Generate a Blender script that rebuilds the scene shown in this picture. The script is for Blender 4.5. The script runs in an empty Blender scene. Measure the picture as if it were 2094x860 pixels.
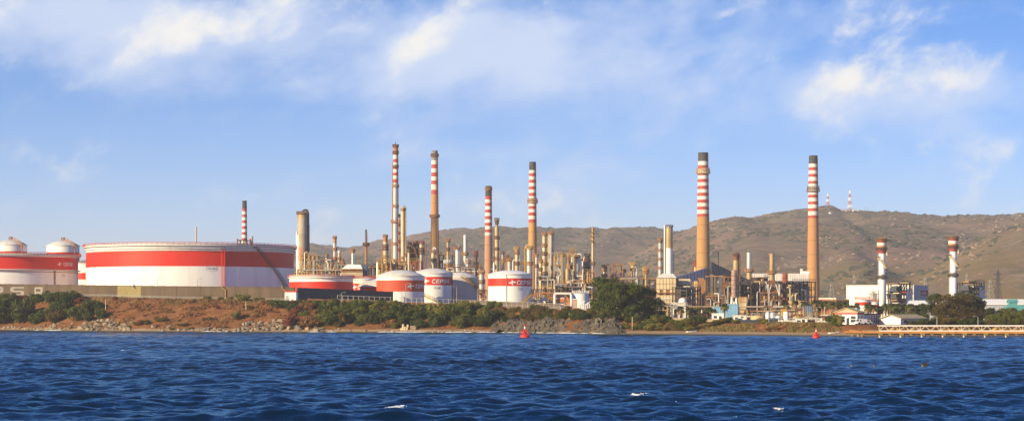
import bpy, math, random
import numpy as np

random.seed(7)
rng = np.random.default_rng(11)
scene = bpy.context.scene
COL = scene.collection
R = math.radians

# ------------------------------------------------------------------ camera
CAMZ = 6.0          # eye height over the water, standing on a boat
FPX = 4205.0        # focal length in pixels of the 2094 px wide photograph
HOR = 640.0         # row of the horizon in the photograph
cam = bpy.data.cameras.new("camera")
cam.sensor_width = 36.0
cam.lens = 36.0 * FPX / 2094.0
cam.shift_y = 0.1003
cam.clip_start = 1.0
cam.clip_end = 30000.0
cam_ob = bpy.data.objects.new("camera", cam)
cam_ob.location = (0, 0, CAMZ)
cam_ob.rotation_euler = (R(90), 0, 0)
COL.objects.link(cam_ob)
scene.camera = cam_ob

# ------------------------------------------------------------------ light
SUN_AZ = 54.0       # degrees to the left of the direction back to the camera
SUN_EL = 20.0
sdir = (-math.sin(R(SUN_AZ)) * math.cos(R(SUN_EL)), -math.cos(R(SUN_AZ)) * math.cos(R(SUN_EL)), math.sin(R(SUN_EL)))
world = bpy.data.worlds.new("World")
scene.world = world
world.use_nodes = True


def build_world():
    nt = world.node_tree
    nt.nodes.clear()
    N = nt.nodes.new
    L = nt.links.new
    out = N('ShaderNodeOutputWorld')
    bg = N('ShaderNodeBackground')
    bg.inputs[1].default_value = 0.10
    L(bg.outputs[0], out.inputs[0])
    tc = N('ShaderNodeTexCoord')
    # sky, its vertical gradient steepened as in the photograph
    mp = N('ShaderNodeVectorMath'); mp.operation = 'MULTIPLY'
    mp.inputs[1].default_value = (1, 1, 2.4)
    L(tc.outputs['Generated'], mp.inputs[0])
    nrm = N('ShaderNodeVectorMath'); nrm.operation = 'NORMALIZE'
    L(mp.outputs[0], nrm.inputs[0])
    sky = N('ShaderNodeTexSky')
    sky.sky_type = 'NISHITA'
    sky.sun_disc = False
    sky.sun_elevation = R(SUN_EL)
    sky.sun_rotation = math.atan2(sdir[0], sdir[1])
    sky.air_density = 1.15
    sky.dust_density = 0.3
    sky.ozone_density = 4.0
    L(nrm.outputs[0], sky.inputs[0])
    hs = N('ShaderNodeHueSaturation')
    hs.inputs['Hue'].default_value = 0.5
    hs.inputs['Saturation'].default_value = 1.28
    hs.inputs['Value'].default_value = 1.15
    tint = N('ShaderNodeMixRGB'); tint.blend_type = 'MULTIPLY'; tint.inputs[0].default_value = 1
    tint.inputs[2].default_value = (1.0, .94, 1.10, 1)
    L(sky.outputs[0], tint.inputs[1])
    L(tint.outputs[0], hs.inputs['Color'])
    # azimuth and elevation, in hundreds of pixels of the photograph
    sep = N('ShaderNodeSeparateXYZ'); L(tc.outputs['Generated'], sep.inputs[0])

    def math_(op, a, b=None, clamp=False):
        m = N('ShaderNodeMath'); m.operation = op; m.use_clamp = clamp
        for i, v in enumerate((a, b)):
            if v is None: continue
            if isinstance(v, (int, float)): m.inputs[i].default_value = v
            else: L(v, m.inputs[i])
        return m.outputs[0]
    az = math_('MULTIPLY', math_('ARCTAN2', sep.outputs[0], sep.outputs[1]), FPX / 100)
    el = math_('MULTIPLY', math_('ARCSINE', sep.outputs[2]), FPX / 100)

    def blob(px, py, sx, sy, amp, tilt=0.0):
        a0, e0 = (px - 1047) / 100, (HOR - py) / 100
        da = math_('SUBTRACT', az, a0); de = math_('SUBTRACT', el, e0)
        de = math_('SUBTRACT', de, math_('MULTIPLY', da, tilt))
        da = math_('DIVIDE', da, sx / 100); de = math_('DIVIDE', de, sy / 100)
        q = math_('ADD', math_('MULTIPLY', da, da), math_('MULTIPLY', de, de))
        return math_('MULTIPLY', math_('POWER', 2.71828, math_('MULTIPLY', q, -1.0)), amp)

    def noise(scale, detail, rough, sx, sy, sz, off, dist=0.0):
        v = N('ShaderNodeVectorMath'); v.operation = 'MULTIPLY'
        v.inputs[1].default_value = (sx, sy, sz)
        L(tc.outputs['Generated'], v.inputs[0])
        # slant of the cloud streaks: lift z by azimuth
        sh = N('ShaderNodeCombineXYZ')
        s2 = N('ShaderNodeSeparateXYZ'); L(v.outputs[0], s2.inputs[0])
        L(s2.outputs[0], sh.inputs[0]); L(s2.outputs[1], sh.inputs[1])
        L(math_('SUBTRACT', s2.outputs[2], math_('MULTIPLY', s2.outputs[0], 0.28)), sh.inputs[2])
        ad = N('ShaderNodeVectorMath'); ad.inputs[1].default_value = off
        L(sh.outputs[0], ad.inputs[0])
        n = N('ShaderNodeTexNoise')
        n.inputs['Scale'].default_value = scale
        n.inputs['Detail'].default_value = detail
        n.inputs['Roughness'].default_value = rough
        n.inputs['Distortion'].default_value = dist
        L(ad.outputs[0], n.inputs['Vector'])
        return n.outputs[0]
    n1 = noise(22.0, 10, 0.60, 1, 1, 1.35, (8.3, 2.9, 1.1), 0.15)      # cloud heads
    n2 = noise(9.0, 8, 0.56, 1, 1, 2.2, (1.7, 9.4, 2.2), 0.3)         # thin veil

    def total(lst, base):
        acc = None
        for b in lst:
            acc = b if acc is None else math_('ADD', acc, b)
        return math_('ADD', acc, base)
    heads = total([
        blob(400, 60, 120, 55, .36, .15), blob(230, 95, 55, 26, .24), blob(300, 125, 110, 25, .20, .2), blob(25, 45, 45, 45, .30, .5),
        blob(500, 50, 60, 50, .2), blob(840, 100, 55, 40, .30, .5), blob(930, 30, 70, 35, .26, .6), blob(1100, 25, 45, 45, .22),
        blob(1185, 95, 35, 28, .18), blob(1480, 40, 55, 18, .28, .5), blob(1560, 12, 40, 16, .22), blob(1240, 225, 70, 22, .20, .2),
        blob(1740, 165, 85, 40, .34), blob(1700, 215, 110, 28, .17, .2), blob(1950, 185, 45, 25, .24), blob(2000, 150, 35, 20, .22, .5),
        blob(2085, 170, 35, 25, .28), blob(650, 40, 90, 40, .16), blob(1400, 155, 45, 14, .14), blob(700, 10, 90, 20, .16),
        blob(1620, 110, 120, 20, .12, .4), blob(20, 130, 70, 25, .12), blob(390, 80, 150, 70, .16), blob(1740, 180, 110, 45, .12), blob(870, 70, 110, 60, .14)], -0.23)
    veil = total([
        blob(300, 60, 560, 130, .50), blob(950, 80, 280, 100, .42), blob(1400, 110, 330, 80, .30, .25), blob(1780, 210, 420, 60, .34),
        blob(60, 40, 200, 60, .15), blob(1100, 260, 700, 60, .06)], -0.09)

    def ramp(v, lo, hi):
        m = N('ShaderNodeMapRange'); m.interpolation_type = 'SMOOTHSTEP'
        L(v, m.inputs[0]); m.inputs[1].default_value = lo; m.inputs[2].default_value = hi
        return m.outputs[0]
    n1 = math_('ADD', math_('MULTIPLY', math_('SUBTRACT', n1, .5), 2.3), .5)
    fh = math_('MULTIPLY', ramp(math_('ADD', n1, heads), 0.40, 1.02), 0.88)
    n2 = math_('ADD', math_('MULTIPLY', math_('SUBTRACT', n2, .5), 1.3), .5)
    n2 = math_('ADD', n2, math_('MULTIPLY', math_('SUBTRACT', n1, .5), .34))
    fv = math_('MULTIPLY', ramp(math_('ADD', n2, veil), 0.40, 1.02), 0.80)

    def mix(fac, a, col):
        m = N('ShaderNodeMixRGB'); L(fac, m.inputs[0]); L(a, m.inputs[1]); m.inputs[2].default_value = col
        return m.outputs[0]
    # pale air low over the horizon, all round
    low = math_('MULTIPLY', math_('POWER', 2.71828, math_('MULTIPLY', math_('ABSOLUTE', el), -0.31)), 0.88)
    c = mix(low, hs.outputs[0], (3.3, 4.25, 5.55, 1))
    c = mix(fv, c, (4.5, 5.1, 6.3, 1))
    c = mix(fh, c, (6.4, 6.2, 5.75, 1))
    L(c, bg.inputs[0])


build_world()
sun = bpy.data.lights.new("sun", 'SUN')
sun.energy = 5.0
sun.angle = R(0.55)
sun.color = (1.0, 0.80, 0.46)
sun_ob = bpy.data.objects.new("sun", sun)
from mathutils import Vector, Matrix
sun_ob.rotation_euler = Vector(sdir).to_track_quat('Z', 'Y').to_euler()
COL.objects.link(sun_ob)
scene.view_settings.view_transform = 'Standard'
scene.view_settings.look = 'None'
scene.view_settings.gamma = 1.0
scene.view_settings.use_curve_mapping = False
scene.view_settings.exposure = 0.70
scene.cycles.max_bounces = 5
scene.cycles.transparent_max_bounces = 6
scene.cycles.volume_bounces = 0


# ------------------------------------------------------------------ helpers
def X(px, D): return (px - 1047.0) * D / FPX          # metres across, of a thing D metres off
def Z(py, D): return CAMZ + (HOR - py) * D / FPX       # height over the water
def S(n, D): return n * D / FPX


SHORE = [(-400, 800), (-185, 742), (-121, 684), (-71, 664), (-7, 647), (12, 625), (29, 602), (62, 574), (84, 552), (96, 541), (108, 547), (160, 553), (300, 562), (500, 590)]
TOPZ = [(-400, 12), (-150, 12), (-121, 11), (-71, 10), (-40, 8.8), (-7, 7.6), (20, 6.4), (29, 5.2), (42, 4.0), (65, 3.2), (100, 2.8), (500, 2.8)]
BANK = [(-400, 38), (-121, 36), (-71, 30), (-7, 26), (20, 22), (35, 26), (62, 22), (84, 16), (500, 14)]
BEACH = [(-400, 3), (-7, 2.5), (25, 2.5), (35, 8), (84, 9), (96, 8), (500, 5)]


def interp(tab, x):
    return np.interp(x, [p[0] for p in tab], [p[1] for p in tab])


def _hash(ix, iy, seed):
    h = (ix.astype(np.int64) * 374761393 + iy.astype(np.int64) * 668265263 + seed * 974711) & 0x7fffffff
    h = ((h ^ (h >> 13)) * 1274126177) & 0x7fffffff
    h = h ^ (h >> 16)
    return (h & 0xffff) / 65535.0


def vnoise(x, y, seed=0):
    x = np.asarray(x, float); y = np.asarray(y, float)
    ix = np.floor(x); iy = np.floor(y); fx = x - ix; fy = y - iy
    fx = fx * fx * (3 - 2 * fx); fy = fy * fy * (3 - 2 * fy)
    a = _hash(ix, iy, seed); b = _hash(ix + 1, iy, seed); c = _hash(ix, iy + 1, seed); d = _hash(ix + 1, iy + 1, seed)
    return (a * (1 - fx) + b * fx) * (1 - fy) + (c * (1 - fx) + d * fx) * fy


def fbm(x, y, octv=5, seed=0, gain=0.5):
    s = 0.0; a = 1.0; t = 0.0
    for i in range(octv):
        s = s + a * (vnoise(x, y, seed + i * 17) - 0.5); t += a
        x = np.asarray(x) * 2.03 + 5.1; y = np.asarray(y) * 2.03 + 1.7; a *= gain
    return s / t * 2


def ground_z(x, y):
    """height of the land (negative under water)"""
    x = np.asarray(x, float); y = np.asarray(y, float)
    d = y - interp(SHORE, x) + fbm(x / 9, y / 9, 3, 5) * 2.0
    bw = interp(BEACH, x); kw = interp(BANK, x); tz = interp(TOPZ, x)
    t = np.clip((d - bw) / (kw - bw), 0, 1)
    prof = np.where(t < 1, 0.75 * t + 0.25 * t * t * (3 - 2 * t), 1.0)
    z = np.where(d < 0, d * 0.12, np.minimum(d, bw) / bw * 0.7)
    z = z + (tz - 0.7) * prof
    z = z + fbm(x / 5, y / 5, 4, 9) * 0.9 * np.clip(np.sin(np.pi * t), 0, 1)
    return np.maximum(z, -4.0)


def gz(x, y): return float(ground_z(np.array([x]), np.array([y]))[0])


# ---- materials -----------------------------------------------------------
MATS = {}


def mat(name, col, rough=0.6, col2=None, scale=1.0, lo=0.4, hi=0.7, stretch=(1, 1, 1), metal=0.0, bump=0.0, spec=0.3, detail=5, col3=None, scale3=0.2, lo3=.5, hi3=.65, rnd=0.0, bscale=None, bdist=0.1):
    if name in MATS: return MATS[name]
    m = bpy.data.materials.new(name); m.use_nodes = True
    nt = m.node_tree; N = nt.nodes.new; L = nt.links.new
    b = nt.nodes['Principled BSDF']
    b.inputs['Roughness'].default_value = rough
    b.inputs['Metallic'].default_value = metal
    b.inputs['Specular IOR Level'].default_value = spec
    b.inputs['Base Color'].default_value = (*col, 1)
    cur = None
    geo = N('ShaderNodeNewGeometry')
    mp = N('ShaderNodeVectorMath'); mp.operation = 'MULTIPLY'; mp.inputs[1].default_value = stretch
    L(geo.outputs['Position'], mp.inputs[0])

    def layer(prev, c2, sc, l, h):
        n = N('ShaderNodeTexNoise'); n.inputs['Scale'].default_value = sc; n.inputs['Detail'].default_value = detail
        n.inputs['Roughness'].default_value = 0.6
        L(mp.outputs[0], n.inputs['Vector'])
        r = N('ShaderNodeMapRange'); r.inputs[1].default_value = l; r.inputs[2].default_value = h
        L(n.outputs[0], r.inputs[0])
        mx = N('ShaderNodeMixRGB'); L(r.outputs[0], mx.inputs[0])
        if prev is None: mx.inputs[1].default_value = (*col, 1)
        else: L(prev, mx.inputs[1])
        mx.inputs[2].default_value = (*c2, 1)
        return mx.outputs[0]
    if col2: cur = layer(cur, col2, scale, lo, hi)
    if col3: cur = layer(cur, col3, scale3, lo3, hi3)
    if rnd:
        oi = N('ShaderNodeObjectInfo')
        hs = N('ShaderNodeHueSaturation')
        mr = N('ShaderNodeMapRange'); mr.inputs[3].default_value = 1 - rnd; mr.inputs[4].default_value = 1 + rnd
        L(oi.outputs['Random'], mr.inputs[0]); L(mr.outputs[0], hs.inputs['Value'])
        if cur is None: hs.inputs['Color'].default_value = (*col, 1)
        else: L(cur, hs.inputs['Color'])
        cur = hs.outputs[0]
    if cur is not None: L(cur, b.inputs['Base Color'])
    if bump:
        n = N('ShaderNodeTexNoise'); n.inputs['Scale'].default_value = bscale or scale * 2; n.inputs['Detail'].default_value = 4
        L(geo.outputs['Position'], n.inputs['Vector'])
        bp = N('ShaderNodeBump'); bp.inputs['Strength'].default_value = bump; bp.inputs['Distance'].default_value = bdist
        L(n.outputs[0], bp.inputs['Height']); L(bp.outputs[0], b.inputs['Normal'])
    MATS[name] = m
    return m


ST = (1, 1, .25)
WHITE = mat('white_paint', (.82, .81, .78), .45, (.70, .65, .58), .4, .5, .82, (1, 1, .12))
WHITE2 = mat('white_paint_aged', (.68, .65, .60), .5, (.48, .36, .24), .5, .5, .8, ST)
RED = mat('red_paint', (.66, .030, .010), .5, (.54, .030, .014), .4, .4, .8, ST)
REDF = mat('red_paint_faded', (.60, .085, .035), .55, (.50, .06, .03), .5, .4, .8, ST)
PINKW = mat('pinkish_paint', (.62, .54, .50), .55, (.52, .43, .40), .5, .4, .8, ST)
CHRED = mat('chimney_red', (.42, .055, .045), .7, (.36, .10, .07), .6, .4, .8, ST)
CHWHITE = mat('chimney_white', (.74, .70, .62), .7, (.58, .46, .30), .5, .5, .8, ST)
CHTAN = mat('chimney_tan', (.50, .275, .095), .85, (.37, .19, .07), .16, .35, .75, (1, 1, .1), bump=.1, col3=(.50, .23, .10), scale3=.05)
CHPINK = mat('chimney_pinkish', (.46, .25, .165), .85, (.38, .20, .12), .16, .35, .75, (1, 1, .1))
CHDARK = mat('chimney_soot', (.045, .045, .05), .8, (.09, .085, .08), .4)
CHGREY = mat('chimney_grey', (.22, .21, .20), .8, (.12, .11, .10), .4)
CHBROWN = mat('chimney_brown', (.28, .16, .06), .85, (.10, .055, .03), .3, .42, .6, (1, 1, .12))
CREAM = mat('cream_insulation', (.60, .50, .33), .5, (.44, .30, .15), .5, .4, .8, ST, metal=.15)
TAN = mat('tan_insulation', (.46, .34, .17), .5, (.30, .18, .08), .5, .4, .75, ST, metal=.2)
SILVER = mat('silver_cladding', (.58, .55, .50), .38, (.42, .36, .28), .5, .45, .8, ST, metal=.45)
GREYC = mat('grey_cladding', (.40, .38, .36), .5, (.28, .24, .20), .5, .4, .8, ST, metal=.2)
RUST = mat('rusty_steel', (.21, .092, .038), .8, (.09, .045, .027), .8, .4, .7)
RUSTL = mat('light_rust_steel', (.42, .20, .07), .75, (.27, .12, .05), .8, .4, .7)
RUSTR = mat('red_rust', (.30, .07, .035), .8, (.16, .045, .03), .8, .4, .7)
YELL = mat('yellow_steel', (.52, .33, .07), .6, (.38, .20, .06), .8, .4, .7)
STEEL = mat('dark_steel', (.042, .037, .035), .7, (.085, .055, .038), .9, .45, .7)
STEELB = mat('blue_grey_steel', (.065, .075, .098), .6, (.04, .042, .05), .9, .45, .7)
GALV = mat('galvanised_steel', (.36, .36, .35), .5, (.26, .24, .21), .7)
CONC = mat('dyke_concrete', (.130, .090, .058), .9, (.088, .063, .042), .25, .35, .7, (1, 1, .3), rnd=.06)
CONCD = mat('dyke_concrete_shade_tone', (.085, .083, .088), .9, (.06, .058, .06), .25, .35, .7, (1, 1, .3), rnd=.05)  # darker, greyer copy of the dyke concrete, with shade in its colour
CONCL = mat('new_concrete', (.27, .215, .095), .9, (.22, .17, .075), .3)
LETTER = mat('letter_paint', (.32, .295, .265), .8, (.20, .18, .15), .8, .45, .75)
LOGOW = mat('logo_white', (.80, .80, .78), .5, (.74, .73, .70), 1.0)
BLUEP = mat('blue_paint', (.17, .40, .62), .5, (.13, .32, .5), .6)
BLUED = mat('dark_blue_paint', (.06, .12, .22), .5, (.05, .09, .16), .6)
ORANGE = mat('orange_paint', (.58, .20, .05), .6, (.44, .14, .04), .6)
GREENP = mat('green_paint', (.12, .34, .22), .6, (.09, .26, .17), .6)
TEAL = mat('teal_sheet', (.10, .34, .33), .5, (.08, .27, .27), .6)
BRICKR = mat('red_brick_wall', (.38, .14, .07), .85, (.28, .10, .055), .6)
ROOFT = mat('tan_roof_tile', (.50, .39, .22), .85, (.40, .30, .16), .6)
SHEETB = mat('blue_grey_sheet', (.38, .44, .50), .5, (.30, .35, .41), .25, .35, .7, (1, 1, .2))
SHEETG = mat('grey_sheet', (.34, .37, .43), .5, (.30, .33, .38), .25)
GLASS = mat('dark_glass', (.03, .04, .055), .12, (.045, .055, .07), 1.0, spec=.6)
RUBBER = mat('rubber', (.02, .02, .02), .9, (.03, .03, .03), 2.0)
BUOYR = mat('buoy_red', (.70, .03, .02), .4, (.55, .03, .02), 1.2)
PIPEO = mat('orange_pipe', (.58, .26, .06), .55, (.44, .16, .05), .5, .4, .75)
WOOD = mat('weathered_wood', (.22, .16, .11), .9, (.15, .11, .08), 1.5)
ASPH = mat('asphalt', (.055, .052, .05), .95, (.075, .07, .065), .5)
STONE = mat('boulder_stone', (.29, .225, .15), .9, (.19, .145, .10), .8, .4, .7, bump=.6, bscale=2.0, bdist=.3, rnd=.35)
BARK = mat('bark', (.12, .085, .055), .95, (.08, .055, .035), 2.0)
RUIN = mat('ruin_stone', (.26, .20, .14), .95, (.17, .13, .09), .9, bump=.5)


def leafmat(name, col, col2, col3):
    m = bpy.data.materials.new(name); m.use_nodes = True
    nt = m.node_tree; N = nt.nodes.new; L = nt.links.new
    b = nt.nodes['Principled BSDF']; b.inputs['Roughness'].default_value = .7; b.inputs['Specular IOR Level'].default_value = .15
    geo = N('ShaderNodeNewGeometry'); n = N('ShaderNodeTexNoise'); n.inputs['Scale'].default_value = .55; n.inputs['Detail'].default_value = 4
    L(geo.outputs['Position'], n.inputs['Vector'])
    cr = N('ShaderNodeValToRGB'); e = cr.color_ramp.elements
    e[0].position = .3; e[0].color = (*col2, 1); e[1].position = .72; e[1].color = (*col3, 1)
    k = e.new(.5); k.color = (*col, 1)
    L(n.outputs[0], cr.inputs[0])
    oi = N('ShaderNodeObjectInfo'); hs = N('ShaderNodeHueSaturation')
    mr = N('ShaderNodeMapRange'); mr.inputs[3].default_value = .75; mr.inputs[4].default_value = 1.25
    L(oi.outputs['Random'], mr.inputs[0]); L(mr.outputs[0], hs.inputs['Value']); L(cr.outputs[0], hs.inputs['Color'])
    L(hs.outputs[0], b.inputs['Base Color'])
    tr = N('ShaderNodeBsdfTranslucent'); L(hs.outputs[0], tr.inputs[0])
    mx = N('ShaderNodeMixShader'); mx.inputs[0].default_value = .18
    L(b.outputs[0], mx.inputs[1]); L(tr.outputs[0], mx.inputs[2])
    L(mx.outputs[0], nt.nodes['Material Output'].inputs[0])
    MATS[name] = m
    return m


LEAFD = leafmat('leaf_dark', (.060, .080, .013), (.034, .052, .010), (.115, .120, .020))
LEAFM = leafmat('leaf_mid', (.100, .115, .016), (.055, .072, .012), (.18, .165, .026))
LEAFY = leafmat('leaf_yellowish', (.17, .155, .024), (.10, .105, .02), (.26, .21, .04))
LEAFB = leafmat('leaf_dry_brown', (.22, .105, .038), (.14, .07, .028), (.30, .16, .055))
LEAFR = leafmat('leaf_red_brown', (.20, .065, .035), (.14, .05, .03), (.24, .10, .05))
LEAFO = leafmat('leaf_olive_brown', (.125, .090, .020), (.07, .062, .015), (.20, .13, .03))
PALMG = leafmat('palm_green', (.085, .095, .025), (.05, .065, .018), (.15, .14, .04))
PALMD = leafmat('palm_dry', (.26, .16, .06), (.18, .11, .045), (.34, .22, .09))
GRASSM = leafmat('grass_dry', (.24, .17, .06), (.17, .13, .05), (.32, .23, .09))


# ---- mesh makers ---------------------------------------------------------
def link(o, parent=None):
    COL.objects.link(o)
    if parent is not None: o.parent = parent
    return o


def raw(name, verts, faces, m, smooth=False):
    me = bpy.data.meshes.new(name)
    me.from_pydata(verts, [], faces)
    if m: me.materials.append(m)
    if smooth: me.polygons.foreach_set('use_smooth', [True] * len(me.polygons))
    me.update()
    return me


def obj(name, me, parent=None, loc=None):
    o = bpy.data.objects.new(name, me)
    if loc is not None: o.location = loc
    return link(o, parent)


def tag(o, label=None, cat=None, group=None, kind=None):
    if label: o['label'] = label
    if cat: o['category'] = cat
    if group: o['group'] = group
    if kind: o['kind'] = kind
    return o


def thing(name, label, cat, loc, rz=0.0, group=None):
    o = bpy.data.objects.new(name, None)
    o.empty_display_size = 1
    o.location = loc; o.rotation_euler = (0, 0, rz)
    COL.objects.link(o)
    return tag(o, label, cat, group, 'thing')


_unit = {}


def unit(shape, m, n=14):
    k = (shape, m.name, n)
    if k in _unit: return _unit[k]
    if shape == 'box':
        v = [(x, y, z) for z in (0, 1) for y in (-.5, .5) for x in (-.5, .5)]
        f = [(0, 2, 3, 1), (4, 5, 7, 6), (0, 1, 5, 4), (2, 6, 7, 3), (0, 4, 6, 2), (1, 3, 7, 5)]
        me = raw('box', v, f, m)
    else:
        v = []; f = []
        for z in (0, 1):
            for i in range(n):
                a = 2 * math.pi * i / n
                v.append((math.cos(a), math.sin(a), z))
        f = [(i, (i + 1) % n, n + (i + 1) % n, n + i) for i in range(n)]
        me = raw('cyl', v, f + [tuple(range(n))[::-1], tuple(range(n, 2 * n))], m)
        for i, p in enumerate(me.polygons): p.use_smooth = i < n
    _unit[k] = me
    return me


def box(name, p, x, y, z, sx, sy, sz, m, rz=0.0, rx=0.0, ry=0.0):
    """box standing on z, centred on x, y"""
    o = obj(name, unit('box', m), p, (x, y, z)); o.scale = (sx, sy, sz)
    if rz or rx or ry: o.rotation_euler = (rx, ry, rz)
    return o


def cyl(name, p, x, y, z0, z1, r, m, n=14):
    o = obj(name, unit('cyl', m, n), p, (x, y, z0)); o.scale = (r, r, z1 - z0)
    return o


def hcyl(name, p, x, y, z, length, r, m, axis='x', n=14):
    o = obj(name, unit('cyl', m, n), p, (x, y, z)); o.scale = (r, r, length)
    o.rotation_euler = (0, R(90), 0) if axis == 'x' else (R(-90), 0, 0)
    o.location = (x - length / 2, y, z) if axis == 'x' else (x, y - length / 2, z)
    return o


def bar(name, p, a, b, t, m):
    """square bar from a to b"""
    a = Vector(a); b = Vector(b); d = b - a
    o = obj(name, unit('box', m), p, a); o.scale = (t, t, d.length)
    o.rotation_mode = 'QUATERNION'; o.rotation_quaternion = d.to_track_quat('Z', 'Y')
    return o


def lathe_data(prof, n=28, a0=0.0, a1=2 * math.pi):
    full = abs(a1 - a0 - 2 * math.pi) < 1e-6
    k = n if full else n + 1
    v = []; f = []
    for r, z in prof:
        for i in range(k):
            a = a0 + (a1 - a0) * i / n
            v.append((r * math.sin(a), -r * math.cos(a), z))
    for j in range(len(prof) - 1):
        for i in range(n):
            i2 = (i + 1) % k
            f.append((j * k + i, j * k + i2, (j + 1) * k + i2, (j + 1) * k + i))
    return v, f


def lathe(name, p, prof, m, n=28, loc=(0, 0, 0), smooth=True, a0=0.0, a1=2 * math.pi):
    v, f = lathe_data(prof, n, a0, a1)
    me = raw(name, v, f, m, smooth)
    if smooth: mark_sharp(me)
    return obj(name, me, p, loc)


def mark_sharp(me, ang=40):
    try:
        me.set_sharp_from_angle(angle=R(ang))
    except Exception:
        pass


def tube_data(pts, r, n=8):
    v = []; f = []
    P = [Vector(p) for p in pts]
    prev = None
    for i, p in enumerate(P):
        if i == 0: d = P[1] - P[0]
        elif i == len(P) - 1: d = P[-1] - P[-2]
        else: d = (P[i + 1] - p).normalized() + (p - P[i - 1]).normalized()
        d.normalize()
        ref = prev if prev is not None else (Vector((0, 0, 1)) if abs(d.z) < .9 else Vector((1, 0, 0)))
        u = ref - d * ref.dot(d)
        if u.length < 1e-4: u = d.orthogonal()
        u.normalize(); w = d.cross(u); prev = u
        rr = r[i] if isinstance(r, (list, tuple)) else r
        for k in range(n):
            a = 2 * math.pi * k / n
            v.append(tuple(p + (u * math.cos(a) + w * math.sin(a)) * rr))
    for j in range(len(P) - 1):
        for k in range(n):
            f.append((j * n + k, j * n + (k + 1) % n, (j + 1) * n + (k + 1) % n, (j + 1) * n + k))
    f.append(tuple(range(n))[::-1]); f.append(tuple(range((len(P) - 1) * n, len(P) * n)))
    return v, f


def tube(name, p, pts, r, m, n=8):
    v, f = tube_data(pts, r, n)
    me = raw(name, v, f, m, True); mark_sharp(me)
    return obj(name, me, p)


class Join:
    """collects pieces that are one part"""
    def __init__(s): s.v = []; s.f = []
    def add(s, v, f):
        o = len(s.v); s.v += [tuple(q) for q in v]; s.f += [tuple(i + o for i in q) for q in f]
        return s
    def box(s, x, y, z, sx, sy, sz, rz=0.0):
        c, k = math.cos(rz), math.sin(rz)
        v = []
        for dz in (0, 1):
            for dy in (-.5, .5):
                for dx in (-.5, .5):
                    a, b = dx * sx, dy * sy
                    v.append((x + a * c - b * k, y + a * k + b * c, z + dz * sz))
        return s.add(v, [(0, 2, 3, 1), (4, 5, 7, 6), (0, 1, 5, 4), (2, 6, 7, 3), (0, 4, 6, 2), (1, 3, 7, 5)])
    def bar(s, a, b, t):
        a = Vector(a); b = Vector(b); d = (b - a).normalized()
        u = d.orthogonal().normalized() * t / 2; w = d.cross(u).normalized() * t / 2
        v = [a - u - w, a + u - w, a + u + w, a - u + w, b - u - w, b + u - w, b + u + w, b - u + w]
        return s.add(v, [(3, 2, 1, 0), (4, 5, 6, 7), (0, 1, 5, 4), (1, 2, 6, 5), (2, 3, 7, 6), (3, 0, 4, 7)])
    def tube(s, pts, r, n=6): return s.add(*tube_data(pts, r, n))
    def lathe(s, prof, n=20, loc=(0, 0, 0)):
        v, f = lathe_data(prof, n)
        return s.add([(a + loc[0], b + loc[1], c + loc[2]) for a, b, c in v], f)
    def build(s, name, m, parent=None, smooth=False, loc=None):
        return obj(name, raw(name, s.v, s.f, m, smooth), parent, loc)


def ring_rail(r, z, h=1.1, n=20, t=.07, a0=0.0, a1=2 * math.pi):
    j = Join()
    for zz in (h * .5, h):
        pts = [(r * math.sin(a0 + (a1 - a0) * i / n), -r * math.cos(a0 + (a1 - a0) * i / n), z + zz) for i in range(n + 1)]
        for i in range(n): j.bar(pts[i], pts[i + 1], t)
    for i in range(n):
        a = a0 + (a1 - a0) * i / n
        j.bar((r * math.sin(a), -r * math.cos(a), z), (r * math.sin(a), -r * math.cos(a), z + h), t)
    return j


def copy_tree(o, parent=None):
    c = o.copy(); COL.objects.link(c); c.parent = parent
    for ch in o.children: copy_tree(ch, c)
    return c


# ---- lettering: blocky rounded letters of the sign, on a 4 x 5 grid of strokes
def stroke_letters():
    g = {}
    t = .95
    def hb(x0, x1, y): return (x0, y, x1, y + t)
    def vb(x, y0, y1): return (x, y0, x + t, y1)
    g['C'] = [hb(.6, 4, 0), hb(.6, 4, 4.05), vb(0, .6, 4.4)]
    g['E'] = [hb(.3, 4, 0), hb(.3, 3.7, 2.02), hb(.6, 4, 4.05), vb(0, 0, 4.5)]
    g['P'] = [vb(0, 0, 4.6), hb(.4, 3.5, 4.05), hb(.4, 3.5, 1.5), vb(3.05, 1.9, 4.6)]
    g['S'] = [hb(0, 3.6, 0), hb(.4, 3.6, 2.02), hb(.4, 4, 4.05), vb(0, 2.4, 4.6), vb(3.05, .4, 2.6)]
    g['A'] = [vb(0, 0, 4.3), vb(3.05, 0, 5), hb(.4, 3.4, 4.05), hb(.4, 3.4, 1.45)]
    return g


GLY = stroke_letters()


def letter_quads(ch, u0, v0, h, shear=0.0):
    k = h / 5.0; out = []
    for (x0, y0, x1, y1) in GLY[ch]:
        out.append([(u0 + (x + shear * y) * k, v0 + y * k) for x, y in ((x0, y0), (x1, y0), (x1, y1), (x0, y1))])
    return out


def star_quads(u, v, s):
    """winged four-point star"""
    q = []
    def P(*pts): q.append([(u + a * s, v + b * s) for a, b in pts])
    P((-.30, -.2), (.05, -.75), (.22, -.70), (.10, -.05)); P((-.10, .05), (-.22, .70), (-.05, .75), (.30, .2))
    P((-1, -.22), (-.2, -.25), (.02, .02), (-.75, .12)); P((1, .22), (.2, .25), (-.02, -.02), (.75, -.12))
    P((-.26, .05), (0, -.28), (.26, -.05), (0, .28))
    return q


def sheet_from(quads, fn, thick_fn=None):
    v = []; f = []
    for k, q in enumerate(quads):
        o = len(v); v += [fn(a, b, 0) for a, b in q] + [fn(a, b, 1 + .2 * k) for a, b in q]
        n = len(q)
        f.append(tuple(range(o + n, o + 2 * n)))
        for i in range(n):
            f.append((o + i, o + (i + 1) % n, o + n + (i + 1) % n, o + n + i))
    return v, f


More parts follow.
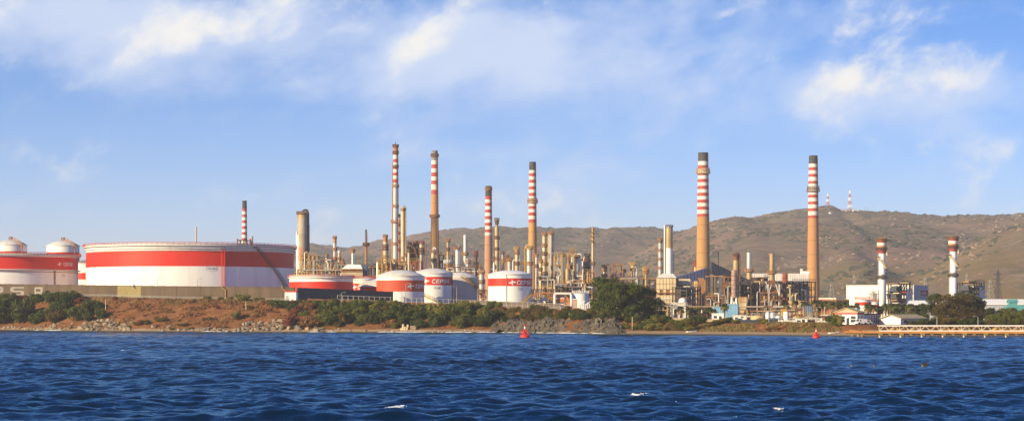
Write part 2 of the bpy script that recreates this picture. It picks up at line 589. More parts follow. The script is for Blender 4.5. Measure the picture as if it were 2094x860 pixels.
def sign_on(p, fn, h, u_star, u_text, v_mid, shear=.12, m=None, txt='CEPSA', star=True):
    m = m or LOGOW
    if star:
        v, f = sheet_from(star_quads(u_star, v_mid, h * .95), fn); obj('star_emblem', raw('star_emblem', v, f, m), p)
    u = u_text
    for i, ch in enumerate(txt):
        v, f = sheet_from(letter_quads(ch, u, v_mid - h / 2, h, shear), fn)
        obj('letter', raw('letter', v, f, m), p)
        u += h * 1.0


# ================================================================== the setting
def grid_mesh(name, xs, ys, zf, m, smooth=True):
    gx, gy = np.meshgrid(xs, ys)
    z = zf(gx, gy)
    nx, ny = len(xs), len(ys)
    co = np.stack([gx, gy, z], -1).reshape(-1, 3).astype(np.float32)
    idx = np.arange(nx * ny).reshape(ny, nx)
    q = np.stack([idx[:-1, :-1], idx[:-1, 1:], idx[1:, 1:], idx[1:, :-1]], -1).reshape(-1, 4)
    return co, q


def mesh_np(name, parts, m, smooth=True):
    cos = []; qs = []; o = 0
    for co, q in parts:
        cos.append(co); qs.append(q + o); o += len(co)
    co = np.concatenate(cos); q = np.concatenate(qs).astype(np.int32)
    me = bpy.data.meshes.new(name)
    me.vertices.add(len(co)); me.vertices.foreach_set('co', co.ravel().astype(np.float32))
    me.loops.add(len(q) * 4); me.loops.foreach_set('vertex_index', q.ravel())
    me.polygons.add(len(q))
    me.polygons.foreach_set('loop_start', np.arange(0, len(q) * 4, 4, dtype=np.int32))
    me.polygons.foreach_set('use_smooth', np.full(len(q), smooth))
    me.materials.append(m)
    me.update(calc_edges=True)
    me.validate()
    return me


# ---- sea: real waves, finer near the boat
def wave_table():
    r = np.random.default_rng(3)
    out = []
    for lam, n, st in ((15, 5, .016), (9, 7, .026), (6, 9, .044), (3.9, 12, .064), (2.5, 14, .076), (1.6, 18, .086), (1.05, 18, .084)):
        for i in range(n):
            l = lam * r.uniform(.78, 1.28)
            th = R(-96 + r.normal(0, 27 if lam > 5 else 38))
            k = 2 * math.pi / l
            a = st / k * r.uniform(.6, 1.3) * 2.2 / math.sqrt(n)
            out.append((k * math.cos(th), k * math.sin(th), a, r.uniform(0, 6.28), l))
    return out


WAVES = wave_table()


def sea_z(x, y, minlam=0.0):
    z = np.zeros_like(x); q = np.zeros_like(x)
    gust = 0.55 + 0.9 * vnoise(x / 21, y / 34, 77)
    for kx, ky, a, ph, l in WAVES:
        if l < minlam: continue
        c = np.cos(kx * x + ky * y + ph)
        z += a * c * (gust if l < 5 else 1.0)
    z = z + 0.22 * np.clip(z, 0, None) ** 1.6      # peaked crests
    near_shore = np.clip((interp(SHORE, x) - y) / 60, 0.12, 1)
    return z * near_shore * 0.92


WATER = bpy.data.materials.new('sea_water'); WATER.use_nodes = True


def water_nodes():
    nt = WATER.node_tree; N = nt.nodes.new; L = nt.links.new
    nt.nodes.remove(nt.nodes['Principled BSDF'])
    geo = N('ShaderNodeNewGeometry')
    n = N('ShaderNodeTexNoise'); n.inputs['Scale'].default_value = 2.6; n.inputs['Detail'].default_value = 5; n.inputs['Roughness'].default_value = .62
    mp = N('ShaderNodeVectorMath'); mp.operation = 'MULTIPLY'; mp.inputs[1].default_value = (.55, 1, 1)
    L(geo.outputs['Position'], mp.inputs[0]); L(mp.outputs[0], n.inputs['Vector'])
    bp = N('ShaderNodeBump'); bp.inputs['Strength'].default_value = .5; bp.inputs['Distance'].default_value = .14
    L(n.outputs[0], bp.inputs['Height'])
    # light scattered back from the water itself, patchy with depth and silt
    n2 = N('ShaderNodeTexNoise'); n2.inputs['Scale'].default_value = .02; L(geo.outputs['Position'], n2.inputs['Vector'])
    mx = N('ShaderNodeMixRGB'); L(n2.outputs[0], mx.inputs[0]); mx.inputs[1].default_value = (.0004, .007, .020, 1); mx.inputs[2].default_value = (.0008, .012, .030, 1)
    df = N('ShaderNodeBsdfDiffuse'); L(mx.outputs[0], df.inputs[0])
    gl = N('ShaderNodeBsdfGlossy'); gl.inputs[0].default_value = (.36, .64, .84, 1); gl.inputs['Roughness'].default_value = .10
    L(bp.outputs[0], gl.inputs['Normal'])
    fr = N('ShaderNodeFresnel'); fr.inputs[0].default_value = 1.333; L(bp.outputs[0], fr.inputs['Normal'])
    ms = N('ShaderNodeMixShader'); L(fr.outputs[0], ms.inputs[0]); L(df.outputs[0], ms.inputs[1]); L(gl.outputs[0], ms.inputs[2])
    L(ms.outputs[0], nt.nodes['Material Output'].inputs[0])


water_nodes()
parts = [grid_mesh('n', np.arange(-82, 82.1, .30), np.arange(86, 262, .30), lambda x, y: sea_z(x, y), None),
         grid_mesh('m', np.arange(-165, 165.1, .75), np.arange(261.4, 520, .75), lambda x, y: sea_z(x, y, 1.7) - .02, None),
         grid_mesh('f', np.arange(-300, 300.1, 1.5), np.arange(519, 860, 1.5), lambda x, y: sea_z(x, y, 3.2) - .04, None),
         grid_mesh('b', np.arange(-6500, 6501, 500.), np.arange(-290, 1211, 250.), lambda x, y: x * 0 - 1.6, None)]
sea = obj('sea', mesh_np('sea', parts, WATER)); tag(sea, kind='structure')

# ---- foam of breaking crests and along the shore
FOAM = mat('foam', (.85, .87, .90), .9, (.70, .76, .82), 3.0)


def foam_patch(j, x, y, w, d, n):
    lean = random.uniform(-.12, .12)
    for i in range(n):
        t = max(-1, min(1, random.gauss(0, .45)))
        px_, py_ = x + t * w / 2, y + t * w * lean + random.gauss(0, .5) * d
        z = float(sea_z(np.array([px_]), np.array([py_]))[0]) + random.uniform(.0, .05)
        r = random.uniform(.012, .05) * (1.2 - abs(t)); k = 6
        v = [(px_ + r * math.cos(6.28 * q / k) * random.uniform(1.0, 3.2), py_ + r * math.sin(6.28 * q / k) * random.uniform(.7, 2.0), z + random.uniform(-.02, .02)) for q in range(k)]
        v.append((px_, py_, z + r * .9))
        j.add(v, [(q, (q + 1) % k, k) for q in range(k)])


j = Join()
for (fx, fy, fw) in ((1297, 806, 2.2), (810, 836, 1.7), (692, 712, 2.0), (1590, 838, 1.0), (1545, 851, 2.6), (543, 724, 1.3), (1380, 820, .6), (352, 755, .6), (468, 730, .9), (250, 716, 1.1)):
    D = CAMZ * FPX / (fy - HOR)
    foam_patch(j, X(fx, D), D, fw, .45, int(48 * fw))
j.build('foam_crests', FOAM); tag(bpy.data.objects['foam_crests'], 'white foam on breaking wave crests out on the bay', 'foam', kind='stuff')
j = Join()
for (a, b, dens) in ((-168, -155, .15), (-100, -90, .12), (-64, -54, .1), (-42, -12, .4), (-10, 26, .22)):
    for i in range(int((b - a) * dens * 5)):
        x = random.uniform(a, b)
        w_ = random.uniform(.5, 2.2) * (1 if vnoise(np.array([x / 6.]), np.array([1.]), 4)[0] > .4 else .25)
        y = float(interp(SHORE, x)) - random.uniform(.4, 3.2)
        z = float(sea_z(np.array([x]), np.array([y]), 3.2)[0]) + .05
        k = 8
        v = [(x + w_ * math.cos(6.28 * q / k) * random.uniform(.7, 1.2), y + .35 * math.sin(6.28 * q / k), z) for q in range(k)] + [(x, y, z + .16)]
        j.add(v, [(q, (q + 1) % k, k) for q in range(k)])
o = j.build('shore_foam', FOAM); tag(o, 'line of white surf along the foot of the bank', 'surf', kind='stuff')


# ---- land near the shore
EARTH = bpy.data.materials.new('bank_earth'); EARTH.use_nodes = True


def earth_nodes():
    nt = EARTH.node_tree; N = nt.nodes.new; L = nt.links.new
    b = nt.nodes['Principled BSDF']; b.inputs['Roughness'].default_value = .95; b.inputs['Specular IOR Level'].default_value = .1
    geo = N('ShaderNodeNewGeometry')
    def nz(s, d=5):
        n = N('ShaderNodeTexNoise'); n.inputs['Scale'].default_value = s; n.inputs['Detail'].default_value = d; n.inputs['Roughness'].default_value = .62
        L(geo.outputs['Position'], n.inputs['Vector']); return n.outputs[0]
    def rm(v, lo, hi):
        m = N('ShaderNodeMapRange'); L(v, m.inputs[0]); m.inputs[1].default_value = lo; m.inputs[2].default_value = hi; return m.outputs[0]
    def mix(f, a, c):
        m = N('ShaderNodeMixRGB'); L(f, m.inputs[0])
        if isinstance(a, tuple): m.inputs[1].default_value = (*a, 1)
        else: L(a, m.inputs[1])
        m.inputs[2].default_value = (*c, 1); return m.outputs[0]
    c = mix(rm(nz(.16), .35, .68), (.170, .062, .021), (.235, .100, .035))
    c = mix(rm(nz(.9), .52, .72), c, (.27, .175, .085))          # dry grass
    c = mix(rm(nz(.5), .60, .72), c, (.075, .055, .028))         # low dark scrub
    sep = N('ShaderNodeSeparateXYZ'); L(geo.outputs['Position'], sep.inputs[0])
    # beach sand and gravel just over the water, wet at the edge
    mm = N('ShaderNodeMath'); mm.operation = 'ADD'; L(sep.outputs[2], mm.inputs[0]); L(nz(.3), mm.inputs[1])
    sand = rm(mm.outputs[0], 1.55, 1.15)
    c = mix(sand, c, (.34, .245, .15))
    wet = rm(sep.outputs[2], .32, .10)
    c = mix(wet, c, (.15, .105, .065))
    L(c, b.inputs['Base Color'])
    bp = N('ShaderNodeBump'); bp.inputs['Strength'].default_value = .8; bp.inputs['Distance'].default_value = .5
    L(nz(.8), bp.inputs['Height']); L(bp.outputs[0], b.inputs['Normal'])


earth_nodes()
parts = [grid_mesh('n', np.concatenate([np.arange(-420, -215, 8.), np.arange(-215, 180, 1.2), np.arange(180, 420, 8.)]),
                   np.concatenate([np.arange(520, 800, 1.2), np.arange(800, 1010, 10), np.arange(1010, 1700, 60)]), ground_z, None)]
coast = obj('coast_ground', mesh_np('coast_ground', parts, EARTH)); tag(coast, kind='structure')
parts = [grid_mesh('p', np.arange(-6500, 6501, 250.), np.arange(1200, 7001, 200.), lambda x, y: x * 0 + np.where(y < 1400, -2.2, 2.2), None)]
o = obj('plain_ground', mesh_np('plain_ground', parts, EARTH)); tag(o, kind='structure')

# ---- hills
RID = [  # distance, front width, back width, [(px,row)...] of the skyline
    (4300., 2300., 1500., [(380, 556), (480, 538), (560, 522), (610, 514), (650, 508), (680, 506), (715, 510), (745, 502), (780, 494), (830, 484), (880, 477), (930, 472), (980, 470), (1050, 469), (1120, 468), (1200, 471), (1300, 474), (1380, 476), (1480, 484), (1700, 500), (2400, 520)]),
    (3300., 1700., 1500., [(1100, 609), (1250, 554), (1330, 507), (1370, 491), (1400, 479), (1430, 464), (1465, 452), (1495, 445), (1530, 450), (1570, 445), (1600, 441), (1640, 442), (1665, 441), (1692, 442), (1710, 450), (1735, 446), (1775, 447), (1830, 446), (1870, 449), (1920, 450), (1960, 447), (2020, 446), (2070, 443), (2120, 439), (2300, 435), (2700, 449)]),
    (2250., 900., 900., [(1500, 640), (1700, 632), (1800, 596), (1850, 572), (1900, 548), (1950, 520), (2000, 500), (2050, 482), (2094, 470), (2200, 455), (2400, 450), (2700, 470)]),
    (2500., 900., 700., [(1330, 640), (1450, 590), (1560, 560), (1640, 542), (1690, 520), (1720, 515), (1750, 528), (1800, 560), (1900, 610), (2000, 640)]),
]


def hill_z(x, y):
    z = np.zeros_like(x)
    for D, wf, wb, tab in RID:
        xs = [X(p, D) for p, r in tab]; zs = [Z(r, D) for p, r in tab]
        h = np.interp(x * (D / np.maximum(y, 1500)) * .65 + x * .35, xs, zs, left=zs[0] * .5, right=zs[-1])
        yy = y + fbm(x / 420, y / 420, 3, 31) * 260
        t = np.where(yy < D, np.clip(1 - (D - yy) / wf, 0, 1), np.clip(1 - (yy - D) / wb, 0, 1))
        s = t * t * (3 - 2 * t)
        z = np.maximum(z, h * s)
    rel = np.clip(z / 120, 0, 1.2)
    z = z + rel * (fbm(x / 260, y / 260, 5, 41, .55) * 15 + np.abs(fbm(x / 110, y / 170, 4, 51)) * -9 + fbm(x / 34, y / 34, 4, 61, .6) * 4.5)
    return z + 2.0


HILL = bpy.data.materials.new('hill_scrub'); HILL.use_nodes = True


def hill_nodes():
    nt = HILL.node_tree; N = nt.nodes.new; L = nt.links.new
    b = nt.nodes['Principled BSDF']; b.inputs['Roughness'].default_value = .95; b.inputs['Specular IOR Level'].default_value = .05
    geo = N('ShaderNodeNewGeometry')
    def nz(s, d=6, st=(1, 1, 1), r=.62):
        mp = N('ShaderNodeVectorMath'); mp.operation = 'MULTIPLY'; mp.inputs[1].default_value = st
        L(geo.outputs['Position'], mp.inputs[0])
        n = N('ShaderNodeTexNoise'); n.inputs['Scale'].default_value = s; n.inputs['Detail'].default_value = d; n.inputs['Roughness'].default_value = r
        L(mp.outputs[0], n.inputs['Vector']); return n.outputs[0]
    def rm(v, lo, hi):
        m = N('ShaderNodeMapRange'); L(v, m.inputs[0]); m.inputs[1].default_value = lo; m.inputs[2].default_value = hi; return m.outputs[0]
    def mix(f, a, c):
        m = N('ShaderNodeMixRGB'); L(f, m.inputs[0])
        if isinstance(a, tuple): m.inputs[1].default_value = (*a, 1)
        else: L(a, m.inputs[1])
        m.inputs[2].default_value = (*c, 1); return m.outputs[0]
    c = mix(rm(nz(.0035), .38, .62), (.195, .130, .092), (.135, .118, .070))       # brown slopes, olive slopes
    c = mix(rm(nz(.012), .5, .68), c, (.235, .150, .105))
    c = mix(rm(nz(.03), .54, .66), c, (.085, .082, .052))                          # scrub
    c = mix(rm(nz(.008, 7, (1, 1, 3)), .615, .68), c, (.30, .22, .15))             # bare rock
    sep = N('ShaderNodeSeparateXYZ'); L(geo.outputs['Position'], sep.inputs[0])
    ad = N('ShaderNodeMath'); ad.operation = 'MULTIPLY_ADD'; L(nz(.004), ad.inputs[0]); ad.inputs[1].default_value = 90.; L(sep.outputs[2], ad.inputs[2])
    gr = N('ShaderNodeMath'); gr.operation = 'MULTIPLY'; L(rm(ad.outputs[0], 115, 75), gr.inputs[0]); L(rm(nz(.02), .62, .45), gr.inputs[1])
    c = mix(gr.outputs[0], c, (.175, .125, .048))                                  # grass on the lower slopes
    L(c, b.inputs['Base Color'])
    bp = N('ShaderNodeBump'); bp.inputs['Strength'].default_value = .7; bp.inputs['Distance'].default_value = 5.0
    L(nz(.05), bp.inputs['Height']); L(bp.outputs[0], b.inputs['Normal'])


hill_nodes()
parts = [grid_mesh('h', np.concatenate([np.arange(-3000, -900, 60.), np.arange(-900, 1300, 7.), np.arange(1300, 3001, 40.)]), np.concatenate([np.arange(1420, 3500, 9.), np.arange(3500, 4600, 14.), np.arange(4600, 6000, 80.)]), hill_z, None)]
hills = obj('hills', mesh_np('hills', parts, HILL)); tag(hills, kind='structure')


def hz(x, y): return float(hill_z(np.array([x]), np.array([y]))[0])


def rock_mesh(seed, m, k=1):
    import bmesh
    bm = bmesh.new(); bmesh.ops.create_icosphere(bm, subdivisions=k, radius=1)
    r = random.Random(seed)
    ph = [(Vector((r.uniform(-1, 1), r.uniform(-1, 1), r.uniform(-1, 1))).normalized(), r.uniform(.45, .9)) for _ in range(9)]
    for v in bm.verts:
        for n, d in ph:                       # flats knocked off a ball
            e = v.co.dot(n)
            if e > d: v.co -= n * (e - d)
        v.co *= r.uniform(.92, 1.08)
        v.co.z *= .75
    me = bpy.data.meshes.new('rock'); bm.to_mesh(me); bm.free(); me.materials.append(m)
    return me


# outcrops and dark scrub scattered on the hillsides: nobody could count them
HROCK = mat('outcrop_rock', (.33, .24, .155), .95, (.22, .16, .11), .2)
HBUSH = mat('hill_scrub_dark', (.066, .070, .042), .95, (.046, .052, .036), .1)


def scatter_hill(name, m, n, test, smin, smax, flat, label, cat):
    vs = []; fs = []; o = 0
    base = [np.array([v.co[:] for v in rock_mesh(s, m).vertices]) for s in range(4)]
    faces = np.array([p.vertices[:] for p in rock_mesh(0, m).polygons])
    r = np.random.default_rng(5 if cat == 'rock' else 6)
    X_ = r.uniform(-900, 1250, n * 14); Y_ = r.uniform(1700, 4300, n * 14)
    keep = test(X_, Y_, r)
    X_ = X_[keep][:n]; Y_ = Y_[keep][:n]
    Z_ = hill_z(X_, Y_)
    for i in range(len(X_)):
        b = base[i % 4] * r.uniform(smin, smax) * np.array([r.uniform(.8, 1.9), r.uniform(.7, 1.3), flat])
        a = r.uniform(-.5, .5); c, s = math.cos(a), math.sin(a)
        b = np.stack([b[:, 0] * c - b[:, 1] * s, b[:, 0] * s + b[:, 1] * c, b[:, 2]], -1)
        vs.append(b + np.array([X_[i], Y_[i], Z_[i]])); fs.append(faces + o); o += len(b)
    me = raw(name, np.concatenate(vs).tolist(), np.concatenate(fs).tolist(), m)
    return tag(obj(name, me), label, cat, kind='stuff')


def rock_test(x, y, r):
    p = x * FPX / y + 1047
    zz = hill_z(x, y); row = HOR - (zz - CAMZ) * FPX / y
    d = .16 * np.ones_like(x)
    for (a, b, c, e, w) in ((1480, 450, 40, 14, 2.0), (1600, 445, 70, 10, 1.6), (1700, 515, 40, 25, 3.0), (1640, 540, 60, 20, 1.2), (1900, 530, 60, 30, 2.2), (1980, 500, 60, 25, 2.4), (2060, 470, 50, 25, 2.0),
                            (1850, 460, 120, 20, .7), (2060, 440, 40, 8, 1.4), (760, 515, 50, 20, 1.0), (960, 505, 50, 18, .9), (1240, 500, 80, 20, .4), (1380, 490, 20, 10, 1.0)):
        d = d + w * np.exp(-((p - a) / c) ** 2 - ((row - b) / e) ** 2)
    cl = vnoise(x / 28, y / 60, 91) > .45
    return (r.uniform(0, 2.6, len(x)) < d) & cl & (p > 600) & (p < 2200)


def bush_test(x, y, r):
    p = x * FPX / y + 1047
    zz = hill_z(x, y); row = HOR - (zz - CAMZ) * FPX / y
    d = .45 * np.ones_like(x)
    for (a, b, c, e, w) in ((1600, 482, 70, 12, 2.5), (1540, 490, 30, 8, 2), (1690, 540, 80, 22, 2.0), (1720, 570, 90, 20, 1.8), (1000, 540, 60, 20, 1.5), (1390, 530, 60, 14, 1.5), (1780, 500, 100, 30, .8), (720, 535, 60, 15, 1.0)):
        d = d + w * np.exp(-((p - a) / c) ** 2 - ((row - b) / e) ** 2)
    cl = fbm(x / 150, y / 220, 4, 93) > .02
    return (r.uniform(0, 2.6, len(x)) < d) & cl & (p > 600) & (p < 2200)


scatter_hill('hillside_rocks', HROCK, 3600, rock_test, .7, 2.6, .8, 'pale bare rock outcrops strewn over the hillside', 'rock')
scatter_hill('hillside_scrub', HBUSH, 6500, bush_test, 1.5, 5.2, .7, 'dark scrub bushes dotted over the hillside', 'scrub')

# ---- boulders of the riprap along the foot of the bank: pieces of the ground
rocks = [rock_mesh(s, STONE, 2 if s < 3 else 1) for s in range(7)]


def boulder(x, y, s, dz=0.0):
    o = obj('rock', rocks[random.randrange(7)], coast, (x, y, gz(x, y) + s * .25 + dz))
    o.scale = (s * random.uniform(.8, 1.35), s * random.uniform(.8, 1.2), s * random.uniform(.7, 1.1))
    o.rotation_euler = (random.uniform(-.5, .5), random.uniform(-.5, .5), random.uniform(0, 6.28))


cnt = 0
for (p0, p1, n, d0, d1, s0, s1) in ((0, 110, 34, 1, 5, .5, 1.0), (100, 180, 38, 1, 8, .5, 1.0), (160, 262, 84, 1, 12, .5, 1.15), (262, 345, 8, 1, 8, .4, .8), (345, 420, 16, .5, 3, .45, .8),
                                    (400, 490, 30, .5, 3.5, .5, 1.0), (485, 600, 86, .5, 12, .5, 1.2), (596, 660, 9, .5, 4, .8, 1.7), (660, 860, 12, .2, 3, .4, .9), (830, 1000, 8, .2, 3, .3, .6)):
    for i in range(n):
        p = random.uniform(p0, p1)
        x = X(p, 690 if p > 150 else 735); y = float(interp(SHORE, x)); x = X(p, y); y = float(interp(SHORE, x)) + d0 + (d1 - d0) * random.random() ** 1.3
        boulder(x, y, random.uniform(s0, s1)); cnt += 1


# ---- grey rock ledge at the waterline
LEDGE = mat('ledge_rock', (.088, .074, .060), .95, (.050, .043, .037), .35, .4, .7, bump=.9, bscale=1.2, bdist=.5, col3=(.14, .112, .08), scale3=.25)


def ledge(x0, x1, wd, h, seed):
    nx = int((x1 - x0) / .3); nv = 34
    i, k = np.meshgrid(np.arange(nx + 1), np.arange(nv + 1), indexing='ij')
    x = x0 + (x1 - x0) * i / nx; t = k / nv
    ys = interp(SHORE, x) - 1.0
    e = np.clip(np.minimum(i / nx, 1 - i / nx) / .10, 0, 1)
    w = ys + t * wd
    n = fbm(x / 2.6, w / 2.0, 5, seed, .62); n2 = fbm(x / 8, w / 5, 3, seed + 9); n3 = np.abs(fbm(x / 1.3, w * .9, 4, seed + 3, .6))
    step = (t * 4 + n2 * .8); prof = (np.floor(step) + np.clip((step - np.floor(step)) * 2.2, 0, 1)) / 4
    z = -.5 + (h * e * (1 + .35 * n2) + .5) * np.clip(prof, 0, 1) ** .7 + (n * 1.1 - n3 * 1.1) * e * np.minimum(1, t * 5)
    co = np.stack([x + n * .7, ys + t * wd + n3 * 1.6, z], -1).reshape(-1, 3)
    idx = np.arange((nx + 1) * (nv + 1)).reshape(nx + 1, nv + 1)
    q = np.stack([idx[:-1, :-1], idx[1:, :-1], idx[1:, 1:], idx[:-1, 1:]], -1).reshape(-1, 4)
    return mesh_np('rock_ledge', [(co, q)], LEDGE, False)


o = obj('rock_ledge', ledge(-10, 35, 13, 4.3, 3)); tag(o, kind='structure')


# ================================================================== storage tanks
def on_cyl(Rr):
    def fn(u, v, t):
        a = u / Rr; r = Rr + .03 + .035 * t
        return (r * math.sin(a), -r * math.cos(a), v)
    return fn


def oval_plate(p, Rr, u, v, w, h, txt):
    fn = on_cyl(Rr); n = 28
    vv = []; f = []
    for i in range(n):
        a = 2 * math.pi * i / n
        for k in (1.0, .92): vv.append(fn(u + math.cos(a) * w / 2 * k, v + math.sin(a) * h / 2 * k, 1))
    for i in range(n):
        b = (i + 1) % n
        f.append((2 * i, 2 * b, 2 * b + 1, 2 * i + 1))
    pl = obj('number_oval', raw('number_oval', vv, f, GREYC), p)
    c = bpy.data.curves.new('number_text', 'FONT'); c.body = txt; c.size = h * .5; c.align_x = 'CENTER'; c.align_y = 'CENTER'; c.extrude = .03
    c.materials.append(GREYC)
    tmp = bpy.data.objects.new('number_curve', c)
    me = bpy.data.meshes.new_from_object(tmp)
    bpy.data.objects.remove(tmp)
    t = bpy.data.objects.new('number_text', me); a = u / Rr
    t.location = ((Rr + .10) * math.sin(a), -(Rr + .10) * math.cos(a), v); t.rotation_euler = (R(90), 0, a)
    link(t, pl)


def spiral_stair(p, Rr, a0, a1, z0, z1, m, name='spiral_stair'):
    j = Join(); n = 26
    for off, dz in ((.05, 0), (.95, 0)):
        pts = []
        for i in range(n + 1):
            a = a0 + (a1 - a0) * i / n; z = z0 + (z1 - z0) * i / n; r = Rr + off
            pts.append((r * math.sin(a), -r * math.cos(a), z))
        for i in range(n):
            j.bar(pts[i], pts[i + 1], .22)
            if off > .5: j.bar(tuple(Vector(pts[i]) + Vector((0, 0, 1.05))), tuple(Vector(pts[i + 1]) + Vector((0, 0, 1.05))), .10); j.bar(pts[i], tuple(Vector(pts[i]) + Vector((0, 0, 1.05))), .08)
    for i in range(n * 3):
        a = a0 + (a1 - a0) * i / n / 3; z = z0 + (z1 - z0) * i / n / 3; r = Rr + .5
        j.box(r * math.sin(a), -r * math.cos(a), z, .9, .28, .05, a + math.pi / 2)
    return j.build(name, m, p)


def tank(label, pxc, D, rpx, ztop, bands, roof, group='storage tanks', n=64, girder=None, z0=None, roof_h=None, roof_m=None, rail=True, rail_m=None, name='storage_tank'):
    """bands: [(top row in the photo or None, material, name)...] from the rim down"""
    x = X(pxc, D); Rr = S(rpx, D); g = gz(x, D) if z0 is None else z0
    t = thing(name, label, 'tank', (x, D, g), 0, group)
    zt = ztop - g
    lv = [zt] + [b[0] - g for b in bands[1:]] + [0]
    for i, b in enumerate(bands):
        lathe(b[2], t, [(Rr, lv[i + 1]), (Rr, lv[i])], b[1], n)
    # curb ring
    lathe('rim', t, [(Rr, zt - .35), (Rr + .22, zt - .35), (Rr + .22, zt), (Rr - .1, zt)], WHITE2, n)
    rm = roof_m or WHITE
    if roof == 'dome':
        h = roof_h or Rr * .22
        prof = [(Rr - .1, zt)] + [(Rr * math.cos(k / 8 * math.pi / 2) * .99, zt + h * math.sin(k / 8 * math.pi / 2) ** 1.15) for k in range(1, 8)] + [(.02, zt + h)]
        if Rr: prof = [(Rr * (1 - k / 8) ** .95 if k < 8 else .02, zt + h * (1 - (1 - k / 8) ** 2)) for k in range(9)]; prof[0] = (Rr - .1, zt)
        lathe('roof', t, prof, rm, n)
    elif roof == 'cone':
        lathe('roof', t, [(Rr - .1, zt), (.02, zt + (roof_h or Rr * .2))], rm, n)
    else:       # floating roof a little below the rim
        lathe('roof', t, [(Rr - .12, zt), (Rr - .12, zt - 2.5), (.02, zt - 2.2)], GREYC, n)
    if girder:
        for zz, w in girder:
            lathe('wind_girder', t, [(Rr + .02, zz - g - .35), (Rr + w, zz - g - .15), (Rr + w, zz - g + .12), (Rr + .02, zz - g + .12)], WHITE2, n)
    if rail:
        ring_rail(Rr + (girder[0][1] if girder else .1), (girder[0][0] - g if girder else zt) + .1, 1.1, n, .07 if Rr < 20 else .10).build('railing', rail_m or REDF, t)
    return t, x, Rr, g


# the big floating-roof tank in the middle of the left half
D = 842
T, tx, tR, tg = tank('huge white storage tank with a broad red band and sloping outside stairs', 390, D, 210, Z(503, D), [(None, WHITE, 'upper_shell'), (Z(517, D), RED, 'red_band'), (Z(548.5, D), WHITE, 'lower_shell')], 'open', girder=[(Z(507.5, D), 1.3), (Z(513, D), .7)], n=128)
for k in (0, 1):
    a = math.asin((480 + k * 5 - 390) / 210)
    bar('vertical_pipe', T, ((tR + .35) * math.sin(a), -(tR + .35) * math.cos(a), 0), ((tR + .35) * math.sin(a), -(tR + .35) * math.cos(a), Z(510, D) - tg), .24, RED)
oval_plate(T, tR, tR * math.asin(72 / 210), Z(552.5, D) - tg, S(23, D), S(12, D), 'D-121')
spiral_stair(T, tR + .1, math.asin(.985), math.asin(148 / 210), .5, Z(509, D) - tg, RUST, 'outside_stair')
# gear on the rim
j = Join(); a = math.asin(130 / 210)
for k in range(5):
    b = a + (k - 2) * .035; j.bar((tR * math.sin(b), -tR * math.cos(b), Z(506, D) - tg), (tR * math.sin(b), -tR * math.cos(b), Z(493 + (k % 2) * 5, D) - tg), .3)
for k in range(4):
    b = a + (k - 2) * .035; c = b + .035; zz = Z(497, D) - tg
    j.bar((tR * math.sin(b), -tR * math.cos(b), zz), (tR * math.sin(c), -tR * math.cos(c), zz), .3)
j.build('rim_platform', RUSTL, T)
tube('vent_pipe', T, [(tR * math.sin(a + .09), -tR * math.cos(a + .09), Z(509, D) - tg), (tR * math.sin(a + .09), -tR * math.cos(a + .09), Z(488, D) - tg)], .5, GREYC)
lathe('foam_ring_pipe', T, [(tR + .25, Z(519, D) - tg), (tR + .45, Z(518, D) - tg), (tR + .25, Z(517.4, D) - tg)], WHITE2, 128)

D = 862
T, tx, tR, tg = tank('wide white tank with dark red band cut off by the photo edge', 17, D, 140, Z(521, D), [(None, WHITE, 'upper_shell'), (Z(527.5, D), RED, 'red_band'), (Z(553, D), WHITE, 'lower_shell')], 'open', girder=[(Z(524, D), 1.2), (Z(553, D), 1.0)], n=128)
sign_on(T, on_cyl(tR), S(7, D), tR * math.asin(.86), tR * math.asin(.90), Z(541, D) - tg, .1)
a = math.asin((130 - 17) / 140)
bar('vertical_pipe', T, ((tR + .3) * math.sin(a), -(tR + .3) * math.cos(a), 0), ((tR + .3) * math.sin(a), -(tR + .3) * math.cos(a), Z(555, D) - tg), .3, RUSTR)
oval_plate(T, tR, tR * math.asin((143 - 17) / 140), Z(564, D) - tg, S(9, D), S(7, D), 'D-122')
lathe('foam_ring_pipe', T, [(tR + .12, Z(558, D) - tg), (tR + .3, Z(557.5, D) - tg), (tR + .12, Z(557, D) - tg)], RUSTR, 128)


def roof_gear(t, Rr, zt, h, a):
    j = Join()
    for k in range(6):
        b = k * 1.05; j.bar((.9 * math.sin(b), .9 * math.cos(b), zt + h - .2), (.9 * math.sin(b), .9 * math.cos(b), zt + h + 1.3), .18)
    j.lathe([(1.0, 0), (1.15, .15), (1.0, .3)], 14, (0, 0, zt + h + 1.1))
    j.build('roof_hatch', RUSTL, t)
    j = Join()
    P = [(Rr * s * math.sin(a), -Rr * s * math.cos(a), zt + h * (1 - s * s) + .25) for s in (.1, .4, .7, .95, 1.12)]
    for i in range(4):
        j.bar(P[i], P[i + 1], .45)
        j.bar(tuple(Vector(P[i]) + Vector((0, 0, 1))), tuple(Vector(P[i + 1]) + Vector((0, 0, 1))), .14)
        j.bar(P[i], tuple(Vector(P[i]) + Vector((0, 0, 1))), .14)
    j.bar(P[4], tuple(Vector(P[4]) + Vector((0, 0, -4))), .3); j.box(P[4][0], P[4][1], P[4][2] - .3, 2.2, 2.2, .25)
    j.build('roof_walkway', RUSTL, t)


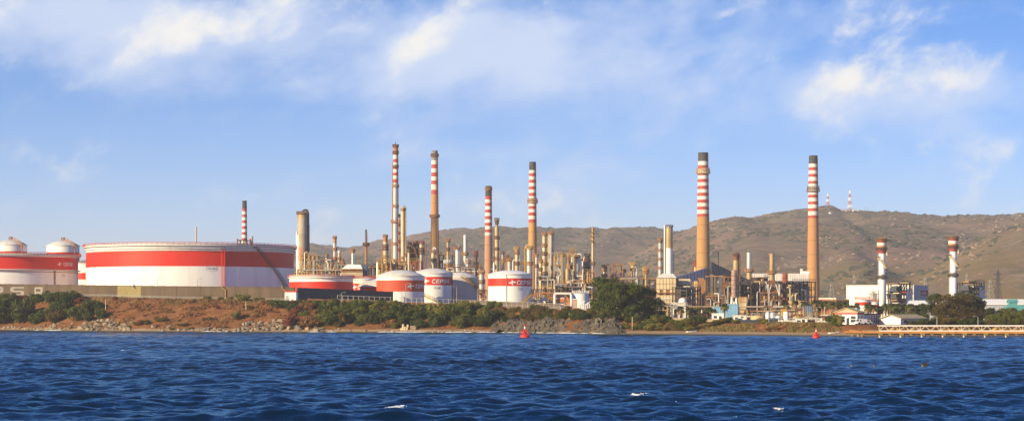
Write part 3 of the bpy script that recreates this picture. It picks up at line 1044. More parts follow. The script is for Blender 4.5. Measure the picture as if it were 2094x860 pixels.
for (pc, rp, rim_r, red_r, lab) in ((22, 33, 500, 514, 'domed white tank behind the dyke, the one nearest the photo edge'), (129, 33, 501.5, 516, 'domed white tank with rusty roof walkway behind the wide tank')):
    D = 955
    T, tx, tR, tg = tank(lab, pc, D, rp, Z(rim_r, D), [(None, WHITE, 'upper_shell'), (Z(red_r, D), RED, 'red_band'), (Z(red_r + 16, D), WHITE, 'lower_shell')], 'dome', roof_h=S(10, D), roof_m=WHITE2, rail=False)
    roof_gear(T, tR, Z(rim_r, D) - tg, S(10, D), .9)
D = 930
T, tx, tR, tg = tank('small cone-roofed tank peeping between the two widest tanks', 181, D, 36, Z(538, D), [(None, WHITE, 'upper_shell'), (Z(558, D), RED, 'red_band'), (Z(571.5, D), WHITE, 'lower_shell')], 'cone', roof_h=S(9, D), roof_m=GREYC, rail_m=RUSTL)

D = 792
T, tx, tR, tg = tank('low flat-topped white and red tank behind the dark dyke wall', 657, D, 65, Z(563, D), [(None, WHITE, 'upper_shell'), (Z(576, D), RED, 'red_band')], 'open', girder=[(Z(568, D), .6)], roof_m=WHITE2)
D = 826
T, tx, tR, tg = tank('small tank with logo squeezed between two nearer tanks', 747, D, 26, Z(570, D), [(None, WHITE2, 'upper_shell'), (Z(579, D), RED, 'red_band'), (Z(603, D), WHITE, 'lower_shell')], 'cone', roof_h=S(5, D), roof_m=WHITE2)
sign_on(T, on_cyl(tR), S(8, D), -tR * math.asin(.80), -tR * math.asin(.52), Z(587, D) - tg, .1)
D = 812
T, tx, tR, tg = tank('cone-roofed white tank with plain red band, mostly hidden by tank', 778, D, 42, Z(579, D), [(None, WHITE, 'upper_shell'), (Z(586, D), RED, 'red_band'), (Z(596.5, D), WHITE, 'lower_shell')], 'cone', roof_h=S(12, D), roof_m=WHITE2, rail=False)

TANKW = {}
for key, pc, D, rp, rim_r, ro, r0, r1, redm, body, lab, lu in (
        ('I', 819, 772, 49, 563.5, 12, 573, 596, REDF, WHITE, 'domed tank with faded orange-red band beside the grey dyke end', (.47, .66)),
        ('J', 886, 800, 39.5, 558, 10, 566, 583, RED, WHITE, 'domed white tank with red band, yellow stair and number oval', (-.34, -.03)),
        ('K', 940, 818, 38, 567, 11, None, None, None, PINKW, 'plain pinkish domed tank without any red band', None),
        ('L', 1043, 742, 45, 560, 8, 569, 585, RED, WHITE, 'domed white tank with red band standing alone on the earth mound', (.10, .30))):
    bands = [(None, body, 'upper_shell'), (Z(r0, D), redm, 'red_band'), (Z(r1, D), body, 'lower_shell')] if r0 else [(None, body, 'shell')]
    T, tx, tR, tg = tank(lab, pc, D, rp, Z(rim_r, D), bands, 'dome', roof_h=S(ro, D), roof_m=WHITE2 if key != 'L' else WHITE, rail=False)
    TANKW[key] = (T, tx, tR, tg)
    if lu:
        h = S(9 if key != 'L' else 9, D)
        sign_on(T, on_cyl(tR), S(8.0, D), tR * math.asin(lu[0]), tR * math.asin(lu[1]), Z((r0 + r1) / 2 + .5, D) - tg, .14)
D = 800; T, tx, tR, tg = TANKW['J']
oval_plate(T, tR, tR * math.asin(.22), Z(588, D) - tg, S(13, D), S(8, D), 'D-107')
spiral_stair(T, tR, math.asin(-.95), math.asin(.62), Z(588, D) - tg, .3, YELL)
bar('vertical_pipe', T, ((tR + .2) * .97, -(tR + .2) * .24, 0), ((tR + .2) * .97, -(tR + .2) * .24, Z(560, D) - tg), .25, RUSTR)
D = 818; T, tx, tR, tg = TANKW['K']
spiral_stair(T, tR, math.asin(.15), math.asin(.99), Z(567, D) - tg, Z(596, D) - tg, YELL)
bar('roof_ladder', T, (tR * .1, -tR * .98, Z(567, D) - tg), (0, -tR * .3, Z(558, D) - tg), .5, YELL)
D = 742; T, tx, tR, tg = TANKW['L']
oval_plate(T, tR, tR * math.asin(.45), Z(590, D) - tg, S(13, D), S(8, D), 'D-108')
spiral_stair(T, tR, math.asin(.985), math.asin(.22), Z(592, D) - tg, .2, YELL)
bar('vertical_pipe', T, (-(tR + .15) * .16, -(tR + .15) * .987, 0), (-(tR + .15) * .16, -(tR + .15) * .987, Z(560, D) - tg), .14, GALV)

# ================================================================== chimneys
JOINT = mat('concrete_joint', (.36, .20, .075), .9, (.28, .15, .06), .5)
CH = {'d': (CHDARK, 'sooty_cap'), 'w': (CHWHITE, 'white_band'), 'r': (CHRED, 'red_band'), 'g': (CHGREY, 'grey_cap')}


def platform(t, z, r0, r1, m, th=.3, rail=True, railh=1.2, n=20, name='platform'):
    pl = lathe(name, t, [(r0, z - th * 2), (r1 * .96, z - th), (r1, z - th), (r1, z), (r0, z)], m, n)
    if rail: ring_rail(r1 - .05, z, railh, n, .14).build('railing', m, pl)
    return pl


def chimney(label, px, rtop, D, wt, wb, rbot, bands, plats, lip=True, n=28, ladder=True, name='chimney', group='tall stacks of the refinery', cat='chimney'):
    """bands [(row of top, material, part name)...]; wt, wb: widths at the top and at row rbot"""
    x = X(px, D); g = gz(x, D); t = thing(name, label, cat, (x, D, g), 0, group)
    def rad(z):
        za, zb = Z(rtop, D) - g, Z(rbot, D) - g
        return S(wb + (wt - wb) * (z - zb) / (za - zb), D) / 2
    rows = [b[0] for b in bands]
    for i, b in enumerate(bands):
        za = Z(b[0], D) - g; zb = (Z(rows[i + 1], D) - g) if i + 1 < len(rows) else 0
        k = max(1, int((za - zb) / 8))
        prof = [(rad(zb + (za - zb) * q / k), zb + (za - zb) * q / k) for q in range(k + 1)]
        if i == 0: prof += [(prof[-1][0] - .35, za), (prof[-1][0] - .35, za - 4)]
        sh = lathe(b[2], t, prof, b[1], n)
        if b[1] in (CHTAN, CHPINK):
            zz = za - 5
            while zz > zb + 3:
                lathe('pour_joint', sh, [(rad(zz) + .01, zz - .22), (rad(zz) + .05, zz - .18), (rad(zz) + .05, zz + .18), (rad(zz) + .01, zz + .22)], JOINT, n)
                zz -= 8.5
    for row, w, m in plats:
        z = Z(row, D) - g
        platform(t, z, rad(z), S(w, D) / 2, m)
    if ladder:
        a = .9
        j = Join()
        for s in (-.25, .25):
            j.bar(((rad(5) + .25) * math.sin(a) + s, -(rad(5) + .25) * math.cos(a), 3), ((rad(Z(rtop, D) - g) + .25) * math.sin(a) + s, -(rad(Z(rtop, D) - g) + .25) * math.cos(a), Z(rtop + 6, D) - g), .12)
        j.build('ladder', RUST, t)
    return t, g, rad


def bands(first, seq, rest):
    out = list(first)
    for row, c in seq: out.append((row, *CH[c]))
    return out + rest


# 1 striped stack behind the huge tank
seq = [(410, 'd')] + [(426 + 6 * i, 'rw'[i % 2]) for i in range(12)]
chimney('striped red and white stack rising behind the huge tank', 500, 410, 1150, 9, 11, 497, bands([], seq, []), [], ladder=False)
# 2 slender steel stack, tallest
D = 1100
T, g, rad = chimney('slender silver stack with orange-red top rings, the tallest of all', 809, 297, D, 9.5, 13, 550,
        [(297, RUSTL, 'flared_cap'), (303, RUSTL, 'rust_band'), (313, CHRED, 'red_band'), (317, CHWHITE, 'white_band'), (325, CHRED, 'red_band'), (332, CHWHITE, 'white_band'), (340, CHRED, 'red_band'), (346, CHWHITE, 'white_band'), (353, CHRED, 'red_band'), (359, CHWHITE, 'white_band'), (366, CHRED, 'red_band'), (374, SILVER, 'shaft')],
        [(300, 13, RUST), (313.5, 13, RUST), (342, 13, RUST), (382, 14, RUSTL), (423, 13, RUSTL), (454, 20, RUSTL), (500, 15, RUSTL), (534, 15, RUSTL)])
tube('service_pipe', T, [(-S(7.5, D), -.3, 0), (-S(6.2, D), -.3, Z(330, D) - g)], S(1.1, D), CHPINK)
bar('lightning_rod', T, (0, 0, Z(297, D) - g), (0, 0, Z(290, D) - g), .3, STEEL)
# 3
seq = [(308, 'g'), (328, 'w'), (336, 'r'), (344.5, 'w'), (352.5, 'r'), (361, 'w'), (369, 'r'), (377, 'w'), (388, 'r')]
T, g, rad = chimney('grey-topped striped stack with dark brown lower shaft', 889, 308, 1150, 12.5, 18, 550, bands([], seq, [(397, CHTAN, 'shaft'), (443, CHBROWN, 'lower_shaft')]), [(319, 17, RUST), (443, 21, RUST)])
D = 1150
for k, o_ in ((7, 'a'), (8.5, 'b')): tube('service_pipe', T, [(S(k, D), -2, 0), (S(k - 2.2, D), -2, Z(320 if k < 8 else 440, D) - g)], S(.9, D), RUST)
# 4
seq = [(380, 'd')] + [(401 + 6.75 * i, 'rw'[i % 2]) for i in range(12)]
chimney('short striped stack with sooty cap and pinkish lower shaft', 999, 380, 1150, 12.5, 17, 555, bands([], seq, [(482, CHPINK, 'shaft')]), [(387, 15.5, RUSTL), (484, 15, RUSTR)])
# 5
seq = [(331, 'd'), (348, 'w')] + [(354 + 6.7 * i, 'rw'[i % 2]) for i in range(8)] + [(407.5, 'w'), (421, 'r'), (427.5, 'w'), (434, 'r'), (441, 'w'), (448, 'r')]
chimney('striped stack behind the tank on the earth mound', 1089, 331, 1150, 13.5, 19, 560, bands([], seq, [(455, CHTAN, 'shaft')]), [(414, 22, RUSTL), (409.5, 20, RUSTL)])
# 6
seq = [(312, 'd'), (330, 'w'), (338, 'r'), (344.5, 'w'), (355, 'r'), (359, 'w'), (366, 'r'), (373, 'w'), (380, 'r'), (387, 'w'), (394, 'r'), (401, 'w'), (408, 'r'), (415, 'w'), (422, 'r'), (429, 'w'), (437, 'r')]
chimney('thick tan stack with striped top above the blue-grey sloping duct', 1438, 312, 1250, 20.5, 29.5, 590, bands([], seq, [(443, CHTAN, 'shaft')]), [(354, 29, YELL), (348, 27, YELL)], n=36)
# 7
seq = [(318, 'd'), (335, 'w'), (342, 'r'), (348.5, 'w'), (355.5, 'r'), (362, 'w'), (370, 'r'), (376, 'w'), (391, 'w'), (398, 'r'), (404.5, 'w'), (412, 'r'), (418, 'w'), (425.5, 'r'), (432, 'w'), (440, 'r')]
chimney('thick tan stack with striped top at the end of the white gallery', 1663, 318, 1250, 17.5, 26.5, 612, bands([], seq, [(446, CHTAN, 'shaft')]), [(391, 27, RUST), (385, 25, RUST)], n=36)
# 8, 9 the two white power station stacks
for px, rt, lab in ((1803, 487, 'white power station stack with red-ringed head, beside the big white hall'), (1949, 483, 'white power station stack with red-ringed head, rising behind the large round tree')):
    D = 950; x = X(px, D); g = gz(x, D)
    T = thing('power_station_stack', lab, 'chimney', (x, D, g), 0, 'white stacks of the power station')
    def z(r): return Z(rt + r, D) - g
    rh = S(9.6, D); rs = S(7.4, D); rb = S(8.0, D)
    for a, b, m, nm in ((0, 5, RUSTL, 'orange_band'), (5, 9, CHRED, 'red_band'), (9, 15, CHWHITE, 'white_band'), (15, 22, RUSTL, 'orange_band'), (22, 27, CHRED, 'red_band')):
        prof = [(rh, z(b)), (rh, z(a))]
        if a == 0: prof += [(rh - .3, z(a)), (rh - .3, z(a + 4))]
        lathe(nm, T, prof, m, 28)
    lathe('head_skirt', T, [(rs, z(31)), (rh, z(27))], CHRED, 28)
    lathe('shaft', T, [(rb, z(138)), (rb, z(82)), (rs, z(81)), (rs, z(31))], WHITE, 28)
    lathe('grey_ring', T, [(rb + .05, z(80)), (rb + .05, z(73))], GREYC, 28)
    for r_, w in ((5.5, 11.2), (23.5, 11.4), (81, 11), (38, 10)):
        if r_ == 38: box('side_platform', T, -S(9, D), -1, z(38), S(5, D), 2.4, .3, STEEL)
        else: platform(T, z(r_), rs, S(w, D), STEEL if r_ > 6 else RUST, railh=1.0)
    spiral_stair(T, rs, -1.0, .9, z(40), z(61), CREAM)
    spiral_stair(T, rs, .9, 1.3, z(25), z(35), CREAM)
    bar('ladder', T, (-rs * .98, -.8, 0), (-rs * .98, -.8, z(30)), .3, GREYC)
# slim pipe-like stacks
chimney('thin grey vent pipe showing above the rim of the huge tank', 401, 463, 1000, 3, 3.4, 500, [(463, CREAM, 'tip'), (468, CREAM, 'shaft')], [], n=12, ladder=False, name='vent_pipe')
chimney('slim rusty stack with a single ring platform before the hill', 748.5, 469, 1000, 3.6, 5.2, 548, [(469, CHDARK, 'sooty_cap'), (477, RUST, 'rusty_shaft'), (502, RUSTL, 'lower_shaft')], [(501, 14, RUST)], n=14)
chimney('tall thin stack wound with a yellow spiral strip near the round tree', 1212, 465, 1000, 4.0, 5.0, 545, [(465, YELL, 'tip'), (498, CREAM, 'shaft'), (538, GREYC, 'lower_shaft')], [(540, 10, RUSTL)], n=14)
T = bpy.data.objects['chimney.007'] if 'chimney.007' in bpy.data.objects else None
for o in list(COL.objects):
    if o.get('label', '').startswith('tall thin stack wound'):
        D = 1000; g = o.location.z; r = S(2.2, D); zs = [Z(467, D) - g, Z(497, D) - g]
        pts = [(r * 1.15 * math.sin(k * .7), -r * 1.15 * math.cos(k * .7), zs[0] + (zs[1] - zs[0]) * k / 30) for k in range(31)]
        tube('spiral_strip', o, pts, .28, RUST, 6)
chimney('bare white stack with one ring platform behind the pinkish tank', 951, 480, 1000, 5.6, 6.2, 560, [(480, WHITE, 'tip'), (484, WHITE, 'shaft')], [(520, 14, RUSTL)], n=16)


# ================================================================== process columns
def column(label, px, rt, D, w, m, rb=None, plats=(), pipes=(), head='dome', neck=None, top_m=None, name='process_column', goose=None, rings=0, lattice=False, rod=0):
    x = X(px, D); g = gz(x, D); t = thing(name, label, 'process column', (x, D, g), 0, 'process columns')
    r = S(w, D) / 2; z1 = Z(rt, D) - g
    if neck:
        wn, rn = neck; rn_ = S(wn, D) / 2; zn = Z(rn, D) - g
        lathe('shell', t, [(r, 0), (r, zn), (rn_, zn + r * .8)], m, 20)
        lathe('neck', t, [(rn_, zn + r * .8), (rn_, z1), (.05, z1 + rn_ * .5)], top_m or m, 16)
        zs = zn
    else:
        zt = Z(rt + (12 if top_m else 0), D) - g
        lathe('shell', t, [(r, 0), (r, zt - .2)] if top_m else [(r, 0), (r, z1 - r * .5)], m, 20)
        if top_m: lathe('upper_shell', t, [(r + .02, zt - .2), (r + .02, z1 - r * .5)], top_m, 20)
        if head == 'dome': lathe('head', t, [(r + .01, z1 - r * .5), (r * .85, z1 - r * .2), (r * .5, z1 - .05), (.02, z1)], top_m or m, 20)
        elif head == 'ball': lathe('head', t, [(r, z1 - r * .5), (r * 1.2, z1), (r, z1 + r), (.02, z1 + 1.5 * r)], LOGOW, 16)
        else: lathe('head', t, [(r + .01, z1 - r * .5), (r + .01, z1), (r * .75, z1), (r * .75, z1 - 2)], top_m or m, 20)
        zs = z1
    for k in range(rings):
        z = zs * (k + 1) / (rings + 1.0); lathe('stiffener_ring', t, [(r, z - .15), (r + .18, z - .12), (r + .18, z + .12), (r, z + .15)], GREYC, 20)
    for row, wp, pm in plats:
        z = Z(row, D) - g
        platform(t, z, r, S(wp, D) / 2, pm, .25, True, 1.1, 14)
    for dx, wp, rp, pm in pipes:
        zz = Z(rp, D) - g; xx = S(dx, D); rr = S(wp, D) / 2
        s = 1 if dx > 0 else -1
        tube('riser_pipe', t, [(xx, -r * .5, 0), (xx, -r * .5, zz - 1.2), (xx - s * .6, -r * .4, zz - .25), (xx - s * 1.6, -r * .2, zz)], rr, pm, 8)
    if goose:
        gx, gh, gm = goose; xx = S(gx, D); zz = Z(rt - gh, D) - g; rr = max(.3, r * .22)
        tube('gooseneck', t, [(0, 0, z1 - .3), (0, 0, zz - .6), (xx * .25, 0, zz), (xx * .75, 0, zz), (xx, 0, zz - .8), (xx, 0, z1 - (z1 * .4))], rr, gm, 8)
    if lattice:
        j = Join(); xx = r + .9
        for s in (-.5, .5): j.bar((xx + s, -.3, 0), (xx + s, -.3, z1), .16)
        n = int(z1 / 1.6)
        for k in range(n): j.bar((xx - .5, -.3, k * 1.6), (xx + .5, -.3, k * 1.6 + 1.6), .12); j.bar((xx - .5, -.3, k * 1.6 + 1.6), (xx + .5, -.3, k * 1.6 + 1.6), .12)
        j.build('caged_ladder', RUSTR, t)
    if rod: bar('vent_rod', t, (r * .4, 0, z1 - .2), (r * .4, 0, Z(rt - rod, D) - g), .22, GALV)
    return t


D = 1050
T = column('fat beige column with curved overhead pipe beside the huge tank', 618.5, 433, D, 21, mat('grey_beige_shell', (.44, .38, .29), .55, (.30, .23, .15), .5, .4, .75, ST), pipes=[(-11, 2.4, 470, SILVER), (-8.5, 2, 475, SILVER)], top_m=TAN, rings=3)
g = T.location.z
tube('overhead_pipe', T, [(0, 0, Z(434, D) - g), (S(2, D), 0, Z(430, D) - g), (S(6, D), 0, Z(428.5, D) - g), (S(10, D), 0, Z(430, D) - g), (S(12, D), 0, Z(436, D) - g), (S(12, D), 0, Z(446, D) - g), (S(11.5, D), 0, Z(515, D) - g)], .5, STEEL)
cyl('dark_riser', T, S(12.3, D), -.4, Z(515, D) - g, Z(459, D) - g, .62, STEEL)
platform(T, Z(437, D) - g, S(10, D), S(12.5, D), RUST, .3)
lathe('lower_wrap', T, [(S(10.5, D) + .06, Z(533, D) - g), (S(10.5, D) + .06, Z(505, D) - g)], CHPINK, 20)
column('slim silver column with rusty rings next to the ball-topped one', 684.5, 484, 1000, 7.5, SILVER, plats=[(487, 9, RUSTL), (511, 10, RUSTL), (530, 9, RUSTL), (547, 11, RUSTL)], top_m=CHPINK, pipes=[(-5, 1.2, 512, RUST)], rod=3)
column('short tan column with a small white ball on top', 693.5, 515, 1000, 5.4, CREAM, head='ball', plats=[(530, 8, RUSTL), (545, 8, RUSTL)])
column('stubby rusty column between ball-topped column and white furnace', 702, 528, 990, 4.2, RUST, plats=[(540, 7, RUSTL)])
column('tan column with flat rusty top close beside the tallest stack', 788, 481, 1020, 9.5, CREAM, head='flat', top_m=RUSTL, plats=[(484, 11, RUSTL), (504, 12, RUST), (526, 13, YELL), (510, 12, RUST)], pipes=[(6.5, 1.2, 492, RUST), (-6, 1.4, 508, RUSTL)])
T = column('tall tan column hugging the tallest stack, dome-headed', 824, 423, 1060, 8.6, CREAM, plats=[(430, 10, RUSTL), (529, 11, RUSTL), (540, 12, RUST)], pipes=[(5.5, 1.7, 426, TAN)], goose=(5.5, 2, TAN), rings=2)
column('thin lattice-caged red and white riser next to the tallest stack', 816, 440, 1075, 2.6, CHPINK, plats=[(442, 6, STEEL), (461, 6, RUSTR), (478, 6, RUSTR), (495, 7, RUSTR), (512, 8, RUSTR)], lattice=True)
column('short white column with rust head before the dark furnace tower', 836, 510, 980, 5.4, CREAM, plats=[(514, 9, RUST), (508, 8, STEEL)], rod=10)
column('grey column with red head platform right of the furnace tower', 862, 495, 1010, 8.2, GREYC, plats=[(497, 12, RUSTR), (511, 12, RUST), (518, 12, RUST)], lattice=True, top_m=CREAM, rod=3)
column('tan column with white pipe loops before the grey-topped stack', 886, 514, 990, 8, CREAM, plats=[(515, 12, RUSTL), (533, 12, RUST)], goose=(5, 8, LOGOW), pipes=[(6.5, 1.4, 518, CHPINK)])
column('tan column with flared platform top behind the domed tanks', 916, 492, 1000, 7.5, TAN, neck=(5.8, 538), plats=[(492, 11, RUSTL), (511, 9, RUST), (545, 14, RUSTL), (536, 17, LOGOW)], rod=8)
T = column('pair-like slim white column with a rusty cross platform', 935, 508, 985, 6.8, WHITE, plats=[(508, 15, RUSTL)], pipes=[(4.2, 2.0, 498, GREYC)], rod=8)
column('short silver vessel with rusty crown beside the bare white stack', 957, 533, 960, 7.5, SILVER, plats=[(536, 13, RUSTL), (555, 10, RUST)], goose=(-4, 3, LOGOW))
column('thin rusty column with red top cage near the short striped stack', 973.5, 514, 980, 5, RUST, plats=[(517, 9, RUSTR), (524, 9, RUST), (547, 11, RUST), (540, 11, STEEL)], rod=4)
column('tall tan column with narrow neck next to the short striped stack', 1016, 449, 1010, 9, TAN, neck=(5.2, 466), plats=[(450, 11, RUST), (457, 8, RUST), (487, 12, RUST), (510, 11, RUST), (530, 11, RUSTL)], pipes=[(5.8, 1.0, 470, GALV)], rings=2)
column('squat silver drum tower just beside the lone mound tank', 985, 556, 800, 11.5, SILVER, plats=[(558, 14, RUSTL), (578, 13, RUST), (597, 14, RUST)], pipes=[(7, 1.2, 565, RUST)])
column('small domed silver vessel showing over the mound tank', 1042, 533, 900, 7.5, SILVER, plats=[(532, 13, RUSTL)], goose=(-3, 3, CREAM))
column('rust-topped short column over the roof of the mound tank', 1036, 524, 930, 5, RUSTL, plats=[(526, 10, RUSTR), (533, 9, RUST)], rod=5)
column('tan column with yellow crown platform over the mound tank', 1057, 509, 930, 8, CREAM, plats=[(509, 13, YELL), (518, 12, RUSTL), (540, 12, RUST)], pipes=[(6, 1.2, 514, GREYC)], rod=6)
column('wide silver column with curved pipe standing before the striped stack', 1082.5, 504, 900, 12.5, SILVER, plats=[(508, 17, YELL), (540, 16, RUSTL)], pipes=[(-9, 2, 503, YELL), (-7, 1.4, 520, RUSTL)], goose=(-8, 3, CREAM), rings=3)
column('slender tan column beside the tall twin columns', 1105.5, 533, 870, 6, CREAM, plats=[(535, 11, RUSTL), (552, 9, RUST), (570, 9, RUST)])
column('tall tan column, first of the tall twin pair', 1113, 477, 900, 8, CREAM, plats=[(480, 12, RUSTL), (503, 12, RUSTL), (520, 12, RUST), (540, 15, RUSTL), (560, 13, RUST)], pipes=[(6.5, 2, 480, TAN), (9, 1.6, 478, CREAM)], goose=(4, 2, CREAM), rings=2)
column('tall pale grey column, second of the tall twin pair', 1127, 478, 905, 9.5, GREYC, plats=[(478, 12, RUSTL)], pipes=[(6, .9, 478, RUST), (-5.5, 1.6, 476, CREAM)], rod=4)
column('silver column with white overhead pipes near the thin spiral stack', 1180.5, 523, 880, 9, SILVER, plats=[(526, 11, RUSTL)], goose=(8, 4, LOGOW), rings=3)
column('dark ringed column beside the thin spiral stack', 1201, 522, 890, 9, STEELB, plats=[(523, 13, STEEL), (533, 13, RUST), (542, 13, GREYC), (551, 13, RUST), (560, 13, GREYC)], pipes=[(-7, 3, 522, GREYC), (6, 1.5, 530, GREYC)], rod=8)
column('small tan column peeping over the tree top beside spiral stack', 1236, 546, 900, 7, CREAM, plats=[(546, 12, RUSTL), (553, 11, RUSTL), (564, 12, RUST)], rod=1)
column('white column with yellow platforms beyond the round tree', 1294.5, 541, 900, 8.5, CREAM, plats=[(541, 13, YELL), (552, 12, YELL)], pipes=[(6.5, 2, 543, WHITE), (-9, 3, 556, YELL)], rod=2)
column('short tan column with branching pipes left of the twin vessels', 1321, 548, 900, 6, TAN, plats=[(551, 14, YELL), (558, 11, RUSTL)], pipes=[(-4, 2, 547, YELL)])
column('silver ringed column beside the tall two-tone vessel', 1350, 489, 1120, 8.5, SILVER, plats=[(490, 10, RUSTL), (495, 10, RUST), (513, 10, RUSTL), (531, 10, RUSTL), (549, 10, RUSTL)], pipes=[(-5, .8, 500, RUSTL)])
T = column('tall two-tone vessel, tan above and white below, with railed top', 1368, 462, 1130, 15, WHITE, head='flat', plats=[(464, 17, STEEL)], rod=4)
D = 1130; g = T.location.z
lathe('tan_jacket', T, [(S(7.5, D) + .08, Z(507, D) - g), (S(7.5, D) + .08, Z(466, D) - g)], TAN, 20)
tube('tall_riser', T, [(-S(8.8, D), -1, 0), (-S(8.8, D), -1, Z(460, D) - g)], S(2.3, D), SILVER)
tube('side_vent', T, [(S(9.5, D), 0, 0), (S(9.5, D), 0, Z(518, D) - g)], S(.9, D), GREYC)
column('rusty tan column behind the grey-pink drum on white legs', 1505, 519, 1090, 11.5, TAN, plats=[(523, 14, RUST)], pipes=[(7.5, 2.4, 521, RUST)], goose=(7, 2, RUST), top_m=RUST)
column('narrow rusty pipe column beside the thick stack and sloping duct', 1422, 533, 1275, 6, CREAM, head='flat', top_m=RUSTR, pipes=[(-5, 2, 533, RUSTR)])
column('thin dark mast behind the sloping dark duct', 1469, 513, 1150, 1.4, STEEL, head='flat')


# heater stacks of the right-hand units: short wide stacks on dark furnaces
def heater(label, px, rt, rp, rb, D, w, m, m2, hull, name='furnace', legs=True, lo=None):
    x = X(px, D); g = gz(x, D); t = thing(name, label, 'furnace', (x, D, g), 0, 'furnaces with short stacks')
    r = S(w, D) / 2
    def z(q): return Z(q, D) - g
    st = lathe('stack', t, [(r * .96, z(rp)), (r * .92, z(rt)), (r * .75, z(rt)), (r * .75, z(rt) - 3)], m, 22)
    platform(t, z(rp), r, r * 1.75, RUSTL, .3)
    lathe('stack_base', t, [(r * 1.02, z(rb)), (r * 1.0, z(rp) - .6)], m2, 22)
    hw, hd, ht = hull
    W_ = S(hw, D); zt = z(ht); zb = z(rb) + .4
    # tapering hood over a box body
    v = [(-W_ / 2, -hd / 2, zt - 2), (W_ / 2, -hd / 2, zt - 2), (W_ / 2, hd / 2, zt - 2), (-W_ / 2, hd / 2, zt - 2), (-r * 1.1, -r * 1.1, zb), (r * 1.1, -r * 1.1, zb), (r * 1.1, r * 1.1, zb), (-r * 1.1, r * 1.1, zb)]
    obj('hood', raw('hood', v, [(0, 1, 5, 4), (1, 2, 6, 5), (2, 3, 7, 6), (3, 0, 4, 7), (4, 5, 6, 7), (0, 3, 2, 1)], lo or RUST), t)
    box('body', t, 0, 0, 4, W_ * .96, hd * .96, zt - 6.2, STEEL)
    for sx in (-1, 1):
        for sy in (-1, 1): box('post', t, sx * W_ * .52, sy * hd * .52, 0, .55, .55, zt + 2, STEEL if lo else WHITE2)
        bar('brace', t, (sx * W_ * .52, -hd * .53, zt - 3), (sx * W_ * .2, -hd * .53, zt + 2), .35, STEEL if lo else WHITE2)
    k = 0
    for q in np.arange(5, zt - 2, 4.0):
        dk = box('deck', t, 0, -hd * .5 - 1.3, q, W_ * 1.06, 2.2, .3, RUSTL if k % 2 else RUST); k += 1
        jj = Join(); jj.bar((-.5, -.45, 3.6), (.5, -.45, 3.6), .3)
        for b in np.linspace(-W_ * .5, W_ * .5, 5): box('burner_duct', t, b, -hd * .5 - .5, q + .5, W_ * .12, .8, 1.7, (STEEL, RUST, STEEL, TAN, RUST)[random.randrange(5)])
    return t


heater('furnace with a plain white stack on a dark domed body', 1532, 516, 554, 572, 930, 11, SILVER, TAN, (38, 13, 578), lo=STEEL)
heater('furnace with an orange-streaked stack on white braced legs', 1578.5, 518, 558, 574, 930, 11, TAN, TAN, (22, 11, 590))
D = 900
x = X(1501, D); g = gz(x, D)
T = thing('raised_drum', 'grey-pink upright drum standing on white splayed legs', 'drum', (x, D, g), 0)
lathe('drum', T, [(.1, Z(610, D) - g), (S(5.6, D), Z(608, D) - g), (S(5.6, D), Z(553, D) - g), (S(4.6, D), Z(552, D) - g), (.1, Z(551, D) - g)], mat('pink_grey_metal', (.40, .27, .22), .6, (.30, .19, .14), .5), 24)
for k in range(5): lathe('hoop', T, [(S(5.6, D), Z(600 - k * 9, D) - g), (S(5.9, D), Z(599.6 - k * 9, D) - g), (S(5.6, D), Z(599 - k * 9, D) - g)], RUST, 24)
for sx in (-1, 1):
    for sy in (-1, 1):
        bar('leg', T, (sx * S(8, D), sy * S(6, D), 0), (sx * S(4, D), sy * S(3, D), Z(607, D) - g), .5, WHITE)
        bar('brace', T, (sx * S(8, D), sy * S(6, D), 1), (-sx * S(4, D), sy * S(3, D), Z(611, D) - g), .3, WHITE)
D = 960
x = X(1605.5, D); g = gz(x, D)
T = thing('rusty_stack', 'short red-rust stack in front of the long white gallery', 'chimney', (x, D, g), 0)
lathe('shaft', T, [(S(5.6, D), 0), (S(5.6, D), Z(560, D) - g), (S(4.8, D), Z(558, D) - g), (S(4.8, D), Z(566, D) - g)], RUSTR, 22)
for k in range(4): lathe('hoop', T, [(S(5.6, D), Z(568 + k * 8, D) - g), (S(6.0, D), Z(567.4 + k * 8, D) - g), (S(5.6, D), Z(567 + k * 8, D) - g)], RUST, 22)
platform(T, Z(597, D) - g, S(5.6, D), S(9, D), RUST)


# ================================================================== steel frames full of process gear
PALM_ = [CREAM, TAN, RUSTL, RUST, SILVER, GREYC, STEEL, WHITE2]


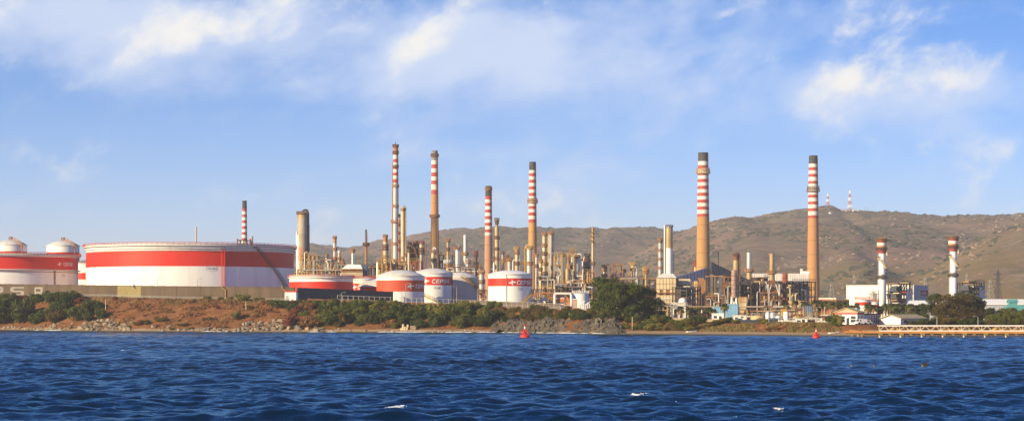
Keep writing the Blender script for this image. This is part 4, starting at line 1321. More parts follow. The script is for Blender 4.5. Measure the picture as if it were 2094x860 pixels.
def frame(label, p0, p1, rt, D, levels, bays, depth, steel, seed, fill=.75, palette=None, rail=True, z0=None, name='process_unit', rb=None, pipes=6, cat='process unit', rz=0.0):
    rr = random.Random(seed); x = X((p0 + p1) / 2, D); g = gz(x, D) if z0 is None else z0
    t = thing(name, label, cat, (x, D, g), rz, 'steel-framed process units')
    W_ = S(p1 - p0, D); H = Z(rt, D) - g; b0 = 0 if rb is None else Z(rb, D) - g
    pal = palette or PALM_
    for i in range(bays + 1):
        for sy in (-1, 1): box('post', t, -W_ / 2 + W_ * i / bays, sy * depth / 2, 0, .42, .42, H, steel)
    lh = (H - b0) / levels
    for l in range(1, levels + 1):
        z = b0 + lh * l
        box('deck', t, 0, 0, z - .35, W_ + .6, depth + .6, .3, steel if rr.random() < .6 else RUSTL)
        if rail:
            j = Join()
            for zz in (.55, 1.1): j.bar((-W_ / 2, -depth / 2 - .3, z + zz), (W_ / 2, -depth / 2 - .3, z + zz), .1)
            for q in range(bays * 2 + 1): j.bar((-W_ / 2 + W_ * q / bays / 2, -depth / 2 - .3, z), (-W_ / 2 + W_ * q / bays / 2, -depth / 2 - .3, z + 1.1), .1)
            j.build('railing', YELL if rr.random() < .3 else steel, t)
    for l in range(levels):
        z = b0 + lh * l
        for i in range(bays):
            xc = -W_ / 2 + W_ * (i + .5) / bays; bw = W_ / bays
            if rr.random() < .22: bar('brace', t, (xc - bw / 2, -depth / 2, z), (xc + bw / 2, -depth / 2, z + lh), .25, steel)
            if rr.random() > fill: continue
            m = rr.choice(pal); k = rr.random(); yy = rr.uniform(-.3, .2) * depth
            if k < .34:
                d_ = min(lh * .3, bw * .35) * rr.uniform(.7, 1.1)
                c = hcyl('exchanger', t, xc, yy, z + lh * .45, bw * rr.uniform(.7, .95), d_, m)
                for s in (-.3, .3): box('saddle', t, xc + s * bw, yy, z, .3, d_ * 1.2, lh * .45 - d_ * .6, steel)
            elif k < .62:
                r_ = min(bw * .3, 1.6) * rr.uniform(.6, 1); cyl('vessel', t, xc, yy, z, z + lh * rr.uniform(.55, .93), r_, m)
            elif k < .8:
                box('equipment_box', t, xc, yy, z, bw * rr.uniform(.4, .8), depth * rr.uniform(.25, .5), lh * rr.uniform(.35, .75), m)
            else:
                for q in range(2): hcyl('end_drum', t, xc + (q - .5) * bw * .42, -depth * .25, z + lh * .42, depth * .5, min(bw * .18, lh * .3), m, 'y')
    for k in range(pipes):
        m = rr.choice([CREAM, SILVER, RUSTL, WHITE2, GREYC, TAN]); xa = rr.uniform(-.5, .5) * W_; xb = xa + rr.uniform(-.35, .35) * W_
        za = rr.uniform(0, H * .5); zb = rr.uniform(H * .45, H * 1.08); yy = -depth / 2 - rr.uniform(.3, .9)
        tube('pipe', t, [(xa, yy, za), (xa, yy, zb - .4), (xa + (.4 if xb > xa else -.4), yy, zb), (xb, yy, zb), (xb, yy + depth * .5, zb)], rr.uniform(.14, .34), m, 8)
    return t


frame('dense exchanger rack at the foot of the fat beige column', 617, 650, 522, 985, 4, 4, 9, YELL, 1, .95)
frame('dark steel deck structure with railings beside the exchanger rack', 650, 680, 530, 1000, 3, 3, 9, STEEL, 2, .55, pipes=4)
frame('low yellowish pipe structure behind the low flat-topped tank', 596, 618, 556, 930, 2, 3, 8, YELL, 3, .9)
frame('low clutter of vessels between ball-topped column and exchanger rack', 655, 700, 546, 960, 2, 5, 8, RUSTL, 4, .95)
frame('rusty steel structure under the slim rusty stack', 738, 776, 545, 960, 2, 4, 9, STEEL, 5, .9, pipes=5)
frame('yellow pipe structure at the foot of the tallest stack', 772, 800, 532, 950, 3, 3, 8, YELL, 6, .9)
frame('rust brown pipe rack below the furnace tower', 800, 862, 533, 990, 2, 6, 8, RUST, 7, .9, pipes=8)
frame('dim steel structure right of the grey-topped stack', 898, 925, 520, 1040, 4, 3, 8, STEEL, 8, .6)
frame('small rusty pipe stage below the plain pinkish tank top', 920, 985, 545, 940, 2, 6, 8, RUST, 9, .8, pipes=8)
frame('rusty scaffold tower hugging the short striped stack', 1003, 1013, 530, 1050, 3, 1, 6, RUST, 10, .8, pipes=4)
frame('heap of rusty pipework seen between pinkish and mound tanks', 978, 1000, 598, 790, 3, 2, 7, RUST, 11, 1.0, pipes=8)
frame('rusty stage of small vessels over the mound tank roof', 1028, 1072, 537, 960, 2, 5, 8, RUST, 12, .85, pipes=6)
frame('tangle of cream pipes and vessels right of the mound tank', 1092, 1132, 590, 800, 3, 4, 9, RUST, 13, 1.0, pipes=12)
frame('low rust pipe manifold right of the mound tank', 1090, 1138, 606, 770, 2, 5, 8, RUSTL, 14, 1.0, pipes=12, palette=[CREAM, TAN, SILVER, RUST, STEEL])
frame('stage of rust and cream gear under the reactor deck', 1130, 1215, 578, 845, 3, 8, 9, RUST, 15, .85, pipes=12)
T = frame('reactor tower with railed green-grey crown deck and two fat vessels', 1133, 1174, 522, 880, 3, 3, 11, YELL, 16, .5, palette=[CREAM, TAN, GREENP, SILVER], pipes=6)
D = 880; g = T.location.z
for dx, w in ((-6, 11), (6.5, 10)): lathe('reactor', T, [(S(w / 2 * .8, D), Z(590, D) - g), (S(w / 2, D), Z(582, D) - g), (S(w / 2, D), Z(553, D) - g), (S(w / 3, D), Z(549, D) - g), (.1, Z(548, D) - g)], TAN if dx > 0 else CREAM, 20, (S(dx, D), -6.5, 0))
for dx in (-9, 8, 16): tube('overhead_pipe', T, [(S(dx, D), -5, Z(536, D) - g), (S(dx, D), -5, Z(521, D) - g), (S(dx - 2, D), -5, Z(519.5, D) - g), (S(dx - 8, D), -5, Z(519.5, D) - g)], .5, CREAM)
frame('open steel stair tower beside the reactor tower', 1164, 1176, 512, 890, 6, 1, 5, RUSTL, 17, .3, pipes=2)
frame('grey-brown steel tower with vessels by the thin spiral stack', 1184, 1208, 530, 905, 5, 2, 7, STEELB, 18, .8, pipes=6)
frame('rusty open frame tower above the round tree', 1250, 1272, 541, 900, 3, 2, 8, RUSTL, 19, .9, palette=[RUSTL, RUST, CREAM, WHITE2, STEEL])
frame('long low pipe rack running behind the round tree', 1225, 1340, 569, 890, 2, 10, 6, RUST, 20, .5, palette=[CREAM, WHITE2, RUSTL, STEEL], pipes=8)
T = frame('tangled dark boiler structure between the two sloping ducts', 1454, 1498, 564, 1080, 4, 4, 12, STEEL, 21, .8, palette=[STEEL, STEELB, CREAM, RUST, STEEL, TAN], pipes=8, rz=R(42))
D = 1080; g = T.location.z
for dx, w, r0, r1 in ((-13, 15, 612, 563), (11, 12, 612, 572), (-1, 8, 630, 590)): box('casing_shade_box', T, S(dx, D), -4.2 if dx < 0 else -2.5, Z(r0, D) - g, S(w, D) * 1.1, 3, Z(r1, D) - Z(r0, D), STEELB)
frame('cream and rust equipment stack left of the grey-pink drum', 1478, 1497, 566, 950, 4, 2, 8, RUST, 22, .95, palette=[CREAM, WHITE2, TAN, RUST], pipes=4)
frame('rusty stage joining the two short-stacked furnaces', 1540, 1572, 566, 955, 5, 3, 10, RUST, 23, .85, palette=[RUST, STEEL, RUSTL, TAN, STEEL], pipes=5, rz=R(42))
frame('dark boiler structure below the short red-rust stack', 1586, 1660, 575, 985, 5, 6, 12, STEEL, 24, .75, palette=[STEEL, STEEL, STEELB, RUST, CREAM, TAN], pipes=8, rz=R(42))
frame('cream valve skid at the foot of the orange-streaked furnace', 1558, 1578, 597, 890, 3, 2, 7, RUST, 25, .95, palette=[CREAM, WHITE2, TAN])
frame('cream equipment stack right of the orange-streaked furnace', 1612, 1630, 592, 900, 3, 2, 7, STEEL, 26, .95, palette=[CREAM, TAN, WHITE2])
frame('long low pipe rack in front of the furnaces', 1524, 1672, 634, 780, 1, 14, 5, STEEL, 27, .8, palette=[CREAM, RUST, STEEL, TAN, SILVER], pipes=10)
frame('rust and cream low manifold beside the white cylinders', 1610, 1700, 645, 700, 1, 9, 5, RUST, 28, .9, palette=[CREAM, RUST, YELL, WHITE2, STEEL], pipes=12)
frame('low white pipe bridge in front of the panelled boiler house', 1345, 1405, 625, 700, 1, 6, 5, GALV, 29, .6, palette=[WHITE2, GREENP, STEELB, SILVER], pipes=8)
for (a, b, rt, lab, sd) in ((1814, 1851, 579, 'blue-black boiler pipework beside the nearer white stack', 30), (1962, 1998, 577, 'blue-black boiler pipework next to the stack behind the tree', 31)):
    T = frame(lab, a, b, rt, 965, 5, 4, 12, STEELB, sd, 1.0, palette=[STEELB, STEEL, STEELB, STEELB], pipes=14, rz=R(44))
    D = 965; g = T.location.z; W_ = S(b - a, D)
    box('boiler_casing', T, -W_ * .12, 0, 2, W_ * .4, 4, Z(rt + 9, D) - g - 2, STEELB)
    for q in range(3): tube('white_riser', T, [(W_ * (-.1 + .17 * q), -7, 2), (W_ * (-.1 + .17 * q), -7, Z(rt + 14 + 4 * q, D) - g), (W_ * (.05 + .17 * q), -7, Z(rt + 12 + 4 * q, D) - g)], .42, WHITE, 8)
    box('rusty_outrigger', T, W_ * .58, -2, Z(rt + 24, D) - g, W_ * .3, 3, .8, RUSTR)
frame('thin steel access tower between white hall and white stack', 1781, 1795, 599, 940, 4, 2, 5, GREYC, 32, .2, pipes=2)
frame('rusty pipe gallery running along the tank farm road', 1085, 1140, 612, 745, 1, 7, 4, RUSTL, 33, .9, pipes=8, palette=[CREAM, SILVER, RUST, TAN])


def pipe_rack(label, p0, p1, rt, D, tiers, npipe, seed, steel=STEEL, depth=5.0):
    rr = random.Random(seed); x = X((p0 + p1) / 2, D); g = gz(x, D); W_ = S(p1 - p0, D); H = Z(rt, D) - g
    t = thing('pipe_rack', label, 'pipe rack', (x, D, g), 0, 'pipe racks')
    n = max(2, int(W_ / 6))
    for i in range(n + 1):
        xx = -W_ / 2 + W_ * i / n
        for sy in (-1, 1): box('post', t, xx, sy * depth / 2, 0, .35, .35, H, steel)
        for k in range(tiers): box('crossbeam', t, xx, 0, H * (k + 1) / tiers - .3, .3, depth + .4, .3, steel)
    for k in range(tiers):
        z = H * (k + 1) / tiers
        for q in range(npipe):
            r = rr.uniform(.12, .34); a = rr.uniform(-.5, -.2) * W_; b_ = rr.uniform(.2, .5) * W_
            y = -depth / 2 + depth * (q + .5) / npipe
            m = rr.choice([CREAM, SILVER, RUSTL, WHITE2, TAN, GREYC, RUST])
            pts = [(a, y, z + r), (b_, y, z + r)]
            if rr.random() < .45: pts = [(a, y, 0), (a, y, z + r - .3), (a + .3, y, z + r)] + pts[1:]
            if rr.random() < .35: pts = pts + [(b_ + .3, y, z + r + .3), (b_ + .3, y, z + r + rr.uniform(1, 3.5))]
            tube('pipe', t, pts, r, m, 8)
    return t


pipe_rack('two-tier pipe rack right of the mound tank', 1090, 1215, 600, 790, 3, 5, 1, RUST)
pipe_rack('low pipe rack with pale pipes under the reactor tower', 1120, 1215, 588, 830, 2, 6, 2, STEEL)
pipe_rack('pipe rack behind the domed tanks, low and rusty', 830, 1000, 556, 960, 2, 5, 3, RUST)
pipe_rack('pipe rack behind the low flat-topped tank', 600, 745, 553, 940, 2, 5, 4, YELL)
pipe_rack('pipe rack in front of the panelled boiler house', 1335, 1470, 628, 860, 2, 5, 5, STEEL)
pipe_rack('pipe rack before the dark boiler structures', 1450, 1600, 628, 850, 2, 5, 6, STEEL)
pipe_rack('pipe rack at the foot of the short red-rust stack', 1560, 1680, 628, 830, 2, 5, 7, RUST)
pipe_rack('pale low pipe rack along the yard before the cylinders', 1500, 1690, 648, 720, 1, 6, 8, GALV, 4)
frame('tall narrow frame of silvery vessels beside the twin columns', 1134, 1147, 541, 860, 5, 2, 7, GALV, 41, .95, palette=[SILVER, GREYC, CREAM], pipes=6)
frame('cream vessel stage under the thin spiral stack', 1186, 1216, 556, 850, 4, 4, 8, RUSTL, 42, .95, palette=[CREAM, SILVER, WHITE2, STEEL], pipes=10)
frame('silvery pump house frame left of the reactor tower', 1098, 1134, 566, 830, 4, 5, 8, STEEL, 43, .95, palette=[CREAM, SILVER, TAN, STEEL, RUST], pipes=12)
frame('dense cream pipework at the foot of the tallest stack', 776, 832, 541, 960, 3, 6, 8, RUSTL, 44, .95, palette=[CREAM, SILVER, WHITE2, RUST], pipes=12)
frame('small silvery skid left of the white furnace house', 664, 699, 541, 945, 3, 5, 7, GALV, 45, .95, palette=[SILVER, CREAM, RUSTL, STEEL], pipes=10)
frame('dark machinery stack below the panelled boiler house', 1384, 1424, 586, 960, 5, 5, 9, STEEL, 46, .9, palette=[STEEL, RUST, STEELB, RUSTL, STEEL], pipes=8, rz=R(42))
frame('rust and dark machinery under the plain white furnace stack', 1514, 1552, 580, 905, 5, 5, 9, STEEL, 47, .9, palette=[STEEL, RUST, STEEL, RUSTL, TAN], pipes=8, rz=R(42))
frame('cream tank stage right of the thick stack hopper', 1446, 1470, 604, 880, 3, 3, 7, RUST, 48, .9, palette=[CREAM, RUST, STEEL], pipes=6)
for lab, lst in (('rusty stage joining', ((0, 30, 612, 568), )), ('dark boiler structure below', ((-14, 30, 622, 577), (18, 26, 622, 584))), ('rust and dark machinery under', ((0, 34, 630, 583), )), ('dark machinery stack below', ((0, 36, 632, 590), ))):
    for T in [o for o in COL.objects if o.get('label', '').startswith(lab)]:
        D = T.location.y; g = T.location.z
        for dx, w, r0, r1 in lst: box('casing_shade_box', T, S(dx, D), 1.2, Z(r0, D) - g, S(w, D) * 1.05, 3.5, Z(r1, D) - Z(r0, D), STEEL)  # dark boxes added among the gear to stand for deep shade


column('slim silvery tower among the exchangers behind the flat-topped tank', 668, 520, 1010, 5, SILVER, plats=[(524, 8, RUSTL), (540, 8, RUST)])
column('slim silvery tower left of the furnace tower', 830, 520, 1000, 4.5, SILVER, plats=[(523, 8, RUST), (538, 8, RUSTL)])
column('slim silvery tower between the mound tank and twin columns', 1097, 520, 930, 5.5, SILVER, plats=[(523, 9, RUSTL), (545, 9, RUST)], pipes=[(4.5, 1.2, 525, CREAM)])
column('slim silvery tower just right of the twin columns', 1140, 530, 920, 5, SILVER, plats=[(533, 9, RUSTL), (556, 9, RUST)])
column('stout silver tower left of the thin spiral stack', 1192, 528, 930, 7, SILVER, plats=[(531, 11, RUSTL), (550, 11, RUST)], pipes=[(5, 1.4, 530, CREAM)])
column('small silvery tower beyond the round tree, near the frame tower', 1276, 552, 905, 5, SILVER, plats=[(555, 9, RUSTL)])
column('tall slim grey tower between the mound tank and short striped stack', 1028, 515, 1000, 4.5, GREYC, plats=[(518, 8, RUST), (535, 8, RUSTL)])


# ================================================================== particular structures
def gabled(t, x, y, z, w, d, h, rh, mw, mr, rz=0.0, over=.4, ridge='x', names=('wall', 'roof')):
    """walls + pitched roof with thickness; ridge along local x or y"""
    c = obj(names[0], None) if False else None
    j = Join(); j.box(0, 0, 0, w, d, h)
    if ridge == 'x': j.add([(-w / 2, -d / 2, h), (-w / 2, d / 2, h), (-w / 2, 0, h + rh), (w / 2, -d / 2, h), (w / 2, d / 2, h), (w / 2, 0, h + rh)], [(0, 2, 1), (3, 4, 5)])
    else: j.add([(-w / 2, -d / 2, h), (w / 2, -d / 2, h), (0, -d / 2, h + rh), (-w / 2, d / 2, h), (w / 2, d / 2, h), (0, d / 2, h + rh)], [(0, 1, 2), (3, 5, 4)])
    wl = j.build(names[0], mw, t, loc=(x, y, z)); wl.rotation_euler = (0, 0, rz)
    for s in (-1, 1):
        j = Join()
        if ridge == 'x': a = [(-w / 2 - over, s * (d / 2 + over), h - rh * over / (d / 2)), (w / 2 + over, s * (d / 2 + over), h - rh * over / (d / 2)), (w / 2 + over, 0, h + rh), (-w / 2 - over, 0, h + rh)]
        else: a = [(s * (w / 2 + over), -d / 2 - over, h - rh * over / (w / 2)), (s * (w / 2 + over), d / 2 + over, h - rh * over / (w / 2)), (0, d / 2 + over, h + rh), (0, -d / 2 - over, h + rh)]
        b = [(q[0], q[1], q[2] + .22) for q in a]
        a = [(q[0], q[1], q[2] + .02) for q in a]
        j.add(a + b, [(0, 1, 2, 3), (7, 6, 5, 4), (0, 4, 5, 1), (1, 5, 6, 2), (2, 6, 7, 3), (3, 7, 4, 0)])
        r_ = j.build(names[1], mr, t, loc=(x, y, z)); r_.rotation_euler = (0, 0, rz)
    return wl


def ribs(t, w, h, d, m, n, y, name='cladding_rib', x0=0.0, z=0.0):
    for i in range(n): box(name, t, x0 - w / 2 + w * (i + .5) / n, y, z, .18, .12, h, m)


# white furnace box with small flue
D = 930; x = X(721, D); g = gz(x, D)
T = thing('white_furnace', 'white furnace house with stepped top and one thin flue', 'furnace', (x, D, g), 0)
box('casing', T, 0, 0, 0, S(44, D), 9, Z(549, D) - g, CREAM)
v = [(-S(21, D), -4, Z(549, D) - g), (S(21, D), -4, Z(549, D) - g), (S(21, D), 4, Z(549, D) - g), (-S(21, D), 4, Z(549, D) - g), (-S(9, D), -2, Z(540, D) - g), (S(17, D), -2, Z(541, D) - g), (S(17, D), 2, Z(541, D) - g), (-S(9, D), 2, Z(540, D) - g)]
obj('hood', raw('hood', v, [(0, 1, 5, 4), (1, 2, 6, 5), (2, 3, 7, 6), (3, 0, 4, 7), (4, 5, 6, 7)], WHITE), T)
lathe('flue', T, [(S(2, D), Z(541, D) - g), (S(1.8, D), Z(512, D) - g), (S(1.2, D), Z(510, D) - g)], WHITE, 14)
platform(T, Z(514, D) - g, S(1.9, D), S(5, D), RUSTL)
for k in range(8): box('peep_door', T, -S(20, D) + S(40, D) * k / 7, -4.6, Z(556, D) - g, .9, .35, 1.1, RUSTL)
box('catwalk', T, 0, -5, Z(551, D) - g, S(46, D), 1, .25, YELL)
box('blue_tank_side', T, S(26, D), 0, 0, S(9, D), 6, Z(541, D) - g, BLUED)

# stair conveyor by the rusty stack
D = 980; x = X(768, D); g = gz(x, D)
T = thing('conveyor', 'dark sloping conveyor bridge beside the slim rusty stack', 'conveyor', (x, D, g), 0)
bar('gallery', T, (-S(8, D), 0, Z(541, D) - g), (S(10, D), 0, Z(553, D) - g), 2.2, STEEL)
for k in range(4): bar('post', T, (-S(8, D) + S(5, D) * k, 0, 0), (-S(8, D) + S(5, D) * k, 0, Z(543 + 3.3 * k, D) - g), .4, STEEL)
for k in range(8): bar('railing_bar', T, (-S(8, D) + S(2.4, D) * k, -1.2, Z(541 + 1.6 * k, D) - g), (-S(8, D) + S(2.4, D) * k, -1.2, Z(537 + 1.6 * k, D) - g), .2, GALV)

# furnace tower, dark rust red
D = 1030; x = X(846, D); g = gz(x, D)
T = thing('furnace_tower', 'dark red-brown furnace tower with three square flues', 'furnace', (x, D, g), 0)
for k, (a, w, r_, m) in enumerate(((-8, 8, 494, STEEL), (1.5, 5, 492, RUSTR), (9, 7, 492, STEEL), (-3, 5, 500, RUSTR))):
    box('flue', T, S(a, D), (k % 2) * 1.5, 0, S(w, D), 5, Z(r_, D) - g, m)
box('base_casing', T, 0, -1, 0, S(24, D), 8, Z(535, D) - g, RUSTR)
for r_ in (497, 518): box('gallery', T, S(-4, D), -3.5, Z(r_, D) - g, S(18, D), 2, .35, RUST)
tube('transfer_pipe', T, [(-S(10, D), -3.6, Z(500, D) - g), (S(2, D), -3.6, Z(507, D) - g), (S(8, D), -3.6, Z(525, D) - g)], .6, RUST)


# sloping clad ducts meeting at the thick stack
def duct(label, p, q, th, D0, D1, m, panels, drop=0, mt=None):
    (pa, ra), (pb, rb_) = p, q
    a = Vector((X(pa, D0), D0, Z(ra, D0))); b = Vector((X(pb, D1), D1, Z(rb_, D1)))
    mid = (a + b) / 2; g = gz(mid.x, mid.y)
    t = thing('sloping_duct', label, 'duct', (mid.x, mid.y, g), 0)
    h0, h1 = S(th[0], D0), S(th[1], D1); wd = 5.0
    A = a - Vector(t.location); B = b - Vector(t.location)
    v = []
    for P, h in ((A, h0), (B, h1)):
        for y in (-wd, wd): v += [(P.x, P.y + y, P.z), (P.x, P.y + y, P.z - h)]
    obj('duct_body', raw('duct_body', v, [(0, 1, 5, 4), (2, 6, 7, 3), (0, 4, 6, 2), (1, 3, 7, 5), (0, 2, 3, 1), (4, 5, 7, 6)], m), t)
    for k in range(panels + 1):
        s = k / panels; P = A.lerp(B, s); h = h0 + (h1 - h0) * s
        box('cladding_rib', t, P.x, P.y - wd - .1, P.z - h, .3, .3, h, STEELB)
    pts = [A + Vector((0, -wd, .15)), B + Vector((0, -wd, .15))]
    j = Join(); j.bar(pts[0], pts[1], .5); j.bar(A + Vector((0, wd, .15)), B + Vector((0, wd, .15)), .5); j.build('roof_edge', mt or WHITE2, t)
    for s in (.15, .5, .85):
        P = A.lerp(B, s); h = h0 + (h1 - h0) * s
        for y in (-wd + .8, wd - .8): bar('post', t, (P.x, P.y + y, 0), (P.x, P.y + y, P.z - h), .7, RUST)
    return t


duct('blue-grey clad duct climbing to the thick stack', (1352, 577), (1446, 548), (6, 23), 1160, 1228, SHEETB, 13)
duct('dark clad duct sloping down away from the thick stack', (1453, 537), (1528, 573), (21, 15), 1222, 1300, STEELB, 12, mt=STEEL)
duct('low white sloping duct end above the round tree', (1300, 590), (1352, 577), (9, 6), 1150, 1160, WHITE2, 6)
# panelled boiler house
D = 1000; x = X(1366, D); g = gz(x, D)
T = thing('boiler_house', 'cream panelled boiler house with a grid of wall sheets', 'boiler house', (x, D, g), R(-14))
w, h, d = S(40, D), Z(566, D) - g, 9
box('core', T, 0, 0, 1, w - .4, d - .4, h - 1.5, RUST)
for i in range(6):
    for k in range(7):
        if k == 4 and i in (1, 3): continue
        box('wall_panel', T, -w / 2 + w * (i + .5) / 6, -d / 2, 1 + (h - 1.5) * k / 7, w / 6 - .22, .3, (h - 1.5) / 7 - .22, CREAM)
for k in range(7): box('wall_panel', T, -w / 2, 0, 1 + (h - 1.5) * k / 7, .3, d - .3, (h - 1.5) / 7 - .22, CREAM)
for z in (h * .36, h * .62): box('walkway', T, 0, -d / 2 - .8, z, w + 1.2, 1.4, .3, RUSTL)
j = Join(); j.add([(-w / 2 - .3, -d / 2 - .3, h - .45), (w / 2 + .3, -d / 2 - .3, h - .45), (w / 2 + .3, d / 2 + .3, h - .45), (-w / 2 - .3, d / 2 + .3, h - .45), (-w / 2 + 2, -1, h + 1.6), (w / 2 - 2, -1, h + 1.6), (w / 2 - 2, 1, h + 1.6), (-w / 2 + 2, 1, h + 1.6)], [(0, 1, 5, 4), (1, 2, 6, 5), (2, 3, 7, 6), (3, 0, 4, 7), (4, 5, 6, 7)]); j.build('roof', WHITE2, T)
D = 1010; x = X(1396, D); g = gz(x, D)
T = thing('boiler_annex', 'rust-streaked boiler annex with cream roof box and galleries', 'boiler house', (x, D, g), R(-10))
w = S(34, D)
box('roof_box', T, 0, 0, Z(583, D) - g, w, 8, S(13, D), CREAM)
for q in (583, 592, 600, 610): box('gallery', T, 0, -3.2, Z(q, D) - g, w + 1, 3, .4, RUSTL)
box('body', T, 0, 1, 0, w * .95, 6, Z(583, D) - g, RUST)
for k in range(6): box('duct_bay', T, -w * .42 + w * .84 * k / 5, -2.8, Z((606, 597, 608, 599, 606, 590)[k], D) - g, w * .1, 1.4, 1.8, (STEEL, RUSTL, STEEL, CREAM, STEEL, RUST)[k])
for sx in (-1, 1): box('post', T, sx * w * .5, -4.2, 0, .5, .5, Z(583, D) - g, STEEL)
D = 1180; x = X(1433, D); g = gz(x, D)
T = thing('flue_hopper', 'orange wedge-shaped hopper under the blue-grey duct', 'hopper', (x, D, g), 0)
w = S(5.5, D)
obj('wedge', raw('wedge', [(-w, -3, Z(568, D) - g), (w, -3, Z(568, D) - g), (w, 3, Z(568, D) - g), (-w, 3, Z(568, D) - g), (w * .4, -2, Z(600, D) - g), (w, -2, Z(600, D) - g), (w, 2, Z(600, D) - g), (w * .4, 2, Z(600, D) - g)], [(3, 2, 1, 0), (0, 1, 5, 4), (1, 2, 6, 5), (2, 3, 7, 6), (3, 0, 4, 7), (4, 5, 6, 7)], RUSTL), T)
for sx in (-1, 1): box('post', T, sx * w, 0, 0, .6, .6, Z(570, D) - g, STEEL)
box('bracket', T, w * .7, 0, 0, 1, 1, Z(600, D) - g, STEEL)
# long white clad gallery
D = 1130; x = X(1594, D); g = gz(x, D)
T = thing('clad_gallery', 'long white corrugated gallery raised between the furnaces and stack', 'gallery', (x, D, g), 0)
w = S(118, D)
box('gallery_body', T, 0, 0, Z(574, D) - g, w, 7, S(15, D), WHITE)
for k in range(32): box('cladding_rib', T, -w / 2 + w * (k + .5) / 32, -3.55, Z(574, D) - g + .05, .35, .3, S(15, D) - .1, WHITE2)
box('end_gable', T, w * .44, 0, Z(559, D) - g, S(16, D), 5, S(5, D), WHITE)
box('roof_vent', T, w * .38, 0, Z(559, D) - g, S(4, D), 2, S(10, D), WHITE2)
for k in range(7):
    for y in (-3, 3): box('post', T, -w / 2 + w * k / 6, y, 0, .6, .6, Z(574, D) - g, STEEL)
for k in range(5): bar('brace', T, (-w / 2 + w * k / 6, -3, 6), (-w / 2 + w * (k + 1) / 6, -3, Z(575, D) - g), .4, STEEL)
# concrete hopper block
D = 860; x = X(1520, D); g = gz(x, D)
T = thing('hopper_block', 'tall cream hopper block narrowing to its foot', 'hopper', (x, D, g), R(-12))
obj('body', raw('body', [(-S(8.5, D), -3, Z(618, D) - g), (S(8.5, D), -3, Z(618, D) - g), (S(8.5, D), 3, Z(618, D) - g), (-S(8.5, D), 3, Z(618, D) - g), (-S(7, D), -2.5, 0), (S(2, D), -2.5, 0), (S(2, D), 2.5, 0), (-S(7, D), 2.5, 0)], [(3, 2, 1, 0), (1, 0, 4, 5), (2, 1, 5, 6), (3, 2, 6, 7), (0, 3, 7, 4)][0:0] + [(0, 1, 2, 3), (0, 4, 5, 1), (1, 5, 6, 2), (2, 6, 7, 3), (3, 7, 4, 0)], CREAM), T)
box('rim_block', T, 0, 0, Z(618, D) - g + .02, S(19, D), 6.6, S(9, D), TAN)
box('cap_block', T, 0, 0, Z(609, D) - g + .05, S(17, D), 6, .5, RUSTL)

# white and orange heat house + white tank by the round tree
D = 733; x = X(1150, D); g = gz(x, D)
T = thing('striped_annex', 'small building with three orange wall bands inside a white pipe frame', 'building', (x, D, g), 0)
w = S(19, D)
box('wall', T, -1, 0, 0, w, 4, Z(601, D) - g, WHITE2)
for k in range(3): box('orange_band', T, -1, -2.05, Z(629 - 12 * k, D) - g, w * .98, .12, S(7, D), ORANGE)
for k in range(2): box('dark_gap', T, -1, -2.04, Z(619.5 - 12 * k, D) - g, w, .1, S(2, D), STEEL)
tube('frame_pipe', T, [(-S(16, D), -3, 0), (-S(16, D), -3, Z(602, D) - g), (-S(14.5, D), -3, Z(600, D) - g), (S(16, D), -3, Z(600, D) - g), (S(17.5, D), -3, Z(602, D) - g), (S(17.5, D), -3, 0)], .42, WHITE)
bar('stair_flight', T, (S(9, D), -2.6, Z(607, D) - g), (S(14, D), -2.6, Z(624, D) - g), .7, ORANGE)
bar('stair_flight', T, (S(9, D), -2.6, Z(618, D) - g), (S(14, D), -2.6, Z(634, D) - g), .6, ORANGE)
D = 752; x = X(1187, D); g = gz(x, D)
T = thing('low_white_tank', 'low cream-white tank with railed roof partly behind the round tree', 'tank', (x, D, g), 0)
tr = S(17, D)
lathe('shell', T, [(tr, 0), (tr, Z(600, D) - g)], WHITE, 40); lathe('roof', T, [(tr, Z(600, D) - g), (tr + .2, Z(600, D) - g + .2), (.1, Z(597.5, D) - g)], WHITE2, 40)
ring_rail(tr, Z(600, D) - g, 1.1, 24).build('railing', WHITE, T)
D = 729; x = X(1176, D); g = gz(x, D)
T = thing('pipe_stand', 'white pipe stand with pink cabinet in front of the low tank', 'pipe stand', (x, D, g), 0)
box('cabinet', T, 0, 0, 0, S(9, D), 2, Z(612, D) - g, mat('pink_plaster', (.60, .36, .26), .8, (.5, .28, .2), .8)); box('cabinet_cap', T, 0, 0, Z(612, D) - g, S(10, D), 2.4, .3, WHITE)
for k in range(6): tube('white_pipe', T, [(S(9 + 4 * k, D), -1, 0), (S(9 + 4 * k, D), -1, Z(622 - (k % 3) * 3, D) - g), (S(12 + 4 * k, D), -1, Z(622 - (k % 3) * 3, D) - g)], .22, WHITE, 8)
D = 850; x = X(1152, D); g = gz(x, D)
T = thing('big_elbow_pipe', 'fat white elbow pipe rising in front of the reactor tower', 'pipe', (x, D, g), 0)
tube('pipe_run', T, [(S(9, D), 0, 0), (S(9, D), 0, Z(583, D) - g), (S(10.5, D), 0, Z(577, D) - g), (S(15, D), 0, Z(574, D) - g), (S(24, D), 0, Z(573, D) - g)], S(2.4, D), WHITE2, 12)
lathe('end_cap', T, [(S(2.9, D), 0), (S(2.9, D), 1)], STEEL, 12, (S(24, D), 0, Z(577, D) - g))
box('support', T, S(24, D), 0, 0, .6, .6, Z(576, D) - g, STEEL)


# ================================================================== dyke wall, road, fences on the bank
def at(px, d):
    """point of the shore seen in column px, d metres inland"""
    y = 650.0
    for _ in range(30): y = .5 * y + .5 * (float(interp(SHORE, X(px, y))) + d)
    return X(px, y), y


def poly_run(pxs, d): return [at(p, d) for p in pxs]


